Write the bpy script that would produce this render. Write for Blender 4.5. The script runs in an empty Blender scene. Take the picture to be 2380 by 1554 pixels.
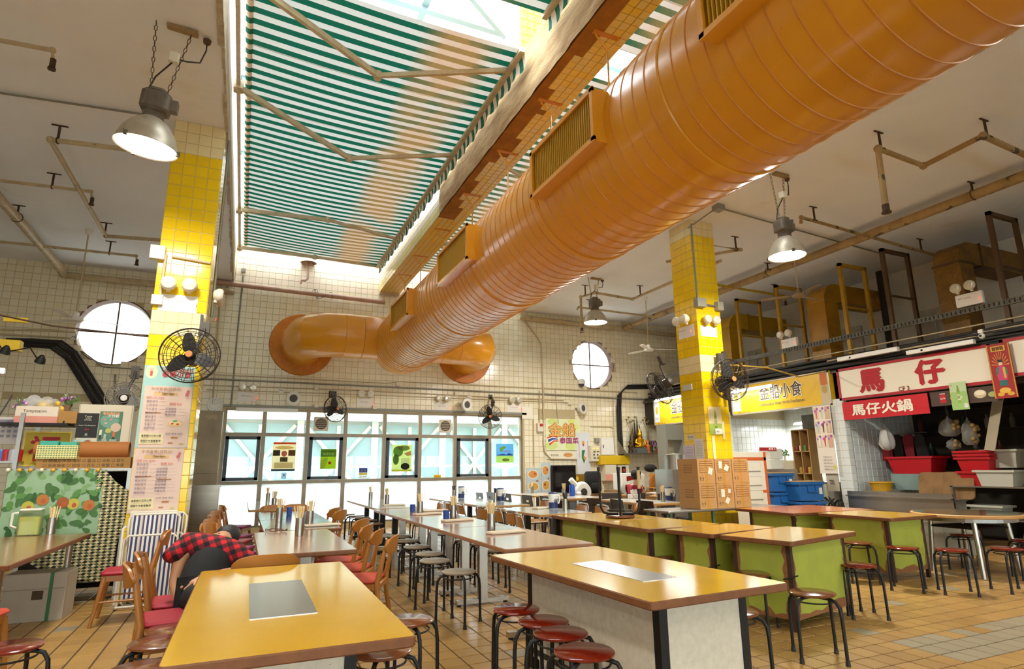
import bpy, bmesh, math, random
from mathutils import Vector, Matrix
from mathutils.geometry import tessellate_polygon
random.seed(7)
R = math.radians
SC = bpy.context.scene
COL = SC.collection

# ------------------------------------------------------------------ camera
YAW, PIT, ROL, FPX, CAMH = R(24.19), R(12.60), R(-0.637), 1374.5, 1.4
_f = Vector((math.sin(YAW)*math.cos(PIT), math.cos(YAW)*math.cos(PIT), math.sin(PIT)))
_r = Vector((math.cos(YAW), -math.sin(YAW), 0)); _u = _r.cross(_f)
_r, _u = math.cos(ROL)*_r + math.sin(ROL)*_u, -math.sin(ROL)*_r + math.cos(ROL)*_u
CAM = Vector((0, 0, CAMH))
cd = bpy.data.cameras.new('camera'); cam = bpy.data.objects.new('camera', cd); COL.objects.link(cam)
cd.sensor_width = 36; cd.lens = 36*FPX/2380; cd.clip_start = .05; cd.clip_end = 300
cam.matrix_world = Matrix(((_r.x, _u.x, -_f.x, 0), (_r.y, _u.y, -_f.y, 0), (_r.z, _u.z, -_f.z, CAMH), (0, 0, 0, 1)))
SC.camera = cam

def ray(px, py): return _f + _r*((px-1190)/FPX) - _u*((py-777)/FPX)
def at(px, py, x=None, y=None, z=None):
    """world point that a pixel of the photograph shows on a known plane"""
    d = ray(px, py)
    t = x/d.x if x is not None else y/d.y if y is not None else (z-CAMH)/d.z
    return CAM + d*t
def proj(p):
    d = Vector(p) - CAM; w = d.dot(_f)
    return (1190+FPX*d.dot(_r)/w, 777-FPX*d.dot(_u)/w) if w > .05 else (-9999, -9999)

# ------------------------------------------------------------------ sky (overcast), exposure
W_ = bpy.data.worlds.new('overcast_sky'); SC.world = W_; W_.use_nodes = True
bg = W_.node_tree.nodes['Background']
bg.inputs[0].default_value = (.93, .97, 1.0, 1); bg.inputs[1].default_value = 6.0
vs = SC.view_settings
vs.view_transform = 'Standard'; vs.look = 'None'; vs.gamma = 1; vs.use_curve_mapping = False; vs.exposure = 1.05
LAMP_W, TUBE_W = 100.0, 9.0

# ------------------------------------------------------------------ materials
def lin(h):
    if not isinstance(h, str): return tuple(h)
    h = h.lstrip('#'); c = [int(h[i:i+2], 16)/255 for i in (0, 2, 4)]
    return tuple(x/12.92 if x <= .04045 else ((x+.055)/1.055)**2.4 for x in c)
MATS = {}
def mat(name, col=None, rough=.55, metal=0., var=0., scale=6., bump=0., bscale=40., emit=0., spots=None, stain=None, island=0., col2=None, coat=0., stretch=None):
    """procedural Principled material: colour with noise variation, optional dark spots, stains and relief"""
    if name in MATS: return MATS[name]
    m = bpy.data.materials.new(name); MATS[name] = m; m.use_nodes = True
    nt = m.node_tree; N = nt.nodes; L = nt.links; b = N['Principled BSDF']
    c = lin(col) + (1,)
    b.inputs['Base Color'].default_value = c; b.inputs['Roughness'].default_value = rough; b.inputs['Metallic'].default_value = metal
    if coat: b.inputs['Coat Weight'].default_value = coat; b.inputs['Coat Roughness'].default_value = .12
    m.diffuse_color = c
    tc = N.new('ShaderNodeTexCoord'); src = tc.outputs['Object']
    if stretch:
        mp = N.new('ShaderNodeMapping'); mp.inputs['Scale'].default_value = stretch; L.new(src, mp.inputs[0]); src = mp.outputs[0]
    sock = None
    def mix(a, bcol, fac, blend='MIX'):
        x = N.new('ShaderNodeMix'); x.data_type = 'RGBA'; x.blend_type = blend
        for s, v in ((6, a), (7, bcol), (0, fac)):
            if hasattr(v, 'is_output'): L.new(v, x.inputs[s])
            else: x.inputs[s].default_value = v
        return x.outputs[2]
    def noise(sc, det=4, ro=.6):
        n = N.new('ShaderNodeTexNoise'); n.inputs['Scale'].default_value = sc; n.inputs['Detail'].default_value = det; n.inputs['Roughness'].default_value = ro
        L.new(src, n.inputs['Vector']); return n.outputs['Fac']
    def ramp(s, a, bb):
        r = N.new('ShaderNodeMapRange'); r.inputs[1].default_value = a; r.inputs[2].default_value = bb; L.new(s, r.inputs[0]); return r.outputs[0]
    cur = c
    if island:
        g = N.new('ShaderNodeNewGeometry'); oi = N.new('ShaderNodeObjectInfo'); a = N.new('ShaderNodeMath'); a.operation = 'ADD'
        L.new(g.outputs['Random Per Island'], a.inputs[0]); L.new(oi.outputs['Random'], a.inputs[1])
        fr = N.new('ShaderNodeMath'); fr.operation = 'FRACT'; L.new(a.outputs[0], fr.inputs[0])
        c2 = lin(col2)+(1,) if col2 else tuple(v*(1-island) for v in c[:3])+(1,)
        cur = mix(c, c2, fr.outputs[0])
    elif col2:
        cur = mix(c, lin(col2)+(1,), ramp(noise(scale, 3), .35, .65))
    if var:
        cur = mix(cur, (0, 0, 0, 1), ramp(noise(scale, 5), .3, .9) if 0 else mulv(N, L, ramp(noise(scale, 5), .35, .75), var))
    if spots:
        sc, amt, hx = spots; cur = mix(cur, lin(hx)+(1,), ramp(noise(sc, 2, .5), amt, amt+.04))
    if stain:
        sc, amt, hx = stain; cur = mix(cur, lin(hx)+(1,), mulv(N, L, ramp(noise(sc, 6, .65), amt, amt+.18), .75))
    if hasattr(cur, 'is_output'): L.new(cur, b.inputs['Base Color'])
    if bump:
        bn = N.new('ShaderNodeBump'); bn.inputs['Strength'].default_value = bump; bn.inputs['Distance'].default_value = .01
        L.new(noise(bscale, 4), bn.inputs['Height']); L.new(bn.outputs[0], b.inputs['Normal'])
    if emit:
        b.inputs['Emission Color'].default_value = c; b.inputs['Emission Strength'].default_value = emit
    return m
def mulv(N, L, s, k):
    a = N.new('ShaderNodeMath'); a.operation = 'MULTIPLY'; a.inputs[1].default_value = k; L.new(s, a.inputs[0]); return a.outputs[0]
def flat(hx, rough=.6): return mat('ink_'+hx.lstrip('#'), hx, rough)
INK = [flat]

def coordmat(name, build, rough=.7):
    """material whose colour is computed from object coordinates by build(N, L, xyz) -> socket"""
    if name in MATS: return MATS[name]
    m = bpy.data.materials.new(name); MATS[name] = m; m.use_nodes = True
    N, L = m.node_tree.nodes, m.node_tree.links
    tc = N.new('ShaderNodeTexCoord'); sx = N.new('ShaderNodeSeparateXYZ'); L.new(tc.outputs['Object'], sx.inputs[0])
    def mth(op, a, b=None):
        n = N.new('ShaderNodeMath'); n.operation = op
        for i, v in enumerate((a, b)):
            if v is None: continue
            if hasattr(v, 'is_output'): L.new(v, n.inputs[i])
            else: n.inputs[i].default_value = v
        return n.outputs[0]
    def mx(a, b, f):
        x = N.new('ShaderNodeMix'); x.data_type = 'RGBA'
        for s, v in ((6, a), (7, b), (0, f)):
            if hasattr(v, 'is_output'): L.new(v, x.inputs[s])
            else: x.inputs[s].default_value = (lin(v)+(1,)) if isinstance(v, str) else v
        return x.outputs[2]
    def ns(sc, det=4):
        n = N.new('ShaderNodeTexNoise'); n.inputs['Scale'].default_value = sc; n.inputs['Detail'].default_value = det; L.new(tc.outputs['Object'], n.inputs['Vector']); return n.outputs['Fac']
    def step(a, e): return mth('GREATER_THAN', a, e)
    def frac(a, p): return mth('FRACT', mth('DIVIDE', a, p))
    c = build(sx.outputs[0], sx.outputs[1], sx.outputs[2], mth, mx, ns, step, frac)
    b = N['Principled BSDF']; L.new(c, b.inputs['Base Color']); b.inputs['Roughness'].default_value = rough
    m['sock'] = 1
    return m
def translucent(m, frac=.5):
    N, L = m.node_tree.nodes, m.node_tree.links; b = N['Principled BSDF']; out = N['Material Output']
    t = N.new('ShaderNodeBsdfTranslucent'); mxs = N.new('ShaderNodeMixShader'); mxs.inputs[0].default_value = frac
    src = b.inputs['Base Color'].links
    if src: L.new(src[0].from_socket, t.inputs[0])
    else: t.inputs[0].default_value = b.inputs['Base Color'].default_value
    L.new(b.outputs[0], mxs.inputs[1]); L.new(t.outputs[0], mxs.inputs[2]); L.new(mxs.outputs[0], out.inputs[0]); return m
def glassy(name, tint='#ffffff', haze=0., gloss=.08, rough=.02, hazecol='#ffffff'):
    if name in MATS: return MATS[name]
    m = bpy.data.materials.new(name); MATS[name] = m; m.use_nodes = True
    N, L = m.node_tree.nodes, m.node_tree.links; N.remove(N['Principled BSDF']); out = N['Material Output']
    t = N.new('ShaderNodeBsdfTransparent'); t.inputs[0].default_value = lin(tint)+(1,)
    g = N.new('ShaderNodeBsdfGlossy'); g.inputs['Roughness'].default_value = rough
    a = N.new('ShaderNodeMixShader'); lw = N.new('ShaderNodeLayerWeight'); pw = N.new('ShaderNodeMath'); pw.operation = 'POWER'; pw.inputs[1].default_value = 4
    L.new(lw.outputs['Facing'], pw.inputs[0]); fr = N.new('ShaderNodeMapRange'); fr.inputs[3].default_value = .03; fr.inputs[4].default_value = .7; L.new(pw.outputs[0], fr.inputs[0])
    L.new(fr.outputs[0], a.inputs[0]); L.new(t.outputs[0], a.inputs[1]); L.new(g.outputs[0], a.inputs[2]); res = a.outputs[0]
    if haze:
        d = N.new('ShaderNodeBsdfTranslucent'); d.inputs[0].default_value = lin(hazecol)+(1,); d2 = N.new('ShaderNodeBsdfDiffuse'); d2.inputs[0].default_value = lin(hazecol)+(1,)
        h = N.new('ShaderNodeMixShader'); h.inputs[0].default_value = .25; L.new(d.outputs[0], h.inputs[1]); L.new(d2.outputs[0], h.inputs[2])
        x = N.new('ShaderNodeMixShader'); x.inputs[0].default_value = haze; L.new(res, x.inputs[1]); L.new(h.outputs[0], x.inputs[2]); res = x.outputs[0]
    L.new(res, out.inputs[0]); return m

# ------------------------------------------------------------------ mesh building
class MB:
    def __init__(s): s.v = []; s.f = []; s.m = []; s.T = None
    def add(s, vs, fs, mi=0):
        o = len(s.v); T = s.T
        s.v += [tuple(T @ Vector(p)) if T else tuple(p) for p in vs]
        s.f += [tuple(i+o for i in f) for f in fs]; s.m += [mi]*len(fs); return s
    def bx(s, x0, x1, y0, y1, z0, z1, mi=0):
        return s.add([(x0,y0,z0),(x1,y0,z0),(x1,y1,z0),(x0,y1,z0),(x0,y0,z1),(x1,y0,z1),(x1,y1,z1),(x0,y1,z1)],
                     [(0,3,2,1),(4,5,6,7),(0,1,5,4),(1,2,6,5),(2,3,7,6),(3,0,4,7)], mi)
    def bc(s, c, d, mi=0): return s.bx(c[0]-d[0]/2, c[0]+d[0]/2, c[1]-d[1]/2, c[1]+d[1]/2, c[2]-d[2]/2, c[2]+d[2]/2, mi)
    def bar(s, a, b, w, h=None, mi=0, up=(0,0,1)):
        a, b = Vector(a), Vector(b); d = (b-a).normalized(); h = h or w; up = Vector(up)
        if abs(d.dot(up)) > .98: up = Vector((1, 0, 0))
        x = d.cross(up).normalized()*w/2; y = x.normalized().cross(d)*h/2
        vs = [p+i*x+j*y for p in (a, b) for i, j in ((-1,-1),(1,-1),(1,1),(-1,1))]
        return s.add(vs, [(0,1,2,3),(7,6,5,4),(0,4,5,1),(1,5,6,2),(2,6,7,3),(3,7,4,0)], mi)
    def tube(s, pts, r, n=8, mi=0, closed=False, caps=True):
        P = [Vector(p) for p in pts]; k = len(P); rs = r if isinstance(r, (list, tuple)) else [r]*k
        vs = []; prev = None
        for i in range(k):
            a = P[i-1] if (i > 0 or closed) else P[i]; b = P[(i+1) % k] if (i < k-1 or closed) else P[i]
            t = (b-a).normalized()
            if prev is None: x = t.cross(Vector((0,0,1)) if abs(t.z) < .9 else Vector((1,0,0))).normalized()
            else: x = (prev - t*prev.dot(t)).normalized()
            prev = x; y = t.cross(x)
            vs += [P[i] + rs[i]*(math.cos(q)*x + math.sin(q)*y) for q in [2*math.pi*j/n for j in range(n)]]
        fs = []
        for i in range(k if closed else k-1):
            a, b = i*n, ((i+1) % k)*n
            fs += [(a+j, a+(j+1) % n, b+(j+1) % n, b+j) for j in range(n)]
        if caps and not closed: fs += [tuple(range(n))[::-1], tuple(range((k-1)*n, k*n))]
        return s.add(vs, fs, mi)
    def cyl(s, a, b, r, r2=None, n=16, mi=0, caps=True): return s.tube([a, b], [r, r if r2 is None else r2], n, mi, caps=caps)
    def lathe(s, prof, n=24, c=(0,0,0), ax=(0,0,1), mi=0, close=False):
        ax = Vector(ax).normalized(); x = ax.cross(Vector((1,0,0)) if abs(ax.x) < .9 else Vector((0,1,0))).normalized(); y = ax.cross(x); c = Vector(c)
        vs = [c + ax*h + r*(math.cos(q)*x+math.sin(q)*y) for r, h in prof for q in [2*math.pi*j/n for j in range(n)]]
        fs = [(i*n+j, i*n+(j+1) % n, (i+1)*n+(j+1) % n, (i+1)*n+j) for i in range(len(prof)-1) for j in range(n)]
        if prof[0][0] > 1e-5 and close: fs.append(tuple(range(n))[::-1])
        if prof[-1][0] > 1e-5 and close: fs.append(tuple(range((len(prof)-1)*n, len(prof)*n)))
        return s.add(vs, fs, mi)
    def ball(s, c, r, n=14, k=8, mi=0, sc=(1,1,1)):
        vs = []; fs = []
        for i in range(k+1):
            a = math.pi*i/k
            vs += [(c[0]+sc[0]*r*math.sin(a)*math.cos(2*math.pi*j/n), c[1]+sc[1]*r*math.sin(a)*math.sin(2*math.pi*j/n), c[2]+sc[2]*r*math.cos(a)) for j in range(n)]
        fs = [(i*n+j, (i+1)*n+j, (i+1)*n+(j+1) % n, i*n+(j+1) % n) for i in range(k) for j in range(n)]
        return s.add(vs, fs, mi)
    def torus(s, c, R_, r, n=32, k=6, ax=(0,0,1), mi=0):
        ax = Vector(ax).normalized(); x = ax.cross(Vector((1,0,0)) if abs(ax.x) < .9 else Vector((0,1,0))).normalized(); y = ax.cross(x); c = Vector(c)
        return s.tube([c+R_*(math.cos(q)*x+math.sin(q)*y) for q in [2*math.pi*j/n for j in range(n)]], r, k, mi, closed=True)
    def prism(s, poly, z0, z1, mi=0):
        n = len(poly); vs = [(p[0], p[1], z0) for p in poly]+[(p[0], p[1], z1) for p in poly]
        return s.add(vs, [tuple(range(n))[::-1], tuple(range(n, 2*n))]+[(i, (i+1) % n, n+(i+1) % n, n+i) for i in range(n)], mi)
    def slab(s, x0, x1, y0, y1, z0, z1, r=.03, ch=.006, mi=0, mside=None, k=4):
        """rounded-rectangle board with softened edges; sides may carry a second material"""
        def ring(e, z): 
            o = []
            rr = max(r-e, .001)
            for cx, cy, a0 in ((x1-e-rr, y1-e-rr, 0), (x0+e+rr, y1-e-rr, 90), (x0+e+rr, y0+e+rr, 180), (x1-e-rr, y0+e+rr, 270)):
                o += [(cx+rr*math.cos(R(a0+90*i/k)), cy+rr*math.sin(R(a0+90*i/k)), z) for i in range(k+1)]
            return o
        rings = [ring(ch, z0), ring(0, z0+ch), ring(0, z1-ch), ring(ch, z1)]; n = len(rings[0])
        s.add(sum(rings, []), [(i*n+j, i*n+(j+1) % n, (i+1)*n+(j+1) % n, (i+1)*n+j) for i in range(3) for j in range(n)], mi if mside is None else mside)
        s.add(rings[0], [tuple(range(n))[::-1]], mi if mside is None else mside); return s.add(rings[3], [tuple(range(n))], mi)
    def poly(s, pts, mi=0): return s.add(pts, [tuple(range(len(pts)))], mi)
    def mesh(s, name, mats, smooth=None):
        me = bpy.data.meshes.new(name); me.from_pydata(s.v, [], s.f)
        for m in (mats if isinstance(mats, (list, tuple)) else [mats]): me.materials.append(m)
        if len(me.materials) > 1: me.polygons.foreach_set('material_index', s.m)
        if smooth is not None:
            me.polygons.foreach_set('use_smooth', [True]*len(me.polygons)); me.set_sharp_from_angle(angle=R(smooth))
        me.update(); return me
def link(name, data, parent=None, loc=None, rot=None):
    o = bpy.data.objects.new(name, data); COL.objects.link(o)
    if parent: o.parent = parent
    if loc is not None: o.location = loc
    if rot is not None: o.rotation_euler = rot
    return o
def obj(name, mb, mats, parent=None, smooth=None, loc=None, rot=None): return link(name, mb.mesh(name, mats, smooth), parent, loc, rot)
def tag(o, label=None, cat=None, group=None, kind=None):
    for k, v in (('label', label), ('category', cat), ('group', group), ('kind', kind)):
        if v: o[k] = v
    return o
def thing(name, label, cat, loc=(0,0,0), rz=0, group=None): return tag(link(name, None, None, loc, (0,0,rz)), label, cat, group)
def solo(name, mb, mats, label, cat, smooth=None, group=None, loc=None, rot=None): return tag(obj(name, mb, mats, None, smooth, loc, rot), label, cat, group)
KIDS = {}
def kids(o):
    if o.name not in KIDS: KIDS[o.name] = [c for c in COL.objects if c.parent == o]
    return KIDS[o.name]
def dup(root, loc, rz=0, label=None, group=None, rot=None, scale=None):
    r = root.copy(); COL.objects.link(r); r.location = loc; r.rotation_euler = rot or (0, 0, rz)
    if scale: r.scale = (scale,)*3 if isinstance(scale, (int, float)) else scale
    if label: r['label'] = label
    if group: r['group'] = group
    for ch in kids(root):
        c = ch.copy(); COL.objects.link(c); c.parent = r
        for g in kids(ch):
            d = g.copy(); COL.objects.link(d); d.parent = c
    return r
class Proto:
    """first call moves the original, later calls copy it"""
    def __init__(s, root): s.root = root; s.used = False
    def __call__(s, loc, rz=0, label=None, group=None, rot=None, scale=None):
        if s.used: return dup(s.root, loc, rz, label, group, rot, scale)
        kids(s.root); [kids(k) for k in kids(s.root)]
        s.used = True; o = s.root; o.location = loc; o.rotation_euler = rot or (0, 0, rz)
        if scale: o.scale = (scale,)*3 if isinstance(scale, (int, float)) else scale
        if label: o['label'] = label
        if group: o['group'] = group
        return o

# lettering -> mesh data, cached per string
_TXT = {}
def glyphs(t, bold=0):
    k = (t, bold)
    if k not in _TXT:
        c = bpy.data.curves.new('t', 'FONT'); c.body = t; c.size = 1; c.resolution_u = 2; c.fill_mode = 'FRONT'
        o = bpy.data.objects.new('t', c); me = o.to_mesh()
        v = [tuple(p.co) for p in me.vertices]; f = [tuple(p.vertices) for p in me.polygons]
        o.to_mesh_clear(); bpy.data.objects.remove(o); bpy.data.curves.remove(c)
        xs = [p[0] for p in v] or [0, 1]; ys = [p[1] for p in v] or [0, 1]
        _TXT[k] = (v, f, (min(xs), max(xs), min(ys), max(ys)))
    return _TXT[k]
def put_text(mb, t, x, y, w=None, h=None, mi=0, z=.003, bold=0, align='c', slant=0):
    """text fitted into a box of width w / height h centred (or left aligned) at x, y in the sheet plane"""
    v, f, (x0, x1, y0, y1) = glyphs(t)
    if not v: return
    sx = (w/(x1-x0)) if w else None; sy = (h/(y1-y0)) if h else None
    sx = sx or sy; sy = sy or sx; ox = x - (0 if align == 'l' else (x1-x0)*sx/2)
    for k, (dx, dy) in enumerate(((0, 0), (bold, 0), (-bold, 0), (0, bold), (0, -bold)) if bold else ((0, 0),)):      # heavier strokes: shifted overprints
        mb.add([(ox+(p[0]-x0)*sx+dx*sx, y+(p[1]-(y0+y1)/2)*sy+dy*sy, z+(.0007 if mi < 0 else 0)+k*.00003) for p in v], f, mi)
def frame_mat(o, ux, uy):
    ux, uy = Vector(ux).normalized(), Vector(uy).normalized(); uz = ux.cross(uy)
    return Matrix(((ux.x, uy.x, uz.x, o[0]), (ux.y, uy.y, uz.y, o[1]), (ux.z, uy.z, uz.z, o[2]), (0, 0, 0, 1)))
def sheet(name, label, cat, origin, ux, uy, w, h, base, items=(), thick=.004, parent=None, group=None, art='printed_art', border=None):
    """a flat printed thing (sign, poster, notice): thin board, centred at origin, with its print as geometry just above it.
    items: ('r',x,y,w,h,col) ('e',x,y,rx,ry,col) ('p',[(x,y)..],col) ('t',text,x,y,w,h,col[,bold[,align]]) in units of half sizes -1..1"""
    M = frame_mat(origin, ux, uy)
    b = MB().bx(-w/2, w/2, -h/2, h/2, -thick, 0)
    if border:
        t = border[1]
        for q in ((-w/2, w/2, h/2-t, h/2), (-w/2, w/2, -h/2, -h/2+t), (-w/2, -w/2+t, -h/2, h/2), (w/2-t, w/2, -h/2, h/2)): b.bx(*q, 0, .012, 1)
    root = obj(name, b, [base]+([border[0]] if border else []), parent); root.matrix_local = M
    if label: tag(root, label, cat, group)
    cols = []; am, tm = MB(), MB(); X, Y = w/2, h/2; lay = 0
    def ci(c):
        if c not in cols: cols.append(c)
        return cols.index(c)
    for it in items:
        lay += 1; z = .001+.00006*min(lay, 130)
        if it[0] == 'r': _, x, y, a, c, cc = it; am.poly([(x*X-a*X, y*Y-c*Y, z), (x*X+a*X, y*Y-c*Y, z), (x*X+a*X, y*Y+c*Y, z), (x*X-a*X, y*Y+c*Y, z)], ci(cc))
        elif it[0] == 'e': _, x, y, a, c, cc = it; am.poly([(x*X+a*X*math.cos(2*math.pi*i/20), y*Y+c*Y*math.sin(2*math.pi*i/20), z) for i in range(20)], ci(cc))
        elif it[0] == 'p': am.poly([(p[0]*X, p[1]*Y, z) for p in it[1]], ci(it[2]))
        elif it[0] == 't':
            bold = it[7] if len(it) > 7 else 0; al = it[8] if len(it) > 8 else 'c'
            put_text(tm, it[1], it[2]*X, it[3]*Y, it[4]*w/2 if it[4] else None, it[5]*h/2 if it[5] else None, ci(it[6]), .009+.0002*min(lay, 40), bold, al)
    ms = [INK[0](c) for c in cols]
    if am.v: obj(art, am, ms, root)['kind'] = 'stuff'
    if tm.v: obj('lettering', tm, ms, root)['kind'] = 'stuff'
    return root

# ------------------------------------------------------------------ tiling
_TM = {}
def tile_mesh(pu, pv, t, m, gap):
    k = (pu, pv, t, m.name, gap)
    if k not in _TM:
        a, b, e = (pu-gap)/2, (pv-gap)/2, min(.004, gap)
        mb = MB(); tile_add(mb, Matrix(), a, b, t, e); _TM[k] = mb.mesh('tile', m)
    return _TM[k]
def tile_add(mb, M, a, b, t, e, mi=0):
    vs = [(-a,-b,0),(a,-b,0),(a,b,0),(-a,b,0),(-a+e,-b+e,t),(a-e,-b+e,t),(a-e,b-e,t),(-a+e,b-e,t)]
    mb.add([M @ Vector(p) for p in vs], [(4,5,6,7),(0,1,5,4),(1,2,6,5),(2,3,7,6),(3,0,4,7)], mi)
def tilefield(parent, origin, ux, uy, nu, nv, pu, pv, pick, budget=300, gap=.006, t=.006, hidden=None, name='tile'):
    """grid of tiles on a plane; pick(u, v, centre) gives a material or None. The budget largest in view become parts, the rest one part"""
    M0 = frame_mat(origin, ux, uy); cells = []
    for i in range(nu):
        for j in range(nv):
            u, v = (i+.5)*pu, (j+.5)*pv; c = M0 @ Vector((u, v, 0)); m = pick(u, v, c)
            if m: cells.append((i, j, u, v, c, m))
    nrm = M0.to_3x3() @ Vector((0, 0, 1))
    def key(q):
        x, y = proj(q[4]); d = q[4]-CAM
        if not (-20 < x < 2400 and -20 < y < 1574) or d.dot(nrm) >= 0 or (hidden and hidden(q[4])): return 1e9+d.length
        return d.length_squared/abs(d.normalized().dot(nrm))
    cells.sort(key=key); rest = {}
    for n, (i, j, u, v, c, m) in enumerate(cells):
        if n < budget and key((i, j, u, v, c, m)) < 1e9:
            o = link(name, tile_mesh(pu, pv, t, m, gap), parent); o.matrix_local = M0 @ Matrix.Translation((u, v, 0))
        else: rest.setdefault(m.name, []).append((u, v))
    if rest:
        mb = MB(); ms = []
        for k, (mn, cs) in enumerate(rest.items()):
            ms.append(MATS[mn])
            for u, v in cs: tile_add(mb, M0 @ Matrix.Translation((u, v, 0)), (pu-gap)/2, (pv-gap)/2, t, min(.004, gap), k)
        o = obj(name+'_field', mb, ms, parent); o['kind'] = 'stuff'

# ================================================================== STRUCTURE
WB = 15.15          # back wall
ZC = 5.82           # ceiling
XL, XR, YF = -7.4, 13.88, -6.0
SX0, SX1, ZS = -.53, 7.03, 7.9      # skylight shaft
plaster = mat('ceiling_plaster', '#f1f1f2', .9, var=.08, scale=.7, bump=.15, bscale=9, stain=(.45, .62, '#d6cdb8'))
plaster_w = mat('wall_plaster', '#e6e1d4', .9, var=.15, scale=1.2, bump=.15, bscale=12, stain=(.9, .58, '#8a7c62'))
shaft_m = mat('shaft_paint', '#f1e6da', .8, var=.1, scale=2)
grout = mat('grout', '#bfae88', .9)
cream_tile = mat('cream_glazed_tile', '#f3ebd2', .18, island=.06, col2='#ece0bf', stain=(.55, .64, '#c9b078'))
pink_tile = mat('pale_glazed_tile', '#f3e2cb', .2, island=.06)
yellow_tile = mat('yellow_glazed_tile', '#f2c80d', .14, island=.05, stain=(1.5, .66, '#b98d12'))
ycream_tile = mat('cream_column_tile', '#ecd9a4', .16, island=.08)
beam_tile = mat('yellow_beam_tile', '#e3bd2c', .3, island=.25, col2='#d9c070', stain=(2.2, .57, '#a07820'))
brown_bed = mat('brown_tile_bed', '#a3681a', .85, var=.4, scale=5, bump=.4, bscale=30)
rough_pl = mat('hacked_plaster', '#d8bb8c', .95, var=.35, scale=2.5, bump=.9, bscale=14, col2='#c39b6a', stretch=(1, .6, 2.5))
ftile = mat('ochre_floor_tile', '#b38b4c', .36, island=.12, col2='#a27c42', stain=(1.1, .62, '#70502c'), coat=.15)
ftile_g = mat('grey_floor_tile', '#9a8c70', .4, island=.15, stain=(1.1, .62, '#7c7058'))
fgrout = mat('floor_grout', '#4a361e', .9)
alum = mat('aluminium_frame', '#9a8c78', .45, .6, var=.2, scale=5)
dark_al = mat('dark_casement', '#4a5056', .5, .3)

# floor
fl = obj('floor', MB().bx(XL, XR+.2, YF, WB+.3, -.2, -.004), fgrout); tag(fl, 'ochre tiled floor of the food hall', kind='structure')
UNDER = [(-.2, .7, 2.4, 4.7), (1.8, 2.9, 2.5, 4.5), (3.9, 5.4, 3.9, 7.5)]
def fpick(u, v, c):
    if c.x > 4.9 and c.y < 3.55 and c.y > 2.9 and random.random() < .93: return ftile_g
    return ftile_g if random.random() < .035 else ftile
tilefield(fl, (-4.5, 1.2, -.006), (1,0,0), (0,1,0), 96, 73, .18, .191, fpick, 300, .010, .006, lambda c: any(a < c.x < b and d < c.y < e for a, b, d, e in UNDER))

# back wall with one rectangular and two round openings
WX0, WX1, WZ0, WZ1 = -.44, 7.10, .12, 2.79
RW = [(-2.79, 4.40, .73), (9.48, 4.40, .73)]
def circ(x, z, r, n=40): return [(x+r*math.cos(2*math.pi*i/n), z+r*math.sin(2*math.pi*i/n)) for i in range(n)]
def hole_wall(name, outer, holes, y0, y1, m, label):
    loops = [outer]+holes; tri = tessellate_polygon([[Vector((p[0], p[1], 0)) for p in l] for l in loops])
    pts = sum(loops, []); mb = MB()
    for y, fl_ in ((y0, 0), (y1, 1)): mb.add([(p[0], y, p[1]) for p in pts], [t if fl_ else t[::-1] for t in tri])
    for l in loops:
        n = len(l); mb.add([(p[0], y0, p[1]) for p in l]+[(p[0], y1, p[1]) for p in l], [(i, (i+1) % n, n+(i+1) % n, n+i) for i in range(n)])
    return tag(obj(name, mb, m), label, kind='structure')
wb = hole_wall('wall_back', [(XL, -.2), (XR+.2, -.2), (XR+.2, ZC+.3), (SX1, ZC+.3), (SX1, ZS+.3), (SX0, ZS+.3), (SX0, ZC+.3), (XL, ZC+.3)],
    [[(WX0, WZ0), (WX1, WZ0), (WX1, WZ1), (WX0, WZ1)]]+[circ(*w) for w in RW], WB+.01, WB+.31, grout, 'cream tiled back wall of the hall')
def wpick(u, v, c):
    if c.z > ZC-.02 and not (SX0 < c.x < SX1): return None
    if c.x > 13.3: return None
    if WX0-.04 < c.x < WX1+.04 and c.z < WZ1+.04: return None
    if any((c.x-w[0])**2+(c.z-w[1])**2 < (w[2]+.03)**2 for w in RW): return None
    if 7.55 < c.x < 8.75 and 2.64 < c.z < 2.98+.05*math.sin(9*c.x): return None       # chipped strip above the poster
    if -4.6 < c.x < -3.0 and 2.86 < c.z < 2.93: return None
    return pink_tile if c.z > ZC else cream_tile
tilefield(wb, (-5.6, WB+.008, 0), (1,0,0), (0,0,1), 126, 53, .15, .15, wpick, 300, .005, .006)
chip = mat('bare_cement', '#b9ab93', .95, bump=.4, bscale=30)

# other walls, ceiling slabs, skylight shaft
tag(obj('wall_right', MB().bx(XR, XR+.2, YF, WB, -.2, ZC+.3), plaster_w), 'stained plaster wall behind the raised duct platform', kind='structure')
tag(obj('wall_left', MB().bx(XL-.2, XL, YF, WB, -.2, ZC+.3), plaster_w), 'plaster wall beyond the left stalls', kind='structure')
tag(obj('wall_front', MB().bx(XL, XR, YF-.2, YF, -.2, .9).bx(XL, XR, YF-.2, YF, 2.1, ZS+.3).bx(XL, XL+.6, YF-.2, YF, .9, 2.1).bx(XR-.6, XR, YF-.2, YF, .9, 2.1), plaster_w), 'plaster wall around the added windows at the near end of the hall', kind='structure')
w4 = tag(thing('window_4', 'unseen window wall added at the near end of the hall for fill light', None, (0, YF-.1, 0)), kind='structure')  # unseen windows, added so daylight fills the hall from behind
for i in range(15):
    x = XL+.6+i*(XR-XL-1.2)/14; obj('mullion', MB().bx(x-.04, x+.04, -.05, .05, .9, 2.1), mat('aluminium_frame', '#9a8c78', .45, .6, var=.2, scale=5), w4)
    if i < 14: obj('pane', MB().bx(x+.04, x+(XR-XL-1.2)/14-.04, -.004, .004, .94, 2.06), glassy('window_glass', '#eef6f8'), w4)
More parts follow.
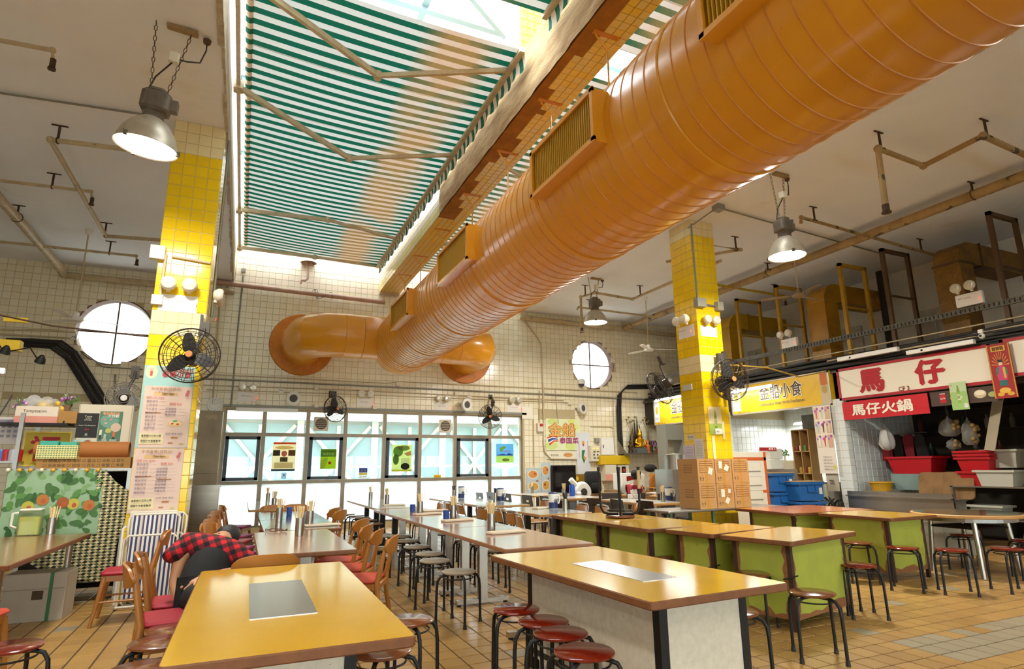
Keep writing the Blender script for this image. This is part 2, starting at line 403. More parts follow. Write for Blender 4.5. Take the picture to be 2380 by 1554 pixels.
tag(obj('ground', MB().bx(-30, 40, -40, YF-.3, -.3, -.02), mat('pale_concrete', '#b4b4ae', .9, var=.1)), 'pale pavement outside the added near windows', kind='structure')
cl = MB().bx(XL, SX0, YF, WB, ZC, ZC+.3); tag(obj('ceiling', cl, plaster), 'stained plaster ceiling over the left stalls', kind='structure')
cr = MB().bx(SX1, XR, YF, WB, ZC, ZC+.3); tag(obj('ceiling', cr, plaster), 'stained plaster ceiling over the right stalls', kind='structure')
tag(obj('wall_skylight_left', MB().bx(SX0-.2, SX0, YF, WB, ZC+.3, ZS), shaft_m), 'upright left side of the skylight well', kind='structure')
tag(obj('wall_skylight_right', MB().bx(SX1, SX1+.2, YF, WB, ZC+.3, ZS), shaft_m), 'upright right side of the skylight well', kind='structure')
for k, x in enumerate((SX0, SX1)):
    s = 1 if k == 0 else -1
    mb = MB(); y = YF
    while y < WB:          # crumbling edge where ceiling meets the well
        w = random.uniform(.12, .5); mb.bx(min(x-s*.05*random.random()-.01*s, x+s*.012), max(x-s*.05*random.random()-.01*s, x+s*.012), y, y+w*.96, ZC-.012-.012*random.random(), ZC+.3); y += w
    tag(obj('trim_%d' % (k+1), mb, mat('flaking_edge', '#cfc0a2', .95, var=.5, scale=9)), 'flaking plaster edge of the skylight well', kind='structure')

# skylight glazing: steel rafters, panes
steel_b = mat('blue_grey_steel', '#8fa3ad', .5, .2)
sk = thing('skylight', 'glazed skylight roof on blue-grey steel rafters', 'skylight', (0, 0, 0)); sk['kind'] = 'structure'
gl = glassy('skylight_glass', '#f4f8fa')
for i in range(9):
    y = YF+i*2.65
    obj('rafter', MB().bx(SX0-.2, SX1+.2, y-.05, y+.05, ZS, ZS+.14), steel_b, sk)
    if i < 8:
        for j in range(3):
            x0 = SX0-.2+j*2.65; obj('pane', MB().bx(x0, x0+2.65, y, y+2.65, ZS+.15, ZS+.158), gl, sk)
        obj('brace', MB().bar((SX0, y, ZS-.02), (3.2, y+2.65, ZS-.02), .07, .07), steel_b, sk); obj('brace', MB().bar((SX1, y, ZS-.02), (3.3, y+2.65, ZS-.02), .07, .07), steel_b, sk)
for j in range(4): obj('purlin', MB().bx(SX0-.2+j*2.59, SX0-.1+j*2.59, YF, WB, ZS+.05, ZS+.15), steel_b, sk)

# central beam
BX0, BX1, BZ0, BZ1 = 2.96, 3.48, 5.93, 6.72
bm = tag(obj('beam', MB().bx(BX0, BX1, YF, WB, BZ0, BZ1), brown_bed), 'long yellow-tiled concrete beam running under the skylight', kind='structure')
def bpick(u, v, c):
    edge = BX0+.20+.07*math.sin(c.y*2.1)+.05*math.sin(c.y*5.3+1)
    return None if (c.y < 9.9 and c.x < edge) else beam_tile
tilefield(bm, (BX0, YF, BZ0-.001), (0,1,0), (1,0,0), 195, 5, .108, .104, bpick, 300, .004, .007)
mb = MB(); n = 90                                     # rough hacked plaster on the left face
def ply(y, z): return BX0-.012-.02*abs(math.sin(y*3.7+z*9)+.6*math.sin(y*11+z*4))*.7
ys = [YF+(9.75-YF)*i/n for i in range(n+1)]; zs = [BZ0+.002+(BZ1-BZ0)*j/9 for j in range(10)]
mb.add([(ply(y, z), y, z) for y in ys for z in zs], [(i*10+j, i*10+j+1, (i+1)*10+j+1, (i+1)*10+j) for i in range(n) for j in range(9)])
obj('plaster_patch', mb, rough_pl, bm, 60)
tilefield(bm, (BX0-.001, WB, BZ0), (0,-1,0), (0,0,1), 50, 7, .108, .108, lambda u, v, c: pink_tile if c.z > BZ0+.2 else mat('pale_yellow_tile', '#f0dd90', .2, island=.1), 120, .004, .006)
obj('end_pad', MB().bx(BX0, BX1, WB-.16, WB, BZ0-.05, BZ0), chip, bm)
# yellow tiled stub posts above the beam that carry the roof
for y in (-1.5, 6.2, 13.6):
    st = tag(obj('column', MB().bx(BX0, BX1, y, y+.5, BZ1, ZS), yellow_tile), 'short yellow tiled post standing on the central beam', kind='structure', group='stub posts on the beam')
    tilefield(st, (BX0, y, BZ1), (1,0,0), (0,0,1), 5, 10, .104, .118, lambda u, v, c: yellow_tile, 50, .004, .006)
    tilefield(st, (BX0, y+.5, BZ1), (0,-1,0), (0,0,1), 5, 10, .1, .118, lambda u, v, c: mat('pale_yellow_tile', '#f0dd90', .2, island=.1), 50, .004, .006)

# columns
def column(x0, x1, y0, y1, bands, label):
    c = tag(obj('column', MB().bx(x0, x1, y0, y1, 0, ZC), grout), label, kind='structure')
    def pk(u, v, p):
        for z, m in bands:
            if p.z < z: return m
        return bands[-1][1]
    nz = int(ZC/.1495); w = x1-x0
    tilefield(c, (x0, y0, 0), (1,0,0), (0,0,1), 4, nz+1, w/4, ZC/(nz+1), pk, 300, .004, .006)
    if x0 < 3: tilefield(c, (x1, y0, 0), (0,1,0), (0,0,1), 4, nz+1, (y1-y0)/4, ZC/(nz+1), pk, 0, .004, .006)
    else: tilefield(c, (x0, y1, 0), (0,-1,0), (0,0,1), 4, nz+1, (y1-y0)/4, ZC/(nz+1), pk, 300, .004, .006)
    return c
zz = lambda px, py: at(px, py, y=8.0).z
colL = column(-1.13, -.55, 8.0, 8.58, [(zz(400, 785), yellow_tile), (zz(400, 716), ycream_tile), (zz(450, 350), yellow_tile), (9, ycream_tile)], 'yellow and cream tiled column with paper menus')
colR = column(7.18, 7.72, 7.95, 8.53, [(zz(1640, 866), yellow_tile), (zz(1640, 822), ycream_tile), (zz(1600, 548), yellow_tile), (9, ycream_tile)], 'yellow and cream tiled column behind the stacked cartons')

# big window: aluminium grid, dark casements, clear and frosted panes
w1 = tag(thing('window_1', 'wide aluminium window wall across the back of the hall', None, (0, WB+.1, 0)), kind='structure')
mx_ = [WX0, .41, 1.39, 2.28, 3.25, 4.18, 5.14, 6.13, WX1]; rz = [WZ0, 1.11, 2.20, WZ1]
clear = glassy('window_glass', '#eef6f8'); frost = glassy('frosted_glass', '#eef6f8', haze=.62, rough=.3, hazecol='#f4f8fa')
for x in mx_: obj('mullion', MB().bx(x-.045, x+.045, -.05, .05, WZ0, WZ1), alum, w1)
for z in rz: obj('rail', MB().bx(WX0, WX1, -.055, .055, z-.04, z+.04), alum, w1)
for i in range(8):
    for j in range(3):
        p = obj('pane', MB().bx(mx_[i]+.045, mx_[i+1]-.045, -.005, .003, rz[j]+.04, rz[j+1]-.04), frost if j == 0 else clear, w1)
for i in (0, 2, 4, 6):
    a, b, c_, d = mx_[i]+.05, mx_[i+1]-.05, rz[1]+.045, rz[2]-.045; mb = MB()
    for q in ((a, b, c_, c_+.07), (a, b, d-.07, d), (a, a+.08, c_, d), (b-.08, b, c_, d)): mb.bx(q[0], q[1], -.075, -.02, q[2], q[3])
    cf = obj('casement_frame', mb, dark_al, w1); obj('handle', MB().bx(a+.02, a+.045, -.115, -.07, (c_+d)/2-.09, (c_+d)/2+.03).bx(a+.02, a+.045, -.1, -.02, (c_+d)/2-.015, (c_+d)/2+.015), dark_al, cf)
obj('sill', MB().bx(WX0-.05, WX1+.05, -.12, .1, 0, WZ0), mat('sill_tile', '#c9b48a', .5), w1)
obj('head_flashing', MB().bx(WX0-.05, WX1+.12, -.12, -.02, WZ1+.03, WZ1+.09), mat('grey_trunking', '#8d8a80', .5, .3), w1)
# round windows
rust = mat('rusty_frame', '#6b4a34', .7, var=.5, scale=14)
for k, (x, z, r) in enumerate(RW):
    w = tag(thing('window_%d' % (k+2), 'round %s window high on the back wall' % ('porthole', 'porthole')[k] + (' above the left stalls', ' beside the right column')[k], None, (x, WB+.16, z)), kind='structure')
    obj('frame_ring', MB().lathe([(r+.02, -.155), (r+.02, .1), (r-.03, .1), (r-.03, -.02), (r-.005, -.155), (r+.02, -.155)], 48, ax=(0,1,0)), rust, w, 50)
    obj('muntin', MB().bx(-r, r, .0, .03, -.015, .015), rust, w); obj('muntin', MB().bx(-.015, .015, .0, .03, -r, r), rust, w)
    obj('pane', MB().lathe([(0, .02), (r-.04, .02), (r-.04, .028), (0, .028)], 40, ax=(0,1,0)), glassy('porthole_glass', '#f2f6f6', haze=.5, rough=.3, hazecol='#eef4f4'), w)

# what the windows look out on: pavement and a pale blue braced building
tag(obj('ground', MB().bx(-30, 40, WB+.35, 60, -.3, -.02), mat('pale_concrete', '#b4b4ae', .9, var=.1)), 'pale pavement outside the windows', kind='structure')
bld = thing('building', 'pale blue panelled building with cream cross bracing beyond the windows', 'building', (0, 19.2, 0))
blue_p = mat('pale_blue_panel', '#93adb9', .6, var=.06); wht = mat('building_white', '#d8dad6', .8); cr_b = mat('cream_brace', '#cfd0be', .7)
obj('wall', MB().bx(-8, 18, .12, .5, 0, 3.5), wht, bld)
for i in range(9):
    x = -5.2+i*2.25
    if i == 7: obj('door', MB().bx(x+.5, x+1.5, 0, .1, 0, 2.35), wht, bld); continue
    obj('panel', MB().bx(x+.1, x+2.15, .04, .12, .35, 2.75), blue_p, bld)
    br = obj('cross_brace', MB().bar((x+.15, .0, .4), (x+2.1, 0, 2.7), .1, .06, up=(0,1,0)).bar((x+.15, -.02, 2.7), (x+2.1, -.02, .4), .1, .06, up=(0,1,0)).bar((x+1.12, -.03, .4), (x+1.12, -.03, 2.7), .1, .06, up=(0,1,0)), cr_b, bld)
    obj('post', MB().bx(x-.1, x+.1, -.02, .12, 0, 3), wht, bld)
obj('handrail', MB().tube([(-7, -.6, 1.05), (14, -.6, 1.05)], .03), wht, bld); obj('handrail', MB().tube([(-7, -.6, 1.45), (14, -.6, 1.45)], .03), wht, bld)
obj('fascia', MB().bx(-8, 18, -.2, .1, 2.85, 3.35), wht, bld)

# ================================================================== DUCT
DX, DZ, DR = 3.25, 4.25, .70
duct_m = mat('orange_duct_paint', '#ec9f20', .27, var=.12, scale=1.3, spots=(26, .77, '#7a4a10'), coat=.25)
duct_d = mat('orange_flange_paint', '#d47e0c', .5, var=.35, scale=6, spots=(9, .72, '#3a2408'))
seam_m = mat('orange_seam', '#d6861a', .35)
slat_m = mat('ochre_slat', '#d29c24', .5)
dk = thing('ventilation_duct', 'huge orange spiral ventilation duct hung below the central beam', 'duct', (DX, 0, DZ))
Y0, Y1 = -5.5, 14.0
obj('duct_shell', MB().lathe([(DR, Y0)]+[(DR, Y0+.9*i) for i in range(1, 21)]+[(DR, 13.2), (DR, 13.62), (DR*.97, 13.8), (DR*.86, 13.93), (DR*.6, 14.02), (0, 14.04)], 72, ax=(0,1,0)), duct_m, dk, 28)
mb = MB(); y = Y0                    # spiral seam standing proud of the shell
while y < 13.3: mb.lathe([(DR-.001, y), (DR+.006, y+.004), (DR+.006, y+.010), (DR-.001, y+.014)], 72, ax=(0,1,0)); y += .155
obj('spiral_seam', mb, seam_m, dk, 28)['kind'] = 'stuff'
for y in (-2.0, .6, 3.02, 5.08, 7.1, 9.1, 11.1, 12.6): obj('joint_band', MB().lathe([(DR+.002, y), (DR+.013, y+.01), (DR+.013, y+.1), (DR+.002, y+.11)], 64, ax=(0,1,0)), duct_m, dk, 40)
# branches: straight, mitred elbow, wall flange
BR, BZ, BY = .5, .12, 13.62
for s in (-1, 1):
    xe = s*1.52; pts = [(s*.3, BY, BZ), (xe, BY, BZ)]
    br = obj('branch_pipe', MB().tube([(s*.3, BY, BZ), (s*1.0, BY, BZ), (s*1.38, BY, BZ)], BR, 48), duct_m, dk, 30)
    for q in (.95, 1.36): obj('seam_ring', MB().lathe([(BR, s*q-.008), (BR+.008, s*q), (BR, s*q+.008)], 48, (0, BY, BZ), (1,0,0)), seam_m, br)
    el = [(s*1.15, BY, BZ), (s*1.38, BY, BZ), (s*1.66, BY+.04, BZ), (s*1.94, BY+.2, BZ), (s*2.08, BY+.5, BZ), (s*2.12, BY+.9, BZ), (s*2.12, WB+.02, BZ)]
    obj('elbow', MB().tube(el, BR+.004, 48), duct_m, dk, 24)
    fx = s*2.12
    obj('wall_flange', MB().lathe([(BR, WB-.05), (.75, WB-.05), (.765, WB-.03), (.765, WB+.006), (BR, WB+.006)], 56, (fx, 0, BZ+.02), (0,1,0)), duct_d, dk, 40)
# side diffuser boxes with louvres
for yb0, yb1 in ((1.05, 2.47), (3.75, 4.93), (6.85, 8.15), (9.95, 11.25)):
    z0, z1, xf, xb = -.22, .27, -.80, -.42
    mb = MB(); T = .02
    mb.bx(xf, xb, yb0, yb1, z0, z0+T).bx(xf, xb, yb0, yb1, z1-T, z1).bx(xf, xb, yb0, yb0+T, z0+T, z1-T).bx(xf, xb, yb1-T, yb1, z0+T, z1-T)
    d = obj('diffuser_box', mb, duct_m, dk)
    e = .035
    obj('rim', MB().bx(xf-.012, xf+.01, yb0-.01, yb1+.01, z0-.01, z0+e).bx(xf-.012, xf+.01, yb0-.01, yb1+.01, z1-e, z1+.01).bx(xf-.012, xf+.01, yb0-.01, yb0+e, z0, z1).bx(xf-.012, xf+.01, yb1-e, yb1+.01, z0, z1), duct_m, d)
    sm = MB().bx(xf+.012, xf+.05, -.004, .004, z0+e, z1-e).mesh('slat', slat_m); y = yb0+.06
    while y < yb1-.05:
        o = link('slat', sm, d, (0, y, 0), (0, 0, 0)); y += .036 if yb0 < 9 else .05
    obj('shade_plate', MB().bx(xf+.09, xf+.1, yb0+T, yb1-T, z0+T, z1-T), mat('gap_shade', '#33260e', .9), d)  # dark plate paints the shade in the gaps between slats
# hangers from the beam
for y in (3.2, 4.6, 5.9, 7.25, 8.75, 10.4, 12.0, 13.4):
    h = obj('hanger', MB().tube([(-.03, y, BZ0-DZ-.02-.19), (-.03, y, DR-.02)], .011, 6).tube([(-.17, y, BZ0-DZ-.004), (-.16, y, BZ0-DZ-.05), (-.03, y, BZ0-DZ-.2), (.10, y, BZ0-DZ-.05), (.11, y, BZ0-DZ-.004)], .012, 6), duct_m, dk, 40)
    obj('strap_plate', MB().bx(-.2, .14, y-.03, y+.03, BZ0-DZ-.012, BZ0-DZ-.001), duct_d, h)

# ================================================================== AWNINGS
def awn(x, y, z, mth, mx, ns, step, frac):
    f = frac(mth('ADD', y, 50.03), .196)
    st = mth('MULTIPLY', step(f, .5), 1)
    base = mx('#dcdeda', '#04624c', st)
    xx = mth('ABSOLUTE', x)
    a = mth('SUBTRACT', mth('MULTIPLY', ns(1.1, 5), 2.6), .85)
    band = mth('SUBTRACT', 1, mth('MULTIPLY', mth('ABSOLUTE', mth('SUBTRACT', xx, 2.42)), 1.9))
    fac = mth('MAXIMUM', 0, mth('MINIMUM', .52, mth('MULTIPLY', mth('MULTIPLY', mth('MAXIMUM', 0, a), mth('MAXIMUM', 0, band)), 1.5)))
    base = mx(base, '#9c8c74', mth('MULTIPLY', step(frac(mth('ADD', y, 50.4), 1.372), .988), .8))
    return mx(base, '#d69a55', fac)
awn_m = translucent(coordmat('striped_awning_canvas', awn, .85), .10)
arm_m = mat('cream_arm_paint', '#d9c6a2', .5, var=.3, scale=8, spots=(30, .7, '#8a6a40'))
roll_m = coordmat('striped_roll_canvas', lambda x, y, z, mth, mx, ns, step, frac: mx('#f3e6d6', '#1c7a66', step(frac(mth('ADD', y, 50.03), .196), .5)), .85)
def awning(name, side, y0, y1, arms, label):
    s = side; x0 = -.33 if s > 0 else 6.83           # roll
    A = thing(name, label, 'awning', (x0, 0, 6.62)); L_ = 3.10
    n, k = 40, 14; mb = MB(); vs = []
    for i in range(n+1):
        y = y0+(y1-y0)*i/n
        for j in range(k+1):
            t = j/k; vs.append((s*L_*t, y, -.10*t - .05*math.sin(math.pi*t) + .012*math.sin(y*3.1)*math.sin(math.pi*t)))
    mb.add(vs, [(i*(k+1)+j, i*(k+1)+j+1, (i+1)*(k+1)+j+1, (i+1)*(k+1)+j) for i in range(n) for j in range(k)])
    obj('canvas', mb, awn_m, A, 60)
    obj('roller', MB().tube([(0, y0, .03), (0, y1, .03)], .05, 20), roll_m, A, 40)
    obj('torsion_bar', MB().bx(-s*.12-.025, -s*.12+.025, y0-.05, y1+.05, -.12, -.06), arm_m, A)
    fb = obj('front_bar', MB().bx(min(s*L_, s*(L_+.07)), max(s*L_, s*(L_+.07)), y0-.03, y1+.03, -.15, -.08), arm_m, A)
    m = int((y1-y0)/.049); vs = []                   # scalloped valance
    for i in range(m+1):
        y = y0+(y1-y0)*i/m; d = .15+.035*abs(math.sin(math.pi*y/.196)); wv = .018*math.sin(y*14)
        vs += [(s*(L_+.075), y, -.14), (s*(L_+.085)+wv*.5, y, -.14-d*.5), (s*(L_+.08)+wv, y, -.14-d)]
    vm = MB().add(vs, [(i*3+j, i*3+j+1, i*3+4+j, i*3+3+j) for i in range(m) for j in range(2)])
    obj('valance', vm, roll_m, A, 60)
    for ya, yj, yb in arms:
        ar = obj('folding_arm', MB().bar((-s*.12, ya, -.1), (s*1.55, yj, -.22), .05, .075), arm_m, A)
        obj('forearm', MB().bar((s*1.55, yj, -.22), (s*L_, yb, -.13), .042, .06), arm_m, ar)
        obj('elbow_joint', MB().cyl((s*1.55, yj, -.27), (s*1.55, yj, -.17), .05, n=14), arm_m, ar, 40)
        obj('bracket', MB().bx(-s*.12-.06, -s*.12+.06, ya-.07, ya+.07, -.16, -.03).cyl((-s*.12, ya-.05, -.14), (-s*.12, ya+.05, -.14), .045, n=10), arm_m, ar)
    return A
awning('awning', 1, 5.85, 14.72, [(8.05, 9.2, 8.6), (5.95, 6.9, 6.25), (12.35, 11.9, 12.6), (14.62, 14.3, 14.68)], 'green and white striped awning left of the beam, far one with orange stains')
awning('awning', 1, -3.2, 5.2, [(-1, -.2, -.8), (3.2, 4.2, 3.4)], 'green and white striped awning left of the beam, near end of the hall')
awning('awning', -1, 5.95, 14.72, [(8.0, 9.2, 8.6), (6.1, 7.0, 6.3), (12.3, 11.9, 12.6)], 'green and white striped awning right of the beam, far one behind the duct')
awning('awning', -1, -3.2, 5.35, [(-1, -.2, -.8), (3.4, 4.2, 3.6)], 'green and white striped awning right of the beam, near end of the hall')

# ================================================================== HIGH-BAY LAMPS
grey_alu = mat('weathered_aluminium', '#c4b69e', .4, .35, var=.25, scale=9, stain=(8, .6, '#5c4a34'))
cast_al = mat('cast_housing', '#7d7264', .6, .5, var=.3, scale=12)
chain_m = mat('rusty_chain', '#5b4a37', .6, .4)
lens_m = mat('lit_lens', '#fff6e6', .3, emit=9)
ivory = mat('ivory_plastic', '#e6dcc4', .5, var=.08); black_c = mat('black_cable', '#22201d', .6)
def hang_chain(mb, a, b, r=.004, lk=.055, sag=0):
    a, b = Vector(a), Vector(b); n = max(2, int((b-a).length/lk))
    for i in range(n):
        p = a.lerp(b, i/n); q = a.lerp(b, (i+1.15)/n); d = (q-p); m_ = (p+q)/2
        t = d.normalized(); x = t.cross(Vector((0,1,0)) if i % 2 else Vector((1,0,0)))
        x = x.normalized()*.012 if x.length > .01 else Vector((.012,0,0))
        mb.tube([p, p+x+d*.2, p+x+d*.8, q, p-x+d*.8, p-x+d*.2], r, 4, closed=True)
def highbay(loc, drop, r, label, e=1.):
    t = thing('pendant_lamp', label, 'lamp', loc, 0, 'high-bay ceiling lamps'); z = -drop          # loc on the ceiling
    t.rotation_euler = (0, 0, 0)
    prof = [(.055, .30), (.09, .29), (r*.62, .23), (r*.86, .13), (r*.97, .04), (r, 0), (r*1.03, -.012), (r*1.03, -.02), (r*.99, -.012), (r*.94, .05), (r*.8, .15), (r*.5, .23), (.05, .27)]
    sh = obj('reflector', MB().lathe(prof, 40, (0, 0, z)), grey_alu, t, 40)
    obj('lens', MB().lathe([(0, -.004), (r*.985, 0), (r*.985, -.012), (0, -.016)], 40, (0, 0, z)), lens_m, t)
    for q in (0, 2.1, 4.2): obj('clip', MB().bc((r*1.02*math.cos(q), r*1.02*math.sin(q), z-.008), (.035, .035, .04)), cast_al, sh)
    obj('neck', MB().lathe([(.085, .27), (.1, .3), (.085, .32), (.1, .34), (.085, .36), (.1, .38), (.07, .4)], 24, (0, 0, z)), cast_al, t, 40)
    mb = MB().slab(-.13, .13, -.1, .1, z+.37, z+.56, .05, .02).slab(-.075, .075, -.08, .08, z+.56, z+.6, .04, .01)
    hs = obj('housing', mb, cast_al, t, 35)
    for q in (-.08, 0, .08): obj('rib', MB().bx(q-.008, q+.008, -.112, .112, z+.38, z+.55), cast_al, hs)
    obj('side_lug', MB().bx(.12, .19, -.05, .05, z+.41, z+.52), cast_al, hs)
    ch = MB(); w = .16
    hang_chain(ch, (-w, 0, 0), (-.07, 0, z+.6)); obj('chain', ch, chain_m, t)
    ch = MB(); hang_chain(ch, (w, .03, -.02), (.07, .02, z+.6)); obj('chain', ch, chain_m, t)
    obj('ceiling_plate', MB().bx(-.06, .22, -.03, .05, -.035, 0), mat('stained_timber', '#a98c5e', .8, var=.4, scale=20), t)
    jb = obj('junction_box', MB().slab(.02, .11, -.045, .045, z+.6+(drop-.6)*.45, z+.6+(drop-.6)*.45+.1, .01, .004), ivory, t)
    obj('cable', MB().tube([(.3, .08, -.02), (.31, .08, -.12), (.28, .07, z+.6+(drop-.6)*.62), (.17, .03, z+.6+(drop-.6)*.55), (.08, 0, z+.6+(drop-.6)*.52), (.04, 0, z+.6+(drop-.6)*.42), (-.06, .02, z+.6+(drop-.6)*.2), (-.1, .02, z+.58)], .008, 6), black_c, t, 50)
    obj('rose', MB().lathe([(.0, 0), (.04, 0), (.035, -.04), (0, -.045)], 14, (.3, .08, 0)), rust, t)
    ld = bpy.data.lights.new('lamp_light', 'AREA'); ld.shape = 'DISK'; ld.size = r*1.9; ld.energy = LAMP_W*e; ld.color = (1, .96, .88)
    lo = bpy.data.objects.new('lamp_light', ld); COL.objects.link(lo); lo.parent = t; lo.location = (0, 0, z-.03)
    return t
a = highbay((-.98, 6.12, ZC), 1.34, .27, 'large bright pendant lamp with chains above the left stalls', .6)
a.rotation_euler = (R(4), R(5), 0)
highbay((7.25, 6.0, ZC), 1.36, .26, 'bright pendant lamp on chains between the duct and the right column')
highbay((7.38, 11.6, ZC), 1.1, .27, 'small bright pendant lamp near the round window beside the right column')
for x, y, lb in ((-.98, .6, 'above the entrance on the left'), (7.25, .4, 'above the entrance on the right'), (-2.2, -3.6, 'by the near windows, left'), (9, -3.6, 'by the near windows, right'), (-4.4, 3.2, 'over the near left stalls')): highbay((x, y, ZC), 1.3, .26, 'unseen pendant lamp added for fill light behind the viewer '+lb, .35)  # five lamps out of view, added to fill the hall with light

# ================================================================== PIPES, CONDUITS
pipe_m = mat('cream_pipe_paint', '#c9b48c', .5, var=.35, scale=5, spots=(7, .70, '#6b4a2c'))
pipe_r = mat('peeling_pipe_paint', '#b3935f', .6, var=.45, scale=4, spots=(5, .62, '#4d4436'))
pinkpipe = mat('pinkish_pipe', '#c4a08c', .6, var=.3, scale=4, spots=(6, .68, '#7a5a48'))
cond_g = mat('grey_conduit', '#8b8676', .5, .3); cond_c = mat('cream_conduit', '#cbb893', .55, var=.25, scale=6)
iron = mat('rusted_iron', '#4f3a2a', .8, var=.4, scale=10)
def pipe(name, pts, r, m, label, n=10, supports=(), fit=True, cat='pipe', nozzle=None, group=None):
    p = thing(name, label, cat, (0, 0, 0), 0, group)
    obj('run', MB().tube(pts, r, n), m, p, 50)
    if fit:
        for q in pts[1:-1]: obj('elbow', MB().ball(q, r*1.35, 12, 8), m, p, 60)
    for s_ in supports:
        s_ = Vector(s_); obj('bracket', MB().bx(s_.x-.012, s_.x+.012, s_.y-.012, s_.y+.012, s_.z, ZC).bx(s_.x-.09, s_.x+.09, s_.y-.012, s_.y+.012, ZC-.012, ZC).torus(s_, r+.008, .008, 14, 5, ax=(Vector(pts[1])-Vector(pts[0]))), iron, p)
    if nozzle: obj('nozzle', MB().cyl(nozzle, Vector(nozzle)-Vector((0, 0, .09)), r*1.1, n=10).lathe([(0, -.13), (r*1.5, -.12), (r*1.5, -.1), (r*.8, -.09)], 12, nozzle), iron, p, 40)
    return p
PZ = 5.6
pipe('sprinkler_pipe', [(-5, 10.5, PZ), (-2.45, 10.29, PZ), (-2.42, 10.29, PZ-.12)], .024, pipe_m, 'thin sprinkler pipe on the left ceiling ending in a drop elbow', supports=[(-2.95, 10.33, PZ)], nozzle=(-2.42, 10.29, PZ-.1))
pipe('sprinkler_pipe', [(-1.2, 8.58, PZ), (-2.6, 8.75, PZ), (-2.6, 12.3, PZ), (-1.15, 12.05, PZ)], .034, pipe_m, 'cornered sprinkler pipe on the left ceiling beside the big lamp', supports=[(-2.52, 8.74, PZ), (-2.6, 12.2, PZ)])
pipe('water_pipe', [(-3.78, 4, PZ), (-3.82, 14.6, PZ), (-3.84, WB-.12, PZ-.05)], .075, pipe_m, 'thick cream pipe running along the left ceiling', supports=[(-3.8, 11.9, PZ)], n=14)
pipe('sprinkler_pipe', [(-6.5, 13.3, PZ-.05), (-3.82, 13.25, PZ-.03), (-2.25, 13.2, PZ-.03), (-2.22, 13.2, PZ-.15)], .026, pipe_m, 'thin branch pipe crossing the thick cream pipe by the round window', supports=[(-2.7, 13.22, PZ-.03)], nozzle=(-2.22, 13.2, PZ-.1))
pipe('sprinkler_pipe', [(-5, 6.9, PZ), (-2.1, 6.7, PZ), (-2.08, 6.7, PZ-.14)], .024, pipe_m, 'short sprinkler pipe with drop elbow at the left edge of the ceiling', nozzle=(-2.08, 6.7, PZ-.1))
sp = solo('ceiling_sprinkler', MB().cyl((-1.32, 5.3, ZC), (-1.32, 5.3, ZC-.1), .05, n=12).cyl((-1.32, 5.3, ZC-.1), (-1.32, 5.3, ZC-.2), .025, n=10), iron, 'dark sprinkler head stub on the ceiling at the top left', 'sprinkler', 40)
pipe('ceiling_conduit', [(-6, 8.45, ZC-.03), (-1.2, 7.95, ZC-.03)], .014, cond_g, 'grey conduit clipped across the left ceiling behind the big lamp', fit=False, cat='conduit')
pipe('wall_pipe', [(-3.84, WB-.1, PZ-.05), (-.5, WB-.1, PZ-.06)], .07, pipe_m, 'cream pipe along the top of the back wall above the left round window', n=14, fit=False)
pipe('wall_pipe', [(-1.0, WB-.1, 5.74), (3.1, WB-.1, 5.66)], .062, pinkpipe, 'pinkish pipe across the back wall beneath the skylight well', n=14, fit=False)
obj('wire_tangle', MB().tube([(1.2+.5*t+.12*math.sin(t*9), WB-.1+.09*math.cos(t*23), 5.69+.11*math.sin(t*17)) for t in [i/60 for i in range(61)]], .006, 5), black_c, COL.objects[-1] if False else None)['label'] = 'loose dark wires wound round the pinkish wall pipe'
COL.objects['wire_tangle']['category'] = 'wire'
pipe('wall_pipe', [(7.0, WB-.1, PZ+.02), (12.6, WB-.1, PZ-.06)], .07, pipe_m, 'cream pipe along the top of the back wall above the right round window', n=14, fit=False)
pipe('ceiling_pipe', [(10.6, WB-.2, PZ), (10.45, 5, PZ), (10.4, 1.5, PZ)], .082, pipe_r, 'thick peeling pipe running along the right ceiling', supports=[(10.46, 9.2, PZ), (10.43, 5.0, PZ), (10.52, 12, PZ)], n=14, fit=False)
pipe('sprinkler_pipe', [(10.03, 6.1, 4.75), (7.53, 4.6, PZ-.05)][:0]+[(7.53, 4.62, 4.72), (7.53, 4.6, PZ-.05), (8.6, 4.66, PZ-.05), (8.5, 3.84, PZ-.05), (11.2, 4.0, PZ-.05)], .04, pipe_r, 'bent sprinkler pipe with a peeling drop leg on the right ceiling', supports=[(7.6, 4.6, PZ-.05), (8.62, 3.85, PZ-.05)], nozzle=(7.53, 4.62, 4.74))
pipe('sprinkler_pipe', [(8.47, 6.65, PZ-.16), (8.49, 6.65, PZ-.05), (12.65, 6.95, PZ-.05), (12.68, 6.95, PZ-.2)], .03, pipe_r, 'long thin sprinkler pipe crossing under the thick pipe on the right ceiling', supports=[(8.85, 6.67, PZ-.05), (12.2, 6.92, PZ-.05)], nozzle=(12.68, 6.95, PZ-.15))
pipe('sprinkler_pipe', [(7.46, 12.36, 4.72), (7.46, 12.36, PZ-.05), (7.6, 11.9, PZ-.05), (8.8, 12.03, PZ-.05), (8.8, 8.9, PZ-.05)], .034, pipe_m, 'zigzag sprinkler pipe with a drop leg over the right round window', supports=[(7.5, 12.2, PZ-.05), (8.8, 11.7, PZ-.05)], nozzle=(7.46, 12.36, 4.75))
pipe('sprinkler_pipe', [(7.9, 13.3, PZ-.1), (7.95, 13.3, PZ-.03), (10.5, 13.4, PZ-.03)], .028, pipe_m, 'thin sprinkler pipe behind the small pendant lamp', supports=[(8.3, 13.3, PZ-.03)])
pipe('sprinkler_pipe', [(7.75, 8.3, PZ-.05), (8.7, 8.25, PZ-.05), (7.78, 9.4, PZ-.05)], .03, pipe_m, 'short hooked sprinkler pipe behind the right column', supports=[(8.6, 8.27, PZ-.05)])
yp = mat('yellow_pipe_paint', '#b99a1c', .5, var=.3, scale=6)
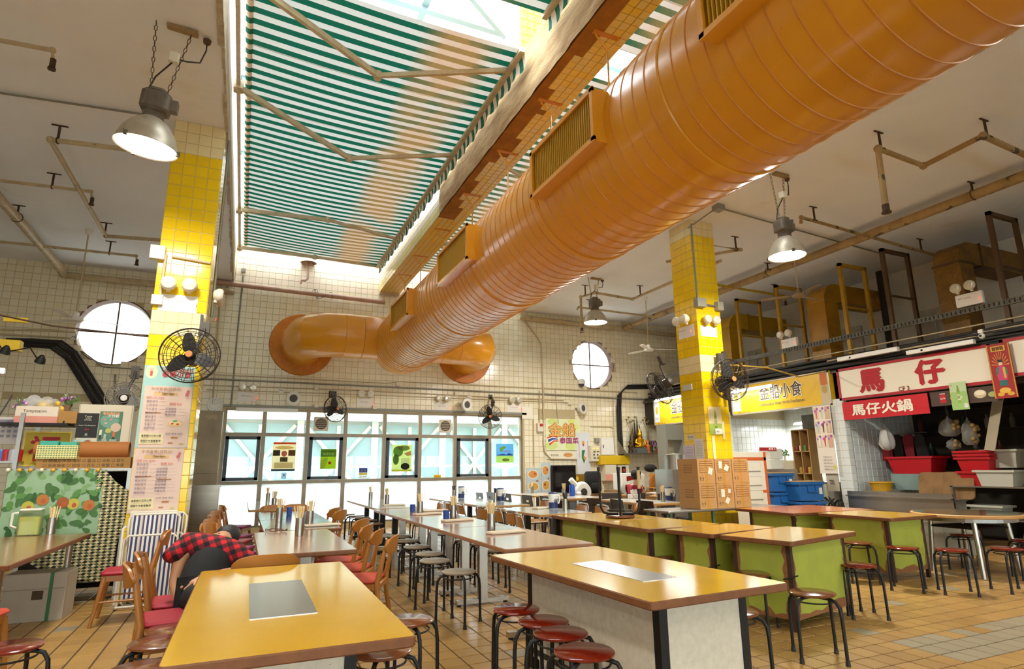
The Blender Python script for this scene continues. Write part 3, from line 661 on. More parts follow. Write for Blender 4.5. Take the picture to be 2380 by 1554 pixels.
pipe('sprinkler_pipe', [(8.6, 10.2, PZ-.05), (12.2, 10.35, PZ-.05), (12.25, 10.35, PZ-.2)], .03, yp, 'yellow sprinkler pipe above the raised ducts', supports=[(11.9, 10.34, PZ-.05)], nozzle=(12.25, 10.35, PZ-.16))
pipe('ceiling_conduit', [(7.1, 7.9, ZC-.2), (7.25, 7.3, ZC-.03), (12.2, 7.75, ZC-.03)], .014, cond_g, 'grey conduit across the right ceiling from the column head', fit=False, cat='conduit')
solo('junction_box', MB().slab(7.17, 7.33, 7.2, 7.36, ZC-.1, ZC, .01, .004), mat('grey_box', '#8f8d84', .5), 'grey junction box on the ceiling above the right column', 'junction box')
# conduits on the back wall
def wp(*ps): return [at(px, py, y=WB-.035) for px, py in ps]
CW = [('grey conduit crossing the whole back wall below the duct', [(300, 873), (516, 881), (1250, 915), (1425, 925), (1560, 930)], .022, cond_g),
      ('cream conduit just above the grey one on the back wall', [(470, 868), (900, 890), (925, 886), (1330, 905), (1480, 912)], .016, cond_c),
      ('cream conduit above the emergency lights of the back wall', [(430, 893), (800, 905), (1200, 925), (1310, 930)], .014, cond_c),
      ('lowest cream conduit above the window wall', [(480, 905), (860, 917), (1320, 935)], .011, cond_c),
      ('grey upright conduit left of the orange wall flange', [(566, 640), (553, 760), (545, 850), (537, 945)], .018, cond_g),
      ('cream bent conduit beside the left column', [(530, 665), (513, 690), (505, 780), (494, 940)], .018, cond_c),
      ('brown double conduit bending down beside the right flange', [(1212, 735), (1250, 785), (1258, 800), (1262, 905), (1263, 960)], .022, cond_c),
      ('cream conduit dropping to the red fire alarm', [(1254, 907), (1254, 985)], .014, cond_c),
      ('cream conduit running down past the food posters', [(1240, 975), (1241, 1080)], .016, cond_c),
      ('cream conduit framing the golden boat poster', [(1264, 900), (1263, 1030), (1266, 1050), (1280, 1066), (1340, 1067)], .018, cond_c),
      ('cream conduit from the loudspeaker to the cable riser', [(1372, 990), (1420, 991), (1427, 997), (1428, 1040)], .014, cond_c),
      ('cream conduit pair beside the black cable riser', [(1425, 925), (1428, 1060)], .014, cond_c),
      ('pale conduit on the wall above the left stalls', [(0, 765), (120, 768), (175, 772), (178, 800)], .02, cond_c),
      ('lower pale conduit on the wall above the left stalls', [(0, 777), (170, 786)], .016, cond_c),
      ('dark conduit under the left round window', [(190, 815), (240, 852), (330, 858)], .014, cond_g),
      ('dark upright conduit behind the grey fan', [(268, 870), (265, 930)], .02, cond_g),
      ('cream conduit from round window to the wall camera', [(1290, 905), (1298, 985)], .01, cond_c)]
for lb, ps, r, m in CW: pipe('wall_conduit', wp(*ps), r, m, lb, 8, fit=False, cat='conduit')
for lb, ps, r in (('black cable bundle on ladder descending the back wall at the left', [(0, 795), (60, 796), (130, 800), (165, 825), (200, 880), (240, 945)], .05), ('black cable bundle arching down the back wall beside the altar shelf', [(1600, 898), (1500, 898), (1455, 899), (1440, 915), (1438, 950), (1440, 1000), (1444, 1062)], .04)):
    p = thing('cable_riser', lb, 'cables'); base = wp(*ps)
    for k in range(5):
        off = Vector(((k-2)*r*.9 if k else -r*1.8, -.02*(k % 2), (k-2)*r*.75)); obj('cable', MB().tube([q+off for q in base], r*.5, 8), black_c, p, 50)
# long wire across from the left to the left column
solo('catenary_wire', MB().tube([(-4.4, 9.5, 3.7), (-3.3, 9.0, 3.36), (-2.2, 8.5, 3.1), (-1.13, 8.0, 2.95)], .011, 6), iron, 'slack brown wire strung from the left to the tiled column', 'wire', 50)

# ================================================================== FANS
black_m = mat('black_enamel', '#1d1a17', .45, .2); wire_m = mat('fan_wire', '#3a3128', .5, .4); badge = mat('orange_badge', '#c0743a', .5)
chrome = mat('chrome', '#c8c4bc', .2, 1.); motor_m = mat('motor_grey', '#4c463e', .5, .3, var=.2); white_m = mat('white_enamel', '#ece9e0', .4); grey_bl = mat('grey_blade', '#6f6d69', .4)
def cage_fan(R_=.31, blade=black_m, wm=wire_m, bdg=badge, n=18):
    t = thing('wall_fan', 'x', 'fan')          # faces -Y, origin at cage centre
    f = MB()
    for r, y in ((R_, -.02), (R_, -.07), (R_*.86, -.10), (R_*.72, -.115), (R_*.58, -.125), (R_*.44, -.13), (R_*.30, -.135), (R_*.9, .05), (R_*.6, .09), (R_*.35, .1)): f.torus((0, y, 0), r, .0035, 36, 4, ax=(0,1,0))
    for k in range(n):
        a = 2*math.pi*k/n; c, s = math.cos(a), math.sin(a)
        f.tube([(.1*c, -.137, .1*s), (R_*.6*c, -.125, R_*.6*s), (R_*.9*c, -.095, R_*.9*s), (R_*c, -.06, R_*s), (R_*c, -.02, R_*s), (R_*.9*c, .05, R_*.9*s), (R_*.4*c, .1, R_*.4*s)], .003, 4)
    obj('cage', f, wm, t)
    obj('rim', MB().torus((0, -.045, 0), R_, .008, 40, 6, ax=(0,1,0)), wm, t, 50)
    for k in range(3):
        a = R(100+120*k); vs = []; m = 6
        for i in range(m+1):
            r = .06+(R_*.86-.06)*i/m; wd = .03+.075*math.sin(math.pi*min(1, .25+.7*i/m)); tw = .5-.35*i/m
            for e in (-1, 1):
                an = a+e*wd/max(r, .09)*.75; vs.append((r*math.cos(an), -.03+e*tw*.05, r*math.sin(an)))
        b = MB().add(vs+[(x, y+.006, z) for x, y, z in vs], [(2*i, 2*i+1, 2*i+3, 2*i+2) for i in range(m)]+[(2*i+2*m+2, 2*i+2*m+4, 2*i+2*m+5, 2*i+2*m+3) for i in range(m)]+[(2*i, 2*i+2, 2*i+2*m+4, 2*i+2*m+2) for i in range(m)]+[(2*i+1, 2*i+2*m+3, 2*i+2*m+5, 2*i+3) for i in range(m)])
        obj('blade', b, blade, t, 60)
    hb = obj('hub', MB().lathe([(0, -.1), (.04, -.1), (.055, -.07), (.06, 0), (.05, .04)], 20, ax=(0,1,0)), black_m, t, 40)
    obj('badge', MB().lathe([(0, -.148), (.034, -.146), (.038, -.138), (0, -.136)], 20, ax=(0,1,0)), bdg, t, 40)
    obj('motor', MB().lathe([(.0, .26), (.05, .255), (.085, .22), (.09, .1), (.07, .05), (0, .04)], 20, ax=(0,1,0)), motor_m, t, 40)
    br = obj('bracket', MB().tube([(.03, .17, .05), (.03, .17, .16), (.08, .2, .30), (.08, .26, .40)], .018, 8).bx(.03, .13, .24, .30, .30, .46), motor_m, t, 50)
    return t
cf = Proto(cage_fan())
F1 = at(443, 827, y=7.55); cf(F1, R(-4), 'black caged fan on the yellow column with paper menus', 'black caged fans')
F2 = at(777, 950, y=WB-.5); cf(F2, R(28), 'black caged fan at the window top, the left one of two above the window wall', 'black caged fans', scale=1.0)
F3 = at(1139, 968, y=WB-.45); cf(F3, R(-20), 'black caged fan at the window top, nearest the golden boat poster', 'black caged fans')
F4 = at(1693, 883, y=7.55); cf(F4, R(-8), 'black caged fan on the front of the right column', 'black caged fans', scale=1.12)
F5 = at(1537, 899, x=6.75); cf(F5, R(150), 'black caged fan seen from behind on the side of the right column', 'black caged fans', rot=(R(25), 0, R(200)))
for px, py, X in ((777, 915, None), (1140, 922, None)):
    p = at(px, py, y=WB-.02); solo('fan_bracket', MB().bx(p.x-.05, p.x+.05, WB-.05, WB, p.z-.06, p.z+.06).bar((p.x, WB-.05, p.z), (p.x, WB-.3, p.z-.18), .04, .04), motor_m, 'dark wall bracket carrying the caged fan %s' % ('left over the window wall' if px < 900 else 'near the golden boat poster'), 'bracket')
p = at(1675, 845, y=7.95); solo('fan_pole', MB().bx(p.x-.03, p.x+.03, 7.83, 7.89, 2.5, 3.35).bx(p.x-.03, p.x+.03, 7.86, 7.95, 3.2, 3.26).bx(p.x-.03, p.x+.03, 7.86, 7.95, 2.55, 2.6), motor_m, 'dark steel strut holding the fan on the right column', 'strut')
solo('fan_pole', MB().bx(-.60, -.57, 7.9, 7.96, 2.75, 3.25).tube([(-.585, 7.93, 2.8), (-.585, 7.7, 2.78)], .02), motor_m, 'steel strut with yellow tie holding the fan on the menu column', 'strut')
# pedestal-type grey fan on top of the cabinet
gf = cage_fan(.20, grey_bl, mat('pale_wire', '#a39c90', .4, .5), mat('white_badge', '#d8d4cc', .5), 24); gf.name = 'table_fan'
p = at(288, 927, y=8.75); gf.location = p; gf.rotation_euler = (0, 0, R(8)); tag(gf, 'grey plastic fan standing on the cream cabinet beside the menu column', 'fan')
obj('stand', MB().bar((0, .1, 0), (0, .1, -.2), .04, .04).slab(-.1, .1, 0, .2, -.22, -.2, .05, .005), grey_bl, gf)

def ceiling_fan(label, loc, drop, rot, m=white_m, sc=1):
    t = thing('ceiling_fan', label, 'fan', loc, rot, 'ceiling fans')
    obj('rod', MB().tube([(0, 0, 0), (0, 0, -drop)], .013, 8), mat('fan_rod', '#c2b08a', .5), t, 50)
    obj('canopy_cup', MB().lathe([(0, 0), (.06, 0), (.045, -.08), (.015, -.1)], 18), m, t, 40)
    obj('motor', MB().lathe([(.015, .12), (.05, .1), (.055, .03), (.12, 0), (.13, -.03), (.11, -.055), (0, -.06)], 28, (0, 0, -drop)), m, t, 40)
    for k in range(3):
        a = 2*math.pi*k/3; M = Matrix.Rotation(a, 4, 'Z')@Matrix.Translation((0, 0, -drop-.02))@Matrix.Rotation(R(9), 4, 'X'); b = MB(); b.T = M
        b.bx(.1, .24, -.014, .014, -.004, .004); b.prism([(.2, -.045), (.3, -.06), (.68, -.075), (.74, -.03), (.74, .03), (.68, .065), (.3, .05), (.2, .035)], -.004, .004); obj('blade', b, m, t)
    return t
p = at(207, 535, z=ZC); ceiling_fan('white ceiling fan on a long rod before the left round window', p, 1.7, R(20))
p = at(1500, 690, z=ZC); ceiling_fan('white ceiling fan on a long rod between round window and right column', p, 1.42, R(-20))
p = at(1843, 578, z=ZC); ceiling_fan('brownish ceiling fan in front of the yellow raised ducts', p, 1.0, R(10), mat('dusty_fan', '#a08a66', .6))

# ================================================================== EMERGENCY LIGHTS
lampglass = mat('spot_glass', '#d8d4c4', .12, .3); red_led = mat('red_led', '#ff2010', .4, emit=4)
def emlight():
    t = thing('emergency_light', 'x', 'light')          # faces -Y, back at y=0
    b = obj('case', MB().slab(-.19, .19, -.1, .1, -.07, 0, .012, .008), white_m, t); b.rotation_euler = (R(90), 0, 0); b.location = (0, -.0, 0)
    for s in (-1, 1):
        h = obj('spot', MB().lathe([(0, -.14), (.06, -.14), (.075, -.125), (.078, -.09), (.05, -.04), (.02, -.03)], 24, (s*.1, 0, .19), (0,1,0)), ivory, t, 40)
        obj('lens', MB().lathe([(0, -.146), (.05, -.144), (.062, -.141)], 24, (s*.1, 0, .19), (0,1,0)), lampglass, h); obj('stalk', MB().cyl((s*.1, -.06, .1), (s*.1, -.07, .14), .02), ivory, h)
    obj('indicator', MB().bc((.185, -.073, -.03), (.012, .008, .02)), red_led, t)
    tm = MB(); put_text(tm, 'BEST Lighting', -.02, .01, .17, None, 0, .001); o = obj('lettering', tm, flat('#b04838'), t); o.rotation_euler = (R(90), 0, 0); o.location = (0, -.0715, 0)
    return t
em = Proto(emlight())
def emp(px, py, y=None, x=None, rz=0, label='', sc=1): em(at(px, py, x=x, y=y), rz, label, 'twin-spot emergency lights', scale=sc*1.12)
emp(414, 705, y=7.99, label='twin-spot emergency light on the front of the menu column')
em((-.545, 8.3, at(480, 705, x=-.545).z), R(90), 'twin-spot emergency light on the window side of the menu column', 'twin-spot emergency lights')
emp(574, 922, y=WB, label='twin-spot emergency light left over the window wall')
emp(848, 936, y=WB, label='twin-spot emergency light over the middle of the window wall, first right of the fan'); emp(1027, 945, y=WB, label='twin-spot emergency light over the window wall beside the round loudspeaker')
emp(1195, 948, y=WB, label='twin-spot emergency light at the right end of the window wall')
emp(1648, 770, y=7.94, label='twin-spot emergency light on the front of the right column', sc=.9)
em((7.17, 8.25, at(1583, 775, x=7.17).z), R(-90), 'twin-spot emergency light on the side of the right column facing the duct', 'twin-spot emergency lights')
emp(1833, 797, x=11.42, rz=R(-90), label='twin-spot emergency light on the cable tray before the raised yellow ducts')
emp(2251, 695, x=11.42, rz=R(-90), label='dusty twin-spot emergency light on the cable tray over the horse sign')
# little boxes and conduits on the columns
greyb = mat('grey_switch_box', '#9a9686', .5)
def box(name, p, d, m, label, cat='box', r=.008): return solo(name, MB().slab(p[0]-d[0]/2, p[0]+d[0]/2, p[1]-d[1], p[1], p[2]-d[2]/2, p[2]+d[2]/2, r, .004), m, label, cat)
p = at(368, 590, y=8); box('junction_box', p, (.16, .09, .17), ivory, 'ivory junction box high on the menu column', 'junction box'); za = p.z
p = at(366, 698, y=8); box('junction_box', p, (.12, .06, .12), ivory, 'small ivory box beside the emergency light of the menu column', 'junction box')
pipe('column_conduit', [(-1.05, 7.97, za), (-1.06, 7.97, p.z)], .018, cond_c, 'cream conduit between two boxes on the menu column', 8, fit=False, cat='conduit')
pipe('column_conduit', [(-.98, 7.97, za-.02), (-.56, 7.97, za-.05)], .018, cond_c, 'level cream conduit across the menu column', 8, fit=False, cat='conduit')
pipe('column_conduit', [(-.5, 8.2, ZC-.05), (-.5, 8.2, 3.3)], .018, cond_g, 'grey conduit down the window side of the menu column', 8, fit=False, cat='conduit')
p = at(1602, 703, y=7.95); box('junction_box', (7.22, 7.95, p.z), (.2, .12, .16), greyb, 'grey junction box on the corner of the right column', 'junction box'); zb = p.z
p = at(1664, 713, y=7.95); box('junction_box', (7.66, 7.95, p.z), (.14, .1, .16), greyb, 'grey junction box on the right edge of the right column', 'junction box')
pipe('column_conduit', [(7.2, 7.92, zb), (7.7, 7.92, zb-.02)], .018, cond_g, 'level grey conduit across the right column', 8, fit=False, cat='conduit')
pipe('column_conduit', [(7.19, 7.92, ZC-.1), (7.19, 7.92, zb)], .016, cond_g, 'grey conduit down the corner of the right column', 8, fit=False, cat='conduit')

# ================================================================== WALL DEVICES
spk = MB().lathe([(0, .0), (.09, 0), (.12, -.05), (.16, -.1), (.165, -.17), (.15, -.175), (.1, -.16), (0, -.155)], 28, ax=(0,1,0)); 
def speaker(px, py, rz, label):
    t = thing('loudspeaker', label, 'speaker', at(px, py, y=WB-.1), rz, 'round wall loudspeakers')
    obj('shell', spk, white_m, t, 40); obj('grille', MB().lathe([(0, -.168), (.085, -.168), (.09, -.172)], 24, ax=(0,1,0)), mat('speaker_mesh', '#55534f', .7), t); obj('mount', MB().bc((0, .05, 0), (.05, .12, .05)), cond_g, t)
speaker(684, 927, R(-10), 'round white loudspeaker over the window wall, left one'); speaker(1077, 941, R(20), 'round white loudspeaker over the window wall beside two emergency lights'); speaker(1345, 949, R(25), 'round white loudspeaker above the golden boat poster')
for px, lb in ((746, 'square white exhaust fan in the top pane left of centre'), (1034, 'square white exhaust fan in the top pane right of centre')):
    p = at(px, 985, y=WB+.06); t = thing('exhaust_fan', lb, 'fan', (p.x, WB+.06, 2.47), 0, 'window exhaust fans')
    obj('case', MB().slab(-.17, .17, -.17, .17, 0, .05, .02, .008), mat('aged_white', '#d9d0bc', .5), t, None, None, (R(90), 0, 0)); obj('louvre_disc', MB().lathe([(0, -.056), (.12, -.056), (.135, -.05)], 28, ax=(0,1,0)), mat('brown_mesh', '#5d4e3e', .7), t)
    for k in range(5): obj('louvre_bar', MB().bx(-.12*math.cos(math.asin((k-2)*.4)), .12*math.cos(math.asin((k-2)*.4)), -.062, -.056, (k-2)*.045-.004, (k-2)*.045+.004), mat('aged_white', '#d9d0bc', .5), t)
t = thing('security_camera', 'white dome security camera beneath the right round window', 'camera', at(1352, 890, y=WB-.12))
obj('housing', MB().lathe([(0, .14), (.06, .13), (.1, .08), (.11, 0), (.1, -.03)], 24), white_m, t, 40); obj('dome', MB().ball((0, -.0, -.03), .085, 18, 10), mat('smoked_dome', '#4b4a48', .1), t, 60); obj('arm', MB().bx(-.03, .03, 0, .12, .06, .12), white_m, t)
tm = MB(); put_text(tm, 'cctv', 0, .04, .1, None, 0, 0); o = obj('lettering', tm, flat('#3a4a86'), t, None, (0, -.113, 0), (R(90), 0, 0))
for px, py, lb in ((519, 912, 'cream clock'),): pass
t = thing('wall_clock', 'round white clock half hidden behind the steel cabinet', 'clock', at(500, 940, y=WB-.03)); obj('case', MB().lathe([(0, -.02), (.14, -.02), (.16, -.03), (.165, 0), (.16, .02)], 32, ax=(0,1,0)), white_m, t, 40)
tm = MB(); [put_text(tm, str(k), .115*math.sin(R(30*k)), .115*math.cos(R(30*k)), None, .025, 0, 0) for k in range(1, 13)]; obj('numerals', tm, black_m, t, None, (0, -.024, 0), (R(90), 0, 0)); obj('hands', MB().bar((0, -.026, 0), (.06, -.026, .05), .008, .002).bar((0, -.026, 0), (-.02, -.026, .09), .006, .002), black_m, t)
for px, py, c, lb in ((654, 907, 'PA', 'small PA socket plate over the window wall, left one'), (1091, 925, 'PA', 'small PA socket plate over the window wall, near the round loudspeaker'), (172, 783, 'PA', 'small PA socket plate left of the left round window'), (305, 890, 'PA', 'small PA socket plate beside the grey fan')):
    o = sheet('socket_plate', lb, 'socket', at(px, py, y=WB-.05), (1,0,0), (0,0,1), .11, .11, white_m, [('t', c, 0, 0, 1.4, None, '#222222')], .04, group='PA socket plates')
for px, py, lb in ((735, 902, 'cream box on the conduit left of the duct end'), (924, 893, 'cream box on the conduit below the duct end'), (735, 942, 'cream box beside the left window fan'), (870, 946, 'cream box right of the middle emergency light'), (600, 935, 'cream box right of the left emergency light'), (1060, 915, 'cream box on the conduit right of the duct end'), (1323, 937, 'cream box above the loudspeaker over the poster'), (566, 629, 'grey box high on the back wall beneath the awning')):
    box('conduit_box', at(px, py, y=WB-.004), (.1, .06, .1), greyb if 'grey' in lb else ivory, lb, 'junction box')
t = thing('fire_alarm', 'ivory fire alarm box with red call point on the back wall', 'alarm', at(1253, 993, y=WB-.005)); obj('case', MB().slab(-.09, .09, -.1, 0, -.12, .12, .01, .005), ivory, t); obj('call_point', MB().bx(-.03, .07, -.115, -.1, .03, .1), mat('alarm_red', '#c3281e', .5), t)
p = at(717, 612, y=WB-.1); t = thing('vent_cowl', 'pink conical cowl on a pipe high on the back wall', 'vent', (p.x, WB-.13, p.z)); obj('cone', MB().lathe([(0, .24), (.03, .22), (.2, 0), (.17, 0)], 24), pinkpipe, t, 40); obj('stem', MB().tube([(0, 0, .05), (0, 0, -.42), (-.06, 0, -.47), (-.14, 0, -.47), (-.15, 0, -.56)], .03, 10), pinkpipe, t, 50)
t = solo('tube_light', MB().bx(-.22, 1.12, WB-.16, WB-.06, 2.72, 2.8), white_m, 'white unlit tube light along the window head at the left', 'light')

# ================================================================== TABLES
ytop = mat('yellow_laminate', '#dcab26', .15, var=.1, scale=3, stain=(2.6, .64, '#b88c24'), coat=.25)
brown_edge = mat('brown_edge_strip', '#7c4a22', .55, var=.3, scale=18)
pinktop = mat('pink_brown_laminate', '#a07058', .18, var=.08, scale=30, coat=.4); pink_edge = mat('pink_edge', '#9c6a48', .4)
browntop = mat('brown_laminate', '#9a6b48', .18, var=.12, scale=8, coat=.2); darktop = mat('dark_laminate', '#4d4743', .1, var=.1, scale=10, coat=.3)
paletop = mat('pale_blue_laminate', '#c3ccc8', .1, var=.06, scale=10, coat=.3); wood_edge = mat('light_wood_edge', '#b98a4e', .5); paletop2 = mat('grey_white_laminate', '#d2d0c6', .2, coat=.2)
orangetop = mat('orange_wood_top', '#c06a1c', .22, var=.25, scale=3, stretch=(1, 6, 1), coat=.2)
steel = mat('brushed_steel', '#a8a39a', .32, .9, var=.15, scale=4); steelplate = mat('mirror_steel_plate', '#cfd1d5', .24, 1.)
blackleg = mat('black_steel_leg', '#1c1a18', .5, .3); chromeleg = mat('chrome_leg', '#b5aea2', .25, .9)
whitepanel = mat('speckled_white_panel', '#d8ccb4', .6, var=.18, scale=25, spots=(60, .74, '#8f7f66'))
greenpaint = mat('lime_green_paint', '#a6ac40', .5, var=.22, scale=4, spots=(16, .73, '#6b6a26'))
plywood = mat('bare_plywood', '#8d5a2e', .8, var=.3, scale=6, stretch=(1, 1, 5)); darkleg = mat('dark_angle_leg', '#3d2616', .7, var=.3, scale=8)
ZT = .75
def tbl(label, cx, cy, w, d, rz, top, edge, group=None, z=ZT, th=.042, r=.03, name='dining_table'):
    t = thing(name, label, 'table', (cx, cy, 0), rz, group)
    obj('tabletop', MB().slab(-w/2, w/2, -d/2, d/2, z-th, z, r, .006, 0, 1), [top, edge], t)
    return t
def panels(t, x0, x1, y0, y1, z0, z1, m, leg, lw=.05, chips=False):
    T = .018
    for q in ((x0, x1, y0, y0+T), (x0, x1, y1-T, y1), (x0, x0+T, y0+T, y1-T), (x1-T, x1, y0+T, y1-T)):
        p = obj('side_panel', MB().bx(q[0], q[1], q[2], q[3], z0, z1), m, t)
        if chips:
            n = 0; along_x = q[1]-q[0] > q[3]-q[2]
            L_ = (q[1]-q[0]) if along_x else (q[3]-q[2])
            c = MB(); rnd = random.Random(int((x0+y0+q[0]*7+q[2]*13)*1000))
            def strip(edge):        # ragged strip of bare wood along one edge of the panel
                pts = [(0, 0)] if edge < 2 else [(0, 0)]
                H = z1-z0; pts = []; m_ = 9
                if edge in (0, 1):
                    for i in range(m_+1): pts.append((rnd.uniform(.015, .07)*(1.6 if i < 3 else 1), H*i/m_))
                    pl = [(0, H), (0, 0)]+pts
                    return [(p_[0] if edge == 0 else L_-p_[0], p_[1]) for p_ in pl]
                for i in range(m_+1): pts.append((L_*i/m_, rnd.uniform(.01, .09)))
                return [(L_, 0), (0, 0)]+pts
            for e_ in ([0, 1, 2] if rnd.random() < .7 else [1, 2]):
                pl = strip(e_); n_ = len(pl)
                for a_, b_ in [(1, -1)]:
                    off = -.003
                    if along_x:
                        yy = q[2]-.003 if q[2] == y0 else q[3]+.003
                        c.add([(q[0]+u, yy, z0+v) for u, v in pl], [tuple(range(n_))])
                    else:
                        xx = q[0]-.003 if q[0] == x0 else q[1]+.003
                        c.add([(xx, q[2]+u, z0+v) for u, v in pl], [tuple(range(n_))])
            obj('peeled_patch', c, plywood, p)
    for x in (x0-.006, x1-lw+.006):
        for y in (y0-.006, y1-lw+.006): obj('leg', MB().bx(x, x+lw, y, y+lw, 0, z1), leg, t)
# foreground yellow table, left
t1 = tbl('long yellow table with a square steel plate, nearest the camera at the left', .25, 3.56, .9, 2.14, R(-.5), ytop, brown_edge)
panels(t1, -.22, .26, -.78, .85, .06, .7, whitepanel, blackleg)
p0, p1, p2 = at(582, 1440, z=ZT), at(755, 1430, z=ZT), at(583, 1357, z=ZT)
obj('steel_plate', MB().bx(p0.x-.25, p1.x-.27, p0.y-3.56, p2.y-3.56, ZT-.001, ZT+.003), steelplate, t1)
# foreground yellow table, right
t2 = tbl('long yellow table with a steel strip and white panelled base, in the foreground', 2.31, 3.5, .985, 1.86, R(3), ytop, brown_edge)
panels(t2, -.27, .36, -.72, .72, .08, .7, whitepanel, blackleg, .055)
obj('steel_strip', MB().bx(-.19, .07, -.5, .26, ZT-.001, ZT+.003), steelplate, t2)
obj('foot_rail', MB().bx(-.27, -.24, -.7, .7, .1, .14), blackleg, t2)
# lime green tables
G = [('yellow-topped lime green table farthest along the counter row, beside the pale tables', 4.44, 6.93, 1.04, 1.12, 0), ('yellow-topped lime green table carrying the upturned stool', 4.44, 5.84, 1.04, 1.0, 0),
     ('yellow-topped lime green table third along the counter row', 4.63, 5.03, 1.06, .6, 10), ('yellow-topped lime green table with badly peeled panels at the near end of the row', 4.85, 4.36, 1.22, .71, 13)]
for lb, x, y, w, d, a in G:
    t = tbl(lb, x, y, w, d, R(a), ytop, brown_edge, 'lime green counter tables'); ww = w/2-.11
    panels(t, -ww, ww, -d/2+.09, d/2-.07, .09, .71, greenpaint, darkleg, .04, chips=True)
    obj('latch_wire', MB().tube([(-ww-.03, -d/2+.16, .42), (-ww-.02, -d/2+.08, .44), (-ww+.06, -d/2+.07, .45)], .006, 5), blackleg, t)
t = tbl('orange wood table with green panels behind the lime tables', 7.62, 6.56, 1.5, 1.16, R(-4), orangetop, brown_edge); panels(t, -.6, .3, -.42, .42, .1, .71, greenpaint, darkleg, .04, True)
t = tbl('yellow table with lime green panels beside the round table', 7.61, 5.42, .94, 1.0, R(2), ytop, brown_edge); panels(t, -.38, .34, -.38, .4, .1, .71, greenpaint, darkleg, .04, True)
# round table
rt = thing('round_table', 'round dark green-topped table with steel tube legs and wire shelf', 'table', (8.72, 4.95, 0))
obj('tabletop', MB().lathe([(0, .71), (.61, .71), (.62, .72), (.62, .745), (.61, .755), (0, .755)], 56), [wood_edge], rt, 40); obj('inlay', MB().lathe([(0, .756), (.585, .756), (.585, .759), (0, .759)], 56), mat('dark_green_laminate', '#3f4a3a', .1, coat=.3), rt)
for a in range(4):
    q = R(38+90*a); obj('leg', MB().tube([(.4*math.cos(q), .4*math.sin(q), .7), (.46*math.cos(q), .46*math.sin(q), 0)], .03, 12), chromeleg, rt, 50)
sh = MB(); cs = [(.42*math.cos(R(38+90*a)), .42*math.sin(R(38+90*a)), .58) for a in range(4)]; [sh.tube([cs[i], cs[(i+1) % 4]], .014, 6) for i in range(4)]
for i in range(9): sh.tube([Vector(cs[0]).lerp(Vector(cs[1]), i/8), Vector(cs[3]).lerp(Vector(cs[2]), i/8)], .005, 5)
obj('wire_shelf', sh, blackleg, rt); obj('apron', MB().lathe([(.5, .66), (.52, .66), (.52, .71), (.5, .71)], 40), steel, rt)
# pedestal tables in rows
def pedestal(t, d, z=ZT, m=None, single=False):
    for y in ((0,) if single else (-d/2+.28, d/2-.28)):
        p = obj('pedestal_leg', MB().bx(-.045, .045, y-.035, y+.035, .04, z-.03), m or chromeleg, t); obj('foot_bar', MB().bx(-.29, .29, y-.03, y+.03, .02, .06), m or chromeleg, p)
        for s in (-1, 1): obj('glide', MB().cyl((s*.26, y, 0), (s*.26, y, .025), .022, n=10), blackleg, p)
def row(cx, w, ys, top, edge, labels, group, leg=None, rz=0):
    for (y0, y1), lb in zip(ys, labels):
        t = tbl(lb, cx, (y0+y1)/2, w, y1-y0-.015, rz, top, edge, group, th=.036, r=.025); pedestal(t, y1-y0, m=leg)
row(2.42, .84, [(4.62, 6.5), (6.5, 8.3), (8.3, 10.0)], pinktop, pink_edge, ['pinkish brown table of the middle row, nearest the camera', 'pinkish brown table in the middle of the centre row', 'pinkish brown table of the centre row, third from the camera'], 'pinkish tables of the middle row', chromeleg)
row(2.45, .74, [(10.1, 11.65), (11.65, 13.2)], paletop, wood_edge, ['pale glass-like table of the centre row, fourth from the camera', 'pale glass-like table of the centre row beside the window wall'], 'pale tables of the centre row', blackleg)
row(.55, .76, [(5.22, 7.12)], browntop, brown_edge, ['brown table behind the yellow table, beside the sleeping person'], None, chromeleg)
row(.68, .82, [(7.15, 8.75), (8.75, 10.35)], darktop, brown_edge, ['dark table with a napkin pad, second of the left row', 'dark table third of the left row'], 'dark tables of the left row', chromeleg)
row(.56, .8, [(11.0, 12.55), (12.55, 14.1)], paletop, wood_edge, ['pale table near the window in the left row', 'pale table against the window wall in the left row'], 'pale tables of the left row', chromeleg)
row(4.24, .86, [(7.62, 9.2)], paletop, wood_edge, ['pale blue table with a white jug, end to end with the lime tables'], None, blackleg)
row(4.25, .9, [(9.75, 11.3), (11.35, 13.0)], paletop, wood_edge, ['pale blue table with jug and cutlery, second behind the lime tables', 'pale blue table closest to the window behind the lime tables'], 'pale blue tables', blackleg)
tA = tbl('wood-edged pale table under the food posters', 6.75, 13.25, 1.2, 1.3, 0, paletop2, wood_edge); pedestal(tA, 1.3)
tB = tbl('wood-edged pale table with the blue thermos', 6.62, 11.6, 1.05, 1.1, 0, paletop2, wood_edge); pedestal(tB, 1.1)
tC = tbl('wood-edged pale table with the tissue box, in front of the seated person', 6.9, 9.55, .8, 1.65, R(-3), paletop2, wood_edge); pedestal(tC, 1.65)
tD = tbl('wooden table covered in papers where the person in red works', 8.6, 11.35, 1.1, 1.3, R(8), wood_edge, wood_edge); pedestal(tD, 1.3)
tL = tbl('brown table with drink jugs at the left edge', -2.02, 6.8, 1.15, 2.4, R(-1), browntop, brown_edge)
for x, y in ((.45, -.95), (.45, .95), (-.5, -.95), (-.5, .95)): obj('leg', MB().cyl((x, y, 0), (x, y, .71), .03, n=14), chromeleg, tL, 50)
obj('foot_plate', MB().slab(.1, .56, -1.0, -.9, 0, .02, .03, .004), chromeleg, tL)
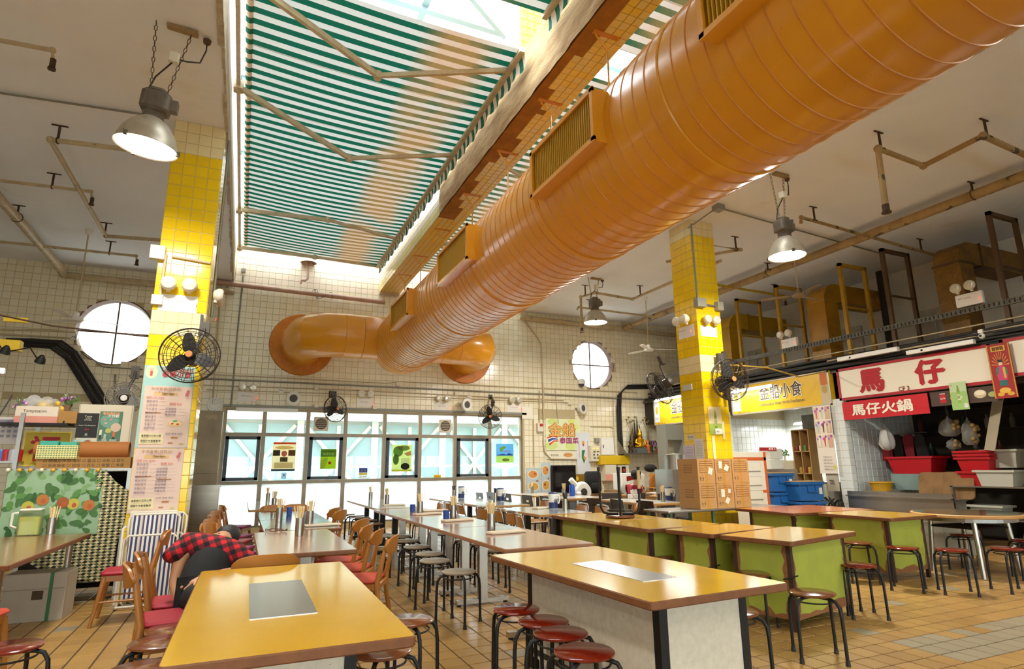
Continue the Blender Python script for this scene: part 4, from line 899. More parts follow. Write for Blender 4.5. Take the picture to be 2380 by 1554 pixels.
# steel bench table with cartons
ts = tbl('long steel work table carrying the cartons', 6.9, 7.57, 2.35, .62, 0, steel, steel, z=.74, th=.03)
for x in (-1.1, -.3, 1.1):
    for y in (-.26, .26): obj('leg', MB().bx(x-.02, x+.02, y-.02, y+.02, 0, .71), mat('green_leg', '#4d6a4c', .6), ts)
obj('undershelf', MB().bx(-1.1, 1.1, -.27, .27, .28, .3), steel, ts)

# ================================================================== STOOLS
redseat = mat('red_lacquer_seat', '#7a1c0c', .14, var=.35, scale=9, coat=.5, stretch=(1, 7, 1)); brownseat = mat('brown_lacquer_seat', '#7a4424', .2, var=.3, scale=9, coat=.4, stretch=(1, 7, 1))
greyseat = mat('worn_grey_seat', '#a99a84', .35, var=.2, scale=12, coat=.2); seat_rim = mat('worn_seat_rim', '#8a5a30', .5, var=.4, scale=20)
def stool(top):
    t = thing('stool', 'x', 'stool'); H = .46
    obj('seat', MB().lathe([(0, H-.022), (.145, H-.022), (.158, H-.016), (.16, H-.006), (.152, H), (0, H+.002)], 36), [top], t, 40)
    for k in range(4):
        a = R(45+90*k); c, s = math.cos(a), math.sin(a)
        lg = obj('leg', MB().tube([(.02*c, .02*s, H-.032), (.13*c, .13*s, H-.032), (.175*c, .175*s, H-.045), (.2*c, .2*s, H-.085), (.207*c, .207*s, H-.15), (.212*c, .212*s, .01)], .0125, 8), blackleg, t, 60)
        obj('rubber_foot', MB().cyl((.212*c, .212*s, 0), (.212*c, .212*s, .035), .018, .015, n=10), black_c, lg)
    obj('ring', MB().torus((0, 0, H-.06), .135, .006, 28, 5), blackleg, t)
    return t
SR, SB, SG = Proto(stool(redseat)), Proto(stool(brownseat)), Proto(stool(greyseat))
def sp(P, px, py, label, group, rz=None, z=.46):
    p = at(px, py, z=z); P((p.x, p.y, 0), R(random.uniform(0, 90)) if rz is None else rz, label, group)
fg = 'red stools beside the white-panelled table'
for k, (px, py, lb) in enumerate([(1200, 1412, 'red-topped stool beside the white-panelled table, farthest of four'), (1263, 1440, 'red-topped stool beside the white-panelled table, second farthest of four in a line'), (1303, 1467, 'red-topped stool beside the white-panelled table, third in the line of four'), (1358, 1510, 'bright red-topped stool closest to the camera')]): sp(SR, px, py, lb, fg)
sp(SB, 948, 1438, 'reddish stool half under the right side of the left yellow table', None); sp(SB, 885, 1508, 'brown stool under the near right corner of the left yellow table', None)
sp(SB, 405, 1458, 'brown stool left of the yellow table, behind another brown one', None); sp(SB, 372, 1488, 'brown stool tucked against the left side of the yellow table', None); sp(SR, 22, 1500, 'dark red stool cut off at the bottom left corner', None)
sp(SB, 330, 1552, 'brown stool at the bottom edge under the left yellow table', None, z=.46)
sp(SB, 1888, 1374, 'brown stool in the open before the peeled green table', None); sp(SB, 1703, 1417, 'light brown stool right of the white-panelled table', None)
sp(SR, 1993, 1310, 'red-topped stool at the right end of the peeled green table', None); sp(SR, 1935, 1302, 'red-topped stool half hidden behind the peeled green table', None)
sp(SB, 1993, 1258, 'brown-topped stool in front of the far green panels', None); sp(SR, 2098, 1270, 'red-topped stool at the left of the round table', None); sp(SR, 2211, 1275, 'dark red stool directly before the round table', None)
sp(SR, 2342, 1272, 'dark red stool at the right side of the round table, nearer one', None); sp(SR, 2238, 1240, 'red-topped stool behind the round table legs', None); sp(SR, 2385, 1253, 'red-topped stool cut off at the right edge', None)
sp(SB, 1745, 1330, 'brown stool under the near end of the lime table row', None); sp(SB, 1530, 1290, 'brown stool pushed under the third lime table', None); sp(SB, 1362, 1268, 'brown stool pushed under the farthest lime table', None)
ga = 'grey-topped stools along the left of the middle row'
ords = ['closest to the camera', 'second', 'third', 'fourth', 'fifth', 'sixth', 'seventh', 'eighth', 'ninth', 'tenth', 'eleventh', 'twelfth']
for k, (px, py) in enumerate([(1066, 1325), (1010, 1300), (998, 1284), (968, 1268), (945, 1254), (930, 1244)]): sp(SG, px, py, 'worn grey stool left of the pinkish tables, %s%s' % (ords[k], '' if k == 0 else ' from the camera'), ga)
for k, (px, py) in enumerate([(868, 1215), (856, 1207), (842, 1201), (828, 1197), (808, 1193)]): sp(SG, px, py, 'grey stool by the pale centre tables near the window, %s' % ('closest to the camera' if k == 0 else ords[k]+' from the camera'), 'grey stools near the window')
gb = 'stools on the right of the middle row'
for k, (px, py) in enumerate([(1150, 1275), (1125, 1262), (1085, 1252), (1030, 1232), (985, 1213), (965, 1206)]): sp(SG, px, py, 'grey stool on the right side of the pinkish tables, %s' % ('closest to the camera' if k == 0 else ords[k]+' from the camera'), gb)
# upturned stool on a table
p = at(1442, 1202, z=.753); dup(SB.root, (p.x, p.y, .753+.462*1.36), R(10), 'stool turned upside down with legs in the air on a lime table', rot=(R(180), 0, R(12)), scale=(1.2, 1.2, 1.36))
u = [o for o in COL.objects if o.type == 'EMPTY' and o.name.startswith('stool')][-1]
obj('leg_wrap', MB().tube([(.211*math.cos(R(45+90*k)), .211*math.sin(R(45+90*k)), z) for k, z in ((0, .03), (0, .1), (0, .2))], [.017, .018, .016], 8), mat('masking_tape', '#c2ab7c', .8, bump=.5), u)
# grey plastic stools
def pstool():
    t = thing('plastic_stool', 'x', 'stool'); m = mat('grey_plastic', '#aaa79c', .5)
    obj('seat', MB().slab(-.15, .15, -.15, .15, .43, .46, .06, .01), m, t)
    for sx in (-1, 1):
        for sy in (-1, 1): obj('leg', MB().bar((sx*.12, sy*.12, .44), (sx*.17, sy*.17, 0), .07, .05), m, t)
    return t
PS = Proto(pstool()); sp(PS, 890, 1242, 'grey plastic stool at the corner of the centre row, left side', 'grey plastic stools'); sp(PS, 1020, 1236, 'grey plastic stool across the pinkish tables, right side', 'grey plastic stools')

# ================================================================== CHAIRS
oak = mat('oak_wood', '#b0712c', .35, var=.22, scale=4, stretch=(1, 1, .25), coat=.2); redpad = mat('crimson_pad', '#a4132c', .6, var=.12, scale=8); pinkpad = mat('magenta_pad', '#a82d62', .6, var=.12); orangepad = mat('orange_red_pad', '#c4472c', .6, var=.12)
def wood_chair(pad):
    t = thing('wooden_chair', 'x', 'chair')      # faces +X, seat centre at origin
    obj('seat', MB().slab(-.19, .21, -.2, .2, .44, .475, .05, .014), pad, t, 40); obj('seat_frame', MB().slab(-.185, .19, -.18, .18, .385, .44, .02, .004), oak, t)
    for s in (-1, 1):
        obj('leg', MB().tube([(.17, s*.17, .42), (.235, s*.205, 0)], [.023, .015], 8), oak, t, 60)
        obj('leg', MB().tube([(-.27, s*.205, 0), (-.21, s*.185, .3), (-.2, s*.175, .45), (-.235, s*.165, .62), (-.275, s*.155, .8)], [.015, .021, .024, .02, .013], 8), oak, t, 60)
        obj('stretcher', MB().tube([(.2, s*.19, .21), (-.22, s*.19, .21)], .009, 8), oak, t, 60)
    b = MB(); n = 14; vs = []
    for i in range(n+1):                # curved top panel
        y = -.225+.45*i/n; c = -.262-.05*(1-(y/.225)**2)+.012; hh = .075*math.sqrt(max(0, 1-(abs(y)/.2285)**3.2))
        for dx in (0, -.018):
            vs += [(c+dx-.02, y, .745+hh), (c+dx, y, .745-hh*.95)]
    b.add(vs, sum([[(4*i, 4*i+1, 4*i+5, 4*i+4), (4*i+2, 4*i+6, 4*i+7, 4*i+3), (4*i, 4*i+4, 4*i+6, 4*i+2), (4*i+1, 4*i+3, 4*i+7, 4*i+5)] for i in range(n)], [])+[(0, 2, 3, 1), (4*n, 4*n+1, 4*n+3, 4*n+2)])
    obj('backrest', b, oak, t, 50)
    obj('back_crossbar', MB().bx(-.225, -.2, -.17, .17, .4, .44), oak, t)
    return t
WR, WP, WO = Proto(wood_chair(redpad)), Proto(wood_chair(pinkpad)), Proto(wood_chair(orangepad))
def ch(P, x, y, deg, label, group=None): P((x, y, 0), R(deg), label, group)
ch(WR, -.93, 7.15, 182, 'oak chair with crimson seat beside the folded striped loungers')
ch(WR, -.32, 4.78, 8, 'oak chair with crimson seat at the left edge of the yellow table')
ch(WR, -.33, 5.32, 4, 'oak chair with crimson seat on which the sleeping person sits')
ch(WR, .18, 5.02, 97, 'oak chair with its back to the far end of the yellow table')
lg_ = 'oak chairs left of the left table row'
for k, (y, P, lb) in enumerate([(6.5, WO, 'oak chair with orange seat pushed to the left side of the brown table'), (7.75, WP, 'oak chair with magenta seat left of the first dark table, nearer one'), (8.35, WP, 'oak chair with magenta seat left of the first dark table, farther one'), (9.2, WO, 'oak chair with orange seat left of the second dark table'), (9.9, WP, 'oak chair with pink seat left of the second dark table'), (11.5, WP, 'oak chair with pink seat left of the pale table nearest the dark ones')]): ch(P, -.02 if k else -.1, y, -20+random.uniform(-6, 6), lb, lg_)
rg_ = 'oak chairs right of the left table row'
for k, (y, P, lb) in enumerate([(5.62, WO, 'oak chair with orange-red seat at the right side of the brown table, closest to camera'), (6.25, WO, 'oak chair with orange-red seat at the right side of the brown table, second one'), (6.8, WO, 'oak chair at the right far corner of the brown table'), (7.6, WP, 'oak chair right of the first dark table'), (9.3, WP, 'oak chair right of the second dark table, nearer one'), (9.9, WP, 'oak chair right of the second dark table, farther one')]): ch(P, 1.02+(.1 if k > 2 else 0), y, 152+random.uniform(-7, 7), lb, rg_)
ch(WO, .55, 10.75, -90, 'oak chair between dark and pale tables of the left row, left one', 'oak chairs between tables'); ch(WO, .95, 10.8, -80, 'oak chair between dark and pale tables of the left row, right one', 'oak chairs between tables')
ch(WO, -1.62, 5.35, 80, 'reddish chair cut off at the left edge beside the jug table')
# school chairs: chrome tube, plywood
ply = mat('varnished_plywood', '#c07d2c', .3, var=.15, scale=4, coat=.3)
def school():
    t = thing('school_chair', 'x', 'chair')      # faces +X
    obj('seat', MB().slab(-.18, .2, -.19, .19, .43, .445, .05, .005), ply, t)
    b = MB(); n = 10; vs = []
    for i in range(n+1):
        y = -.2+.4*i/n; c = -.22-.03*(1-(y/.2)**2)
        for dx in (0, .012): vs += [(c+dx-.02, y, .77), (c+dx, y, .62)]
    b.add(vs, sum([[(4*i, 4*i+4, 4*i+5, 4*i+1), (4*i+2, 4*i+3, 4*i+7, 4*i+6), (4*i, 4*i+2, 4*i+6, 4*i+4), (4*i+1, 4*i+5, 4*i+7, 4*i+3)] for i in range(n)], []))
    obj('backrest', b, ply, t, 50)
    obj('back_tube', MB().tube([(-.18, -.19, .42), (-.21, -.2, .6), (-.24, -.2, .74), (-.25, -.16, .79), (-.26, 0, .8), (-.25, .16, .79), (-.24, .2, .74), (-.21, .2, .6), (-.18, .19, .42)], .012, 8), chromeleg, t, 60)
    for s in (-1, 1):
        obj('leg', MB().tube([(.18, s*.18, .42), (.2, s*.19, 0)], .011, 8), chromeleg, t, 60); obj('leg', MB().tube([(-.18, s*.18, .42), (-.22, s*.19, 0)], .011, 8), chromeleg, t, 60)
        obj('side_tube', MB().tube([(.18, s*.18, .42), (-.18, s*.18, .42)], .011, 8), chromeleg, t, 60)
    return t
SCH = Proto(school()); sg_ = 'plywood school chairs'
for x, y, a, lb in [(3.72, 7.85, 5, 'plywood school chair nearest the pinkish table, left of the jug table'), (3.72, 8.4, 2, 'plywood school chair left of the jug table, second one'), (3.7, 8.95, 6, 'plywood school chair left of the jug table, third one'), (3.72, 10.0, 0, 'plywood school chair left of the second pale blue table, nearer one'), (3.72, 10.7, 4, 'plywood school chair left of the second pale blue table, farther one'), (4.95, 8.2, 178, 'plywood school chair right of the jug table, nearer one'), (4.95, 8.8, 176, 'plywood school chair right of the jug table, farther one'), (5.0, 10.2, 180, 'plywood school chair right of the second pale blue table'), (3.1, 10.6, 182, 'plywood school chair beside the pale centre table'), (3.6, 7.3, -10, 'plywood school chair beside the farthest lime table')]: ch(SCH, x, y, a, lb, sg_)
# dark cut-out back chairs
wenge = mat('dark_wenge', '#2b221d', .35, var=.15); greyback = mat('grey_back', '#4e4c4b', .4)
def darkchair(m):
    t = thing('dark_chair', 'x', 'chair')        # faces +X
    obj('seat', MB().slab(-.19, .2, -.2, .2, .42, .45, .04, .008), wenge, t)
    b = MB()
    for q in ((-.2, .2, .46, .70), (-.2, .2, .745, .84), (-.2, -.07, .70, .745), (.07, .2, .70, .745)): b.add([(-.21-(z-.46)*.16+dx, y, z) for dx in (0, .016) for y, z in ((q[0], q[2]), (q[1], q[2]), (q[1], q[3]), (q[0], q[3]))], [(0,1,2,3),(7,6,5,4),(0,4,5,1),(1,5,6,2),(2,6,7,3),(3,7,4,0)])
    obj('backrest', b, m, t)
    for sx in (-1, 1):
        for sy in (-1, 1): obj('leg', MB().bar((sx*.17, sy*.17, .43), (sx*.19, sy*.18, 0), .035, .035), wenge, t)
    return t
DC, DG = Proto(darkchair(wenge)), Proto(darkchair(greyback)); dg_ = 'dark cut-out back chairs'
for P, x, y, a, lb in [(DC, 5.55, 12.15, 0, 'dark chair with slotted back by the food poster table'), (DC, 5.55, 11.15, 2, 'dark slotted chair left of the thermos table, farther one'), (DC, 5.65, 10.55, -3, 'dark slotted chair left of the thermos table, nearer one'), (DC, 6.0, 9.35, 3, 'dark slotted chair facing the tissue box table, farthest of three'), (DC, 6.1, 8.75, -4, 'dark slotted chair facing the tissue box table, middle of three'), (DC, 6.25, 8.2, 4, 'dark slotted chair facing the tissue box table, closest to the cartons'), (DG, 5.2, 12.9, 0, 'grey slotted chair at the far pale blue table, left one'), (DG, 5.5, 13.0, 0, 'grey slotted chair at the far pale blue table, right one'), (DG, 7.2, 11.0, 60, 'grey slotted chair behind the tissue box table, left one'), (DG, 7.55, 10.75, 75, 'grey slotted chair on which the person in red sits'), (DG, 7.95, 10.3, 80, 'grey slotted chair behind the tissue box table, right one'), (DG, 7.75, 9.2, 178, 'grey slotted chair at the far side of the tissue box table')]: ch(P, x, y, a, lb, dg_)

# ================================================================== THINGS ON TABLES
chop = mat('bamboo_chopstick', '#ecd29c', .6); chopd = mat('black_chopstick', '#2a2826', .5); cup_m = mat('polished_cup', '#a9a296', .22, .9, var=.1)
def holder(m, long=.265, n=20, r=.042, h=.17):
    t = thing('chopstick_holder', 'x', 'holder')
    obj('cup', MB().lathe([(0, 0), (r, 0), (r, h), (r-.003, h), (r-.003, .004), (0, .004)], 24), cup_m, t, 40)
    st = MB().bar((0, 0, 0), (0, 0, long), .008, .008).mesh('chopstick', m); rnd = random.Random(n)
    for k in range(n):
        a = rnd.uniform(0, 6.28); rr = rnd.uniform(0, r-.012); o = link('chopstick', st, t, (rr*math.cos(a)*.6, rr*math.sin(a)*.6, .006+rnd.uniform(0, .02)), (math.sin(a)*-.2*rnd.random(), math.cos(a)*.2*rnd.random(), rnd.random()*3))
    return t
HC, HD = Proto(holder(chop)), Proto(holder(chopd, .24, 12))
hg = 'steel chopstick holders'
for P, px, py, lb in [(HC, 695, 1244, 'steel cup of chopsticks on the brown table'), (HC, 719, 1222, 'steel cup of chopsticks at the right of the first dark table'), (HC, 648, 1212, 'steel cup of chopsticks at the left of the first dark table'), (HC, 636, 1181, 'steel cup of chopsticks on the second dark table'), (HC, 622, 1166, 'steel cup of chopsticks on the pale table by the left window panes'),
    (HC, 1142, 1232, 'steel cup of chopsticks on the nearest pinkish table'), (HC, 1053, 1205, 'steel cup of chopsticks on the middle pinkish table'), (HC, 976, 1193, 'steel cup of chopsticks on the third pinkish table'), (HC, 899, 1171, 'steel cup of chopsticks on the nearer pale centre table'), (HC, 861, 1163, 'steel cup of chopsticks on the pale centre table by the window'),
    (HD, 1151, 1166, 'steel cup of black chopsticks on the second pale blue table'), (HD, 1055, 1156, 'steel cup of black chopsticks on the far pale blue table'), (HD, 1314, 1186, 'steel cup of black chopsticks beside the white jug'), (HC, 1311, 1154, 'steel cup of chopsticks beside the blue thermos'), (HC, 1236, 1146, 'steel cup of chopsticks under the food posters'), (HC, 1541, 1165, 'steel cup of chopsticks beside the cartons'), (HC, 117, 1241, 'steel cup of chopsticks between the jugs at the left')]:
    p = at(px, py, z=.752); P((p.x, p.y, .752), random.random()*6, lb, hg)
# white and blue jugs with an emblem
jug_w = mat('white_jug', '#e9e6dc', .35); jug_b = mat('navy_band', '#1f2f66', .4)
def jug():
    t = thing('jug', 'x', 'jug')
    obj('body', MB().lathe([(0, 0), (.066, 0), (.068, .09), (.07, .1), (.075, .225), (.072, .23), (0, .23)], 28), jug_w, t, 40); obj('band', MB().lathe([(.0675, .005), (.0692, .005), (.0705, .095), (.0688, .095)], 28), jug_b, t, 40)
    obj('lid', MB().lathe([(0, .248), (.06, .248), (.07, .24), (.076, .225)], 28), jug_b, t, 40); obj('handle', MB().tube([(.068, 0, .19), (.12, 0, .195), (.13, 0, .13), (.11, 0, .075), (.066, 0, .08)], .012, 8), jug_w, t, 50)
    e = MB(); e.torus((0, -.078, .115), .034, .004, 24, 5, ax=(0,1,0)); e.lathe([(0, -.079), (.02, -.077)], 16, (0, 0, .115), (0,1,0)); obj('emblem', e, flat('#26305c'), t)
    tm = MB(); put_text(tm, 'BLUE GIRL', 0, 0, .07, None, 0, 0); obj('lettering', tm, flat('#3a3a44'), t, None, (0, -.079, .19), (R(90), 0, 0))
    return t
JG = Proto(jug()); jg = 'white and navy beer jugs'
for px, py, a, lb in [(1286, 1181, 10, 'white and navy jug with emblem on the pale blue table'), (1163, 1164, 20, 'white and navy jug on the second pale blue table'), (1072, 1157, 10, 'white and navy jug on the far pale blue table'), (145, 1234, -20, 'white and navy jug with dark lid on the left brown table'), (1556, 1163, 0, 'white and navy jug half hidden beside the cartons')]:
    p = at(px, py, z=.752); JG((p.x, p.y, .752), R(a), lb, jg)
# napkin pads / menus lying flat
pad_m = mat('cream_napkin_pad', '#e0cdb0', .6)
PD = Proto(solo('napkin_pad', MB().slab(-.2, .2, -.07, .07, 0, .022, .012, .005), pad_m, 'x', 'napkin pad'))
for px, py, a, lb in [(1176, 1238, 8, 'cream napkin pad on the nearest pinkish table'), (1063, 1210, 10, 'cream napkin pad on the middle pinkish table, nearer one'), (993, 1195, 8, 'cream napkin pad on the third pinkish table'), (1010, 1187, 5, 'cream napkin pad at the far end of the third pinkish table'), (750, 1221, 2, 'cream napkin pad on the first dark table'), (915, 1174, 5, 'cream napkin pad on the nearer pale centre table'), (1265, 1181, 15, 'folded paper lying on the jug table')]:
    p = at(px, py, z=.752); PD((p.x, p.y, .752), R(a), lb, 'cream napkin pads')
bluebox = mat('blue_card_box', '#2b4a96', .5); BB = Proto(solo('small_blue_box', MB().slab(-.03, .03, -.03, .03, 0, .11, .005, .003), bluebox, 'x', 'box'))
for px, py, lb in [(672, 1196, 'little blue box on the first dark table'), (959, 1189, 'little blue box on the third pinkish table'), (1037, 1206, 'little blue box with orange mark on the middle pinkish table')]:
    p = at(px, py, z=.752); BB((p.x, p.y, .752), .3, lb, 'little blue boxes')
p = at(1330, 1152, z=.752); t = thing('thermos', 'cobalt blue thermos on the table before the television', 'thermos', (p.x, p.y, .752)); obj('body', MB().lathe([(0, 0), (.06, 0), (.065, .02), (.065, .2), (.055, .23), (0, .235)], 24), mat('cobalt_blue', '#1d4fae', .25), t, 40); obj('cap', MB().lathe([(.04, .23), (.045, .25), (0, .255)], 20), mat('cobalt_blue', '#1d4fae', .25), t, 40)
def tissue(px, py, lb, col='#e9e3da', pat='#c99aa8', rz=0):
    p = at(px, py, z=.752); t = thing('tissue_box', lb, 'tissue box', (p.x, p.y, .752), rz); m = mat('tissue_'+pat.lstrip('#'), col, .7, spots=(26, .6, pat)); obj('carton', MB().slab(-.12, .12, -.06, .06, 0, .085, .006, .003), m, t)
    rnd = random.Random(px); vs = [(.05*rnd.uniform(-1, 1)*(1+i/6), .02*rnd.uniform(-1, 1), .08+.02*i) for i in range(5)]
    f = MB(); n = 8
    f.add([((i/n-.5)*.14, .02*math.sin(i*2+j), .08+j*.03+.012*math.sin(i*1.7+j)) for i in range(n+1) for j in range(4)], [(i*4+j, i*4+j+1, i*4+5+j, i*4+4+j) for i in range(n) for j in range(3)]); obj('tissue', f, white_m, t, 60)
tissue(1474, 1158, 'floral white tissue box on the table before the person in red'); tissue(188, 1231, 'teal tissue packet with a tissue pulled out on the left table', '#8fc9b8', '#c9e6dc', .2)
p = at(1341, 1150, z=.752); solo('tissue_heap', MB().ball((p.x+.05, p.y, .79), .07, 10, 6, sc=(1, .7, .6)), white_m, 'crumpled white tissues beside the blue thermos', 'tissues', 60)
# drink pitchers on the left table
pitch = glassy('clear_plastic', '#e8efe6', haze=.25, hazecol='#eef0e6'); juice = mat('lime_drink', '#c9c23a', .2)
for px, py, fill, lb in ((66, 1243, .19, 'clear pitcher full of yellow-green drink on the left table'), (52, 1234, .1, 'clear pitcher with white lid behind the full one')):
    p = at(px, py, z=.752); t = thing('pitcher', lb, 'pitcher', (p.x, p.y, .752)); obj('wall', MB().slab(-.1, .1, -.07, .07, 0, .25, .03, .006), pitch, t); obj('drink', MB().slab(-.092, .092, -.062, .062, .006, fill, .026, .004), juice if fill > .15 else mat('clear_water', '#dfe0cc', .1), t)
    obj('lid', MB().slab(-.1, .1, -.072, .072, .25, .27, .03, .006), mat('pitcher_lid', '#e8e4d4', .4), t); obj('handle', MB().tube([(-.1, 0, .23), (-.16, 0, .225), (-.165, 0, .1), (-.1, 0, .07)], .014, 8), mat('pitcher_lid', '#e8e4d4', .4), t, 50)
solo('wire_coil', MB().tube([(.33+.12*math.sin(t_*9)*(1-t_*.4)+.1*t_, 7.05+.07*math.cos(t_*11), .76+.012*(1+math.sin(t_*31))) for t_ in [i/50 for i in range(51)]], .004, 5), mat('red_brown_wire', '#6a3428', .5), 'small tangle of reddish wire on the brown table edge', 'wire')

# ================================================================== LEFT STALL
Y8 = 8.3
def P8(px, py, y=Y8): return at(px, py, y=y)
# rack; its dark back board is painted shade for the void behind
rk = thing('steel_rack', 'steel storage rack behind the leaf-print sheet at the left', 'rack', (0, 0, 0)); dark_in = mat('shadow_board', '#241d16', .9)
for x in (-2.28, -1.19):
    for y in (8.32, 8.95): obj('post', MB().bx(x-.02, x+.02, y-.02, y+.02, 0, 1.43 if x > -2 else 2.05), steel, rk)
for z in (.2, 1.41): obj('shelf', MB().bx(-2.3, -1.17, 8.31, 8.97, z, z+.025), steel, rk)
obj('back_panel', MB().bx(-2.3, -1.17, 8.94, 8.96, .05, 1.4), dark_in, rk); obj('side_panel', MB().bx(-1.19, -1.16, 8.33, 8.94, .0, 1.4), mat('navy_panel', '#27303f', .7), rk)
# leaf print sheet with leaves as printed shapes
a, b = P8(22, 1093), P8(226, 1240); w, h = b.x-a.x, a.z-b.z; items = []; rnd = random.Random(3)
def leaf(x, y, s, ang, col, asp): 
    pts = []
    for k in range(12):
        q = 2*math.pi*k/12; u, v = s*math.cos(q), s*.55*math.sin(q)*(1-.35*math.cos(q)); pts.append((x+(u*math.cos(ang)-v*math.sin(ang)), y+(u*math.sin(ang)+v*math.cos(ang))*asp))
    return ('p', pts, col)
for k in range(110): items.append(leaf(rnd.uniform(-.92, .95), rnd.uniform(-.9, .92), rnd.uniform(.07, .14), rnd.uniform(0, 6.3), rnd.choice(['#3f6a30', '#2c5524', '#56883f', '#7aa066', '#466f38']), w/h))
for x, y, c in ((-.5, -.1, '#b9b044'), (.42, -.05, '#b9b044'), (-.22, .1, '#b0702c'), (.2, .0, '#9c5626'), (.75, -.1, '#b07030')): items += [('e', x, y, .13, .17, c), ('e', x+.02, y-.04, .05, .07, '#b9502a')]
sheet('plastic_sheet', 'leaf-print plastic sheet with yellow fruit hung across the rack', 'sheet', ((a.x+b.x)/2, Y8-.03, (a.z+b.z)/2), (1,0,0), (0,0,1), w, h, mat('pale_green_sheet', '#8fae84', .35, var=.1), items, .003)
for k in range(9):
    p = P8(22+k*26, 1092); solo('clip', MB().ball((p.x, Y8-.05, p.z), .022, 10, 6), mat('yellow_clip' if k % 3 else 'cream_clip', '#dfa72c' if k % 3 else '#e6dcc0', .5), 'small round clip along the top of the leaf-print sheet', 'clip', 60, 'clips on the leaf-print sheet')
# cube-pattern cloth
def cubes(x, y, z, mth, mx, ns, step, frac):
    u = mth('ADD', mth('MULTIPLY', x, 9), mth('MULTIPLY', z, 16)); v = mth('SUBTRACT', mth('MULTIPLY', x, 9), mth('MULTIPLY', z, 16))
    a_, b_ = step(frac(u, 1), .5), step(frac(v, 1), .5)
    return mx(mx('#d9cba0', '#4a5a38', a_), mx('#17150f', '#b9a878', a_), b_)
cube_m = coordmat('cube_pattern_cloth', cubes, .8)
ol = [(60, 1240), (215, 1235), (228, 1093), (250, 1096), (268, 1118), (298, 1140), (292, 1200), (272, 1260), (262, 1320), (250, 1352), (190, 1352), (120, 1340), (70, 1310)]
pts = [P8(*q, y=8.27) for q in ol]; mb = MB(); n = len(pts)
mb.add([(p.x, p.y+.012*math.sin(i*2.1), p.z) for i, p in enumerate(pts)]+[(p.x, p.y+.01+.012*math.sin(i*2.1), p.z) for i, p in enumerate(pts)], [tuple(range(n))[::-1], tuple(range(n, 2*n))]+[(i, (i+1) % n, n+(i+1) % n, n+i) for i in range(n)])
solo('patterned_cloth', mb, cube_m, 'green and black cube-pattern cloth draped over the rack', 'cloth')
# goods on the rack
p0, p1 = P8(82, 1090, 8.36), P8(305, 1062, 8.36); cb = mat('brown_card', '#a87c40', .8, var=.12, scale=6)
lc = thing('long_carton', 'long flat brown carton with rows of printed tick-box words', 'carton', ((p0.x+p1.x)/2, 8.5, p0.z)); Lw, Lh = p1.x-p0.x, p1.z-p0.z
obj('body', MB().bx(-Lw/2, Lw/2, -.14, .2, 0, Lh), cb, lc); tm = MB()
for j, s in enumerate(('□ 龍鳳呈祥 □ 海鮮 □ 醬油 □ 米粉 □ 腐乳', '□ 安居樂業 □ 咖哩 □ 花生 □ 椒鹽 □ 魚露')): put_text(tm, s, 0, Lh*(.72-.42*j), Lw*.86, Lh*.3, 0, 0)
obj('lettering', tm, flat('#3a2a14'), lc, None, (0, -.141, 0), (R(90), 0, 0))
p = P8(195, 1046, 8.55); solo('cardboard_tube', MB().lathe([(.085, -.46), (.1, -.46), (.1, .46), (.085, .46), (.085, -.46)], 28, (p.x, 8.55, p.z), (1,0,0)), mat('tube_card', '#a5652a', .7), 'thick brown cardboard tube lying on the long carton', 'tube', 40)
p = P8(133, 1065, 8.4); bk = thing('plastic_basket', 'pale yellow perforated basket with teal packets', 'basket', (p.x-.0, 8.42, p.z-.005)); ym = mat('pale_yellow_plastic', '#dcd890', .5)
for q in ((-.19, .19, -.08, -.075), (-.19, .19, .075, .08), (-.19, -.185, -.08, .08), (.185, .19, -.08, .08)):
    for z in range(8): obj('rib', MB().bx(q[0], q[1], q[2], q[3], .02*z, .02*z+.012), ym, bk)
for i in range(16): obj('upright', MB().bx(-.19+.025*i, -.182+.025*i, -.081, -.076, 0, .15), ym, bk)
obj('floor_panel', MB().bx(-.19, .19, -.08, .08, 0, .005), ym, bk); obj('packet', MB().slab(-.18, .0, -.07, .07, .01, .2, .02, .01), mat('teal_packet', '#3fa48c', .4), bk); obj('packet', MB().slab(.01, .18, -.07, .07, .01, .19, .02, .01), mat('teal_packet', '#3fa48c', .4), bk)
p = P8(108, 1042, 8.8); sheet('fortune_poster', 'shiny gold sheet with a red fortune character behind the basket', 'poster', p, (1,0,0), (0,0,1), .46, .40, mat('gold_foil', '#c9a62c', .3, .4), [('r', 0, 0, .94, .93, '#cfae34'), ('t', '福', -.1, 0, 1.2, 1.4, '#b3181c', .03)])
# cabinet top with posters, carton shelf with flowers
p0, p1 = P8(172, 1032, 8.6), P8(312, 942, 8.6); cab = thing('cream_cabinet', 'cream cabinet with two posters on its door beside the menu column', 'cabinet', (0, 0, 0)); cc = mat('cream_enamel', '#cfc4ac', .5)
obj('body', MB().bx(p0.x, p1.x, 8.6, 9.0, 1.437, p1.z), cc, cab); obj('door', MB().slab(p0.x+.01, p1.x-.01, 8.585, 8.6, p0.z+.01, p1.z-.01, .01, .003), cc, cab)
q = P8(203, 988, 8.58); sheet('black_poster', 'black restaurant poster with white and red lettering on the cream cabinet', 'poster', q, (1,0,0), (0,0,1), .215, .29, flat('#1c1a18'), [('t', 'Taste', 0, .72, .7, None, '#d8d0c0'), ('t', 'OF THE', 0, .55, .45, None, '#d8d0c0'), ('t', 'JAPANESE', 0, .42, .7, None, '#d8d0c0'), ('t', 'Airport Thai Restaurant', 0, -.02, 1.6, None, '#d8d0c0'), ('t', '2021', 0, -.33, .4, None, '#d0402c'), ('r', 0, -.75, .12, .1, '#8a8478')])
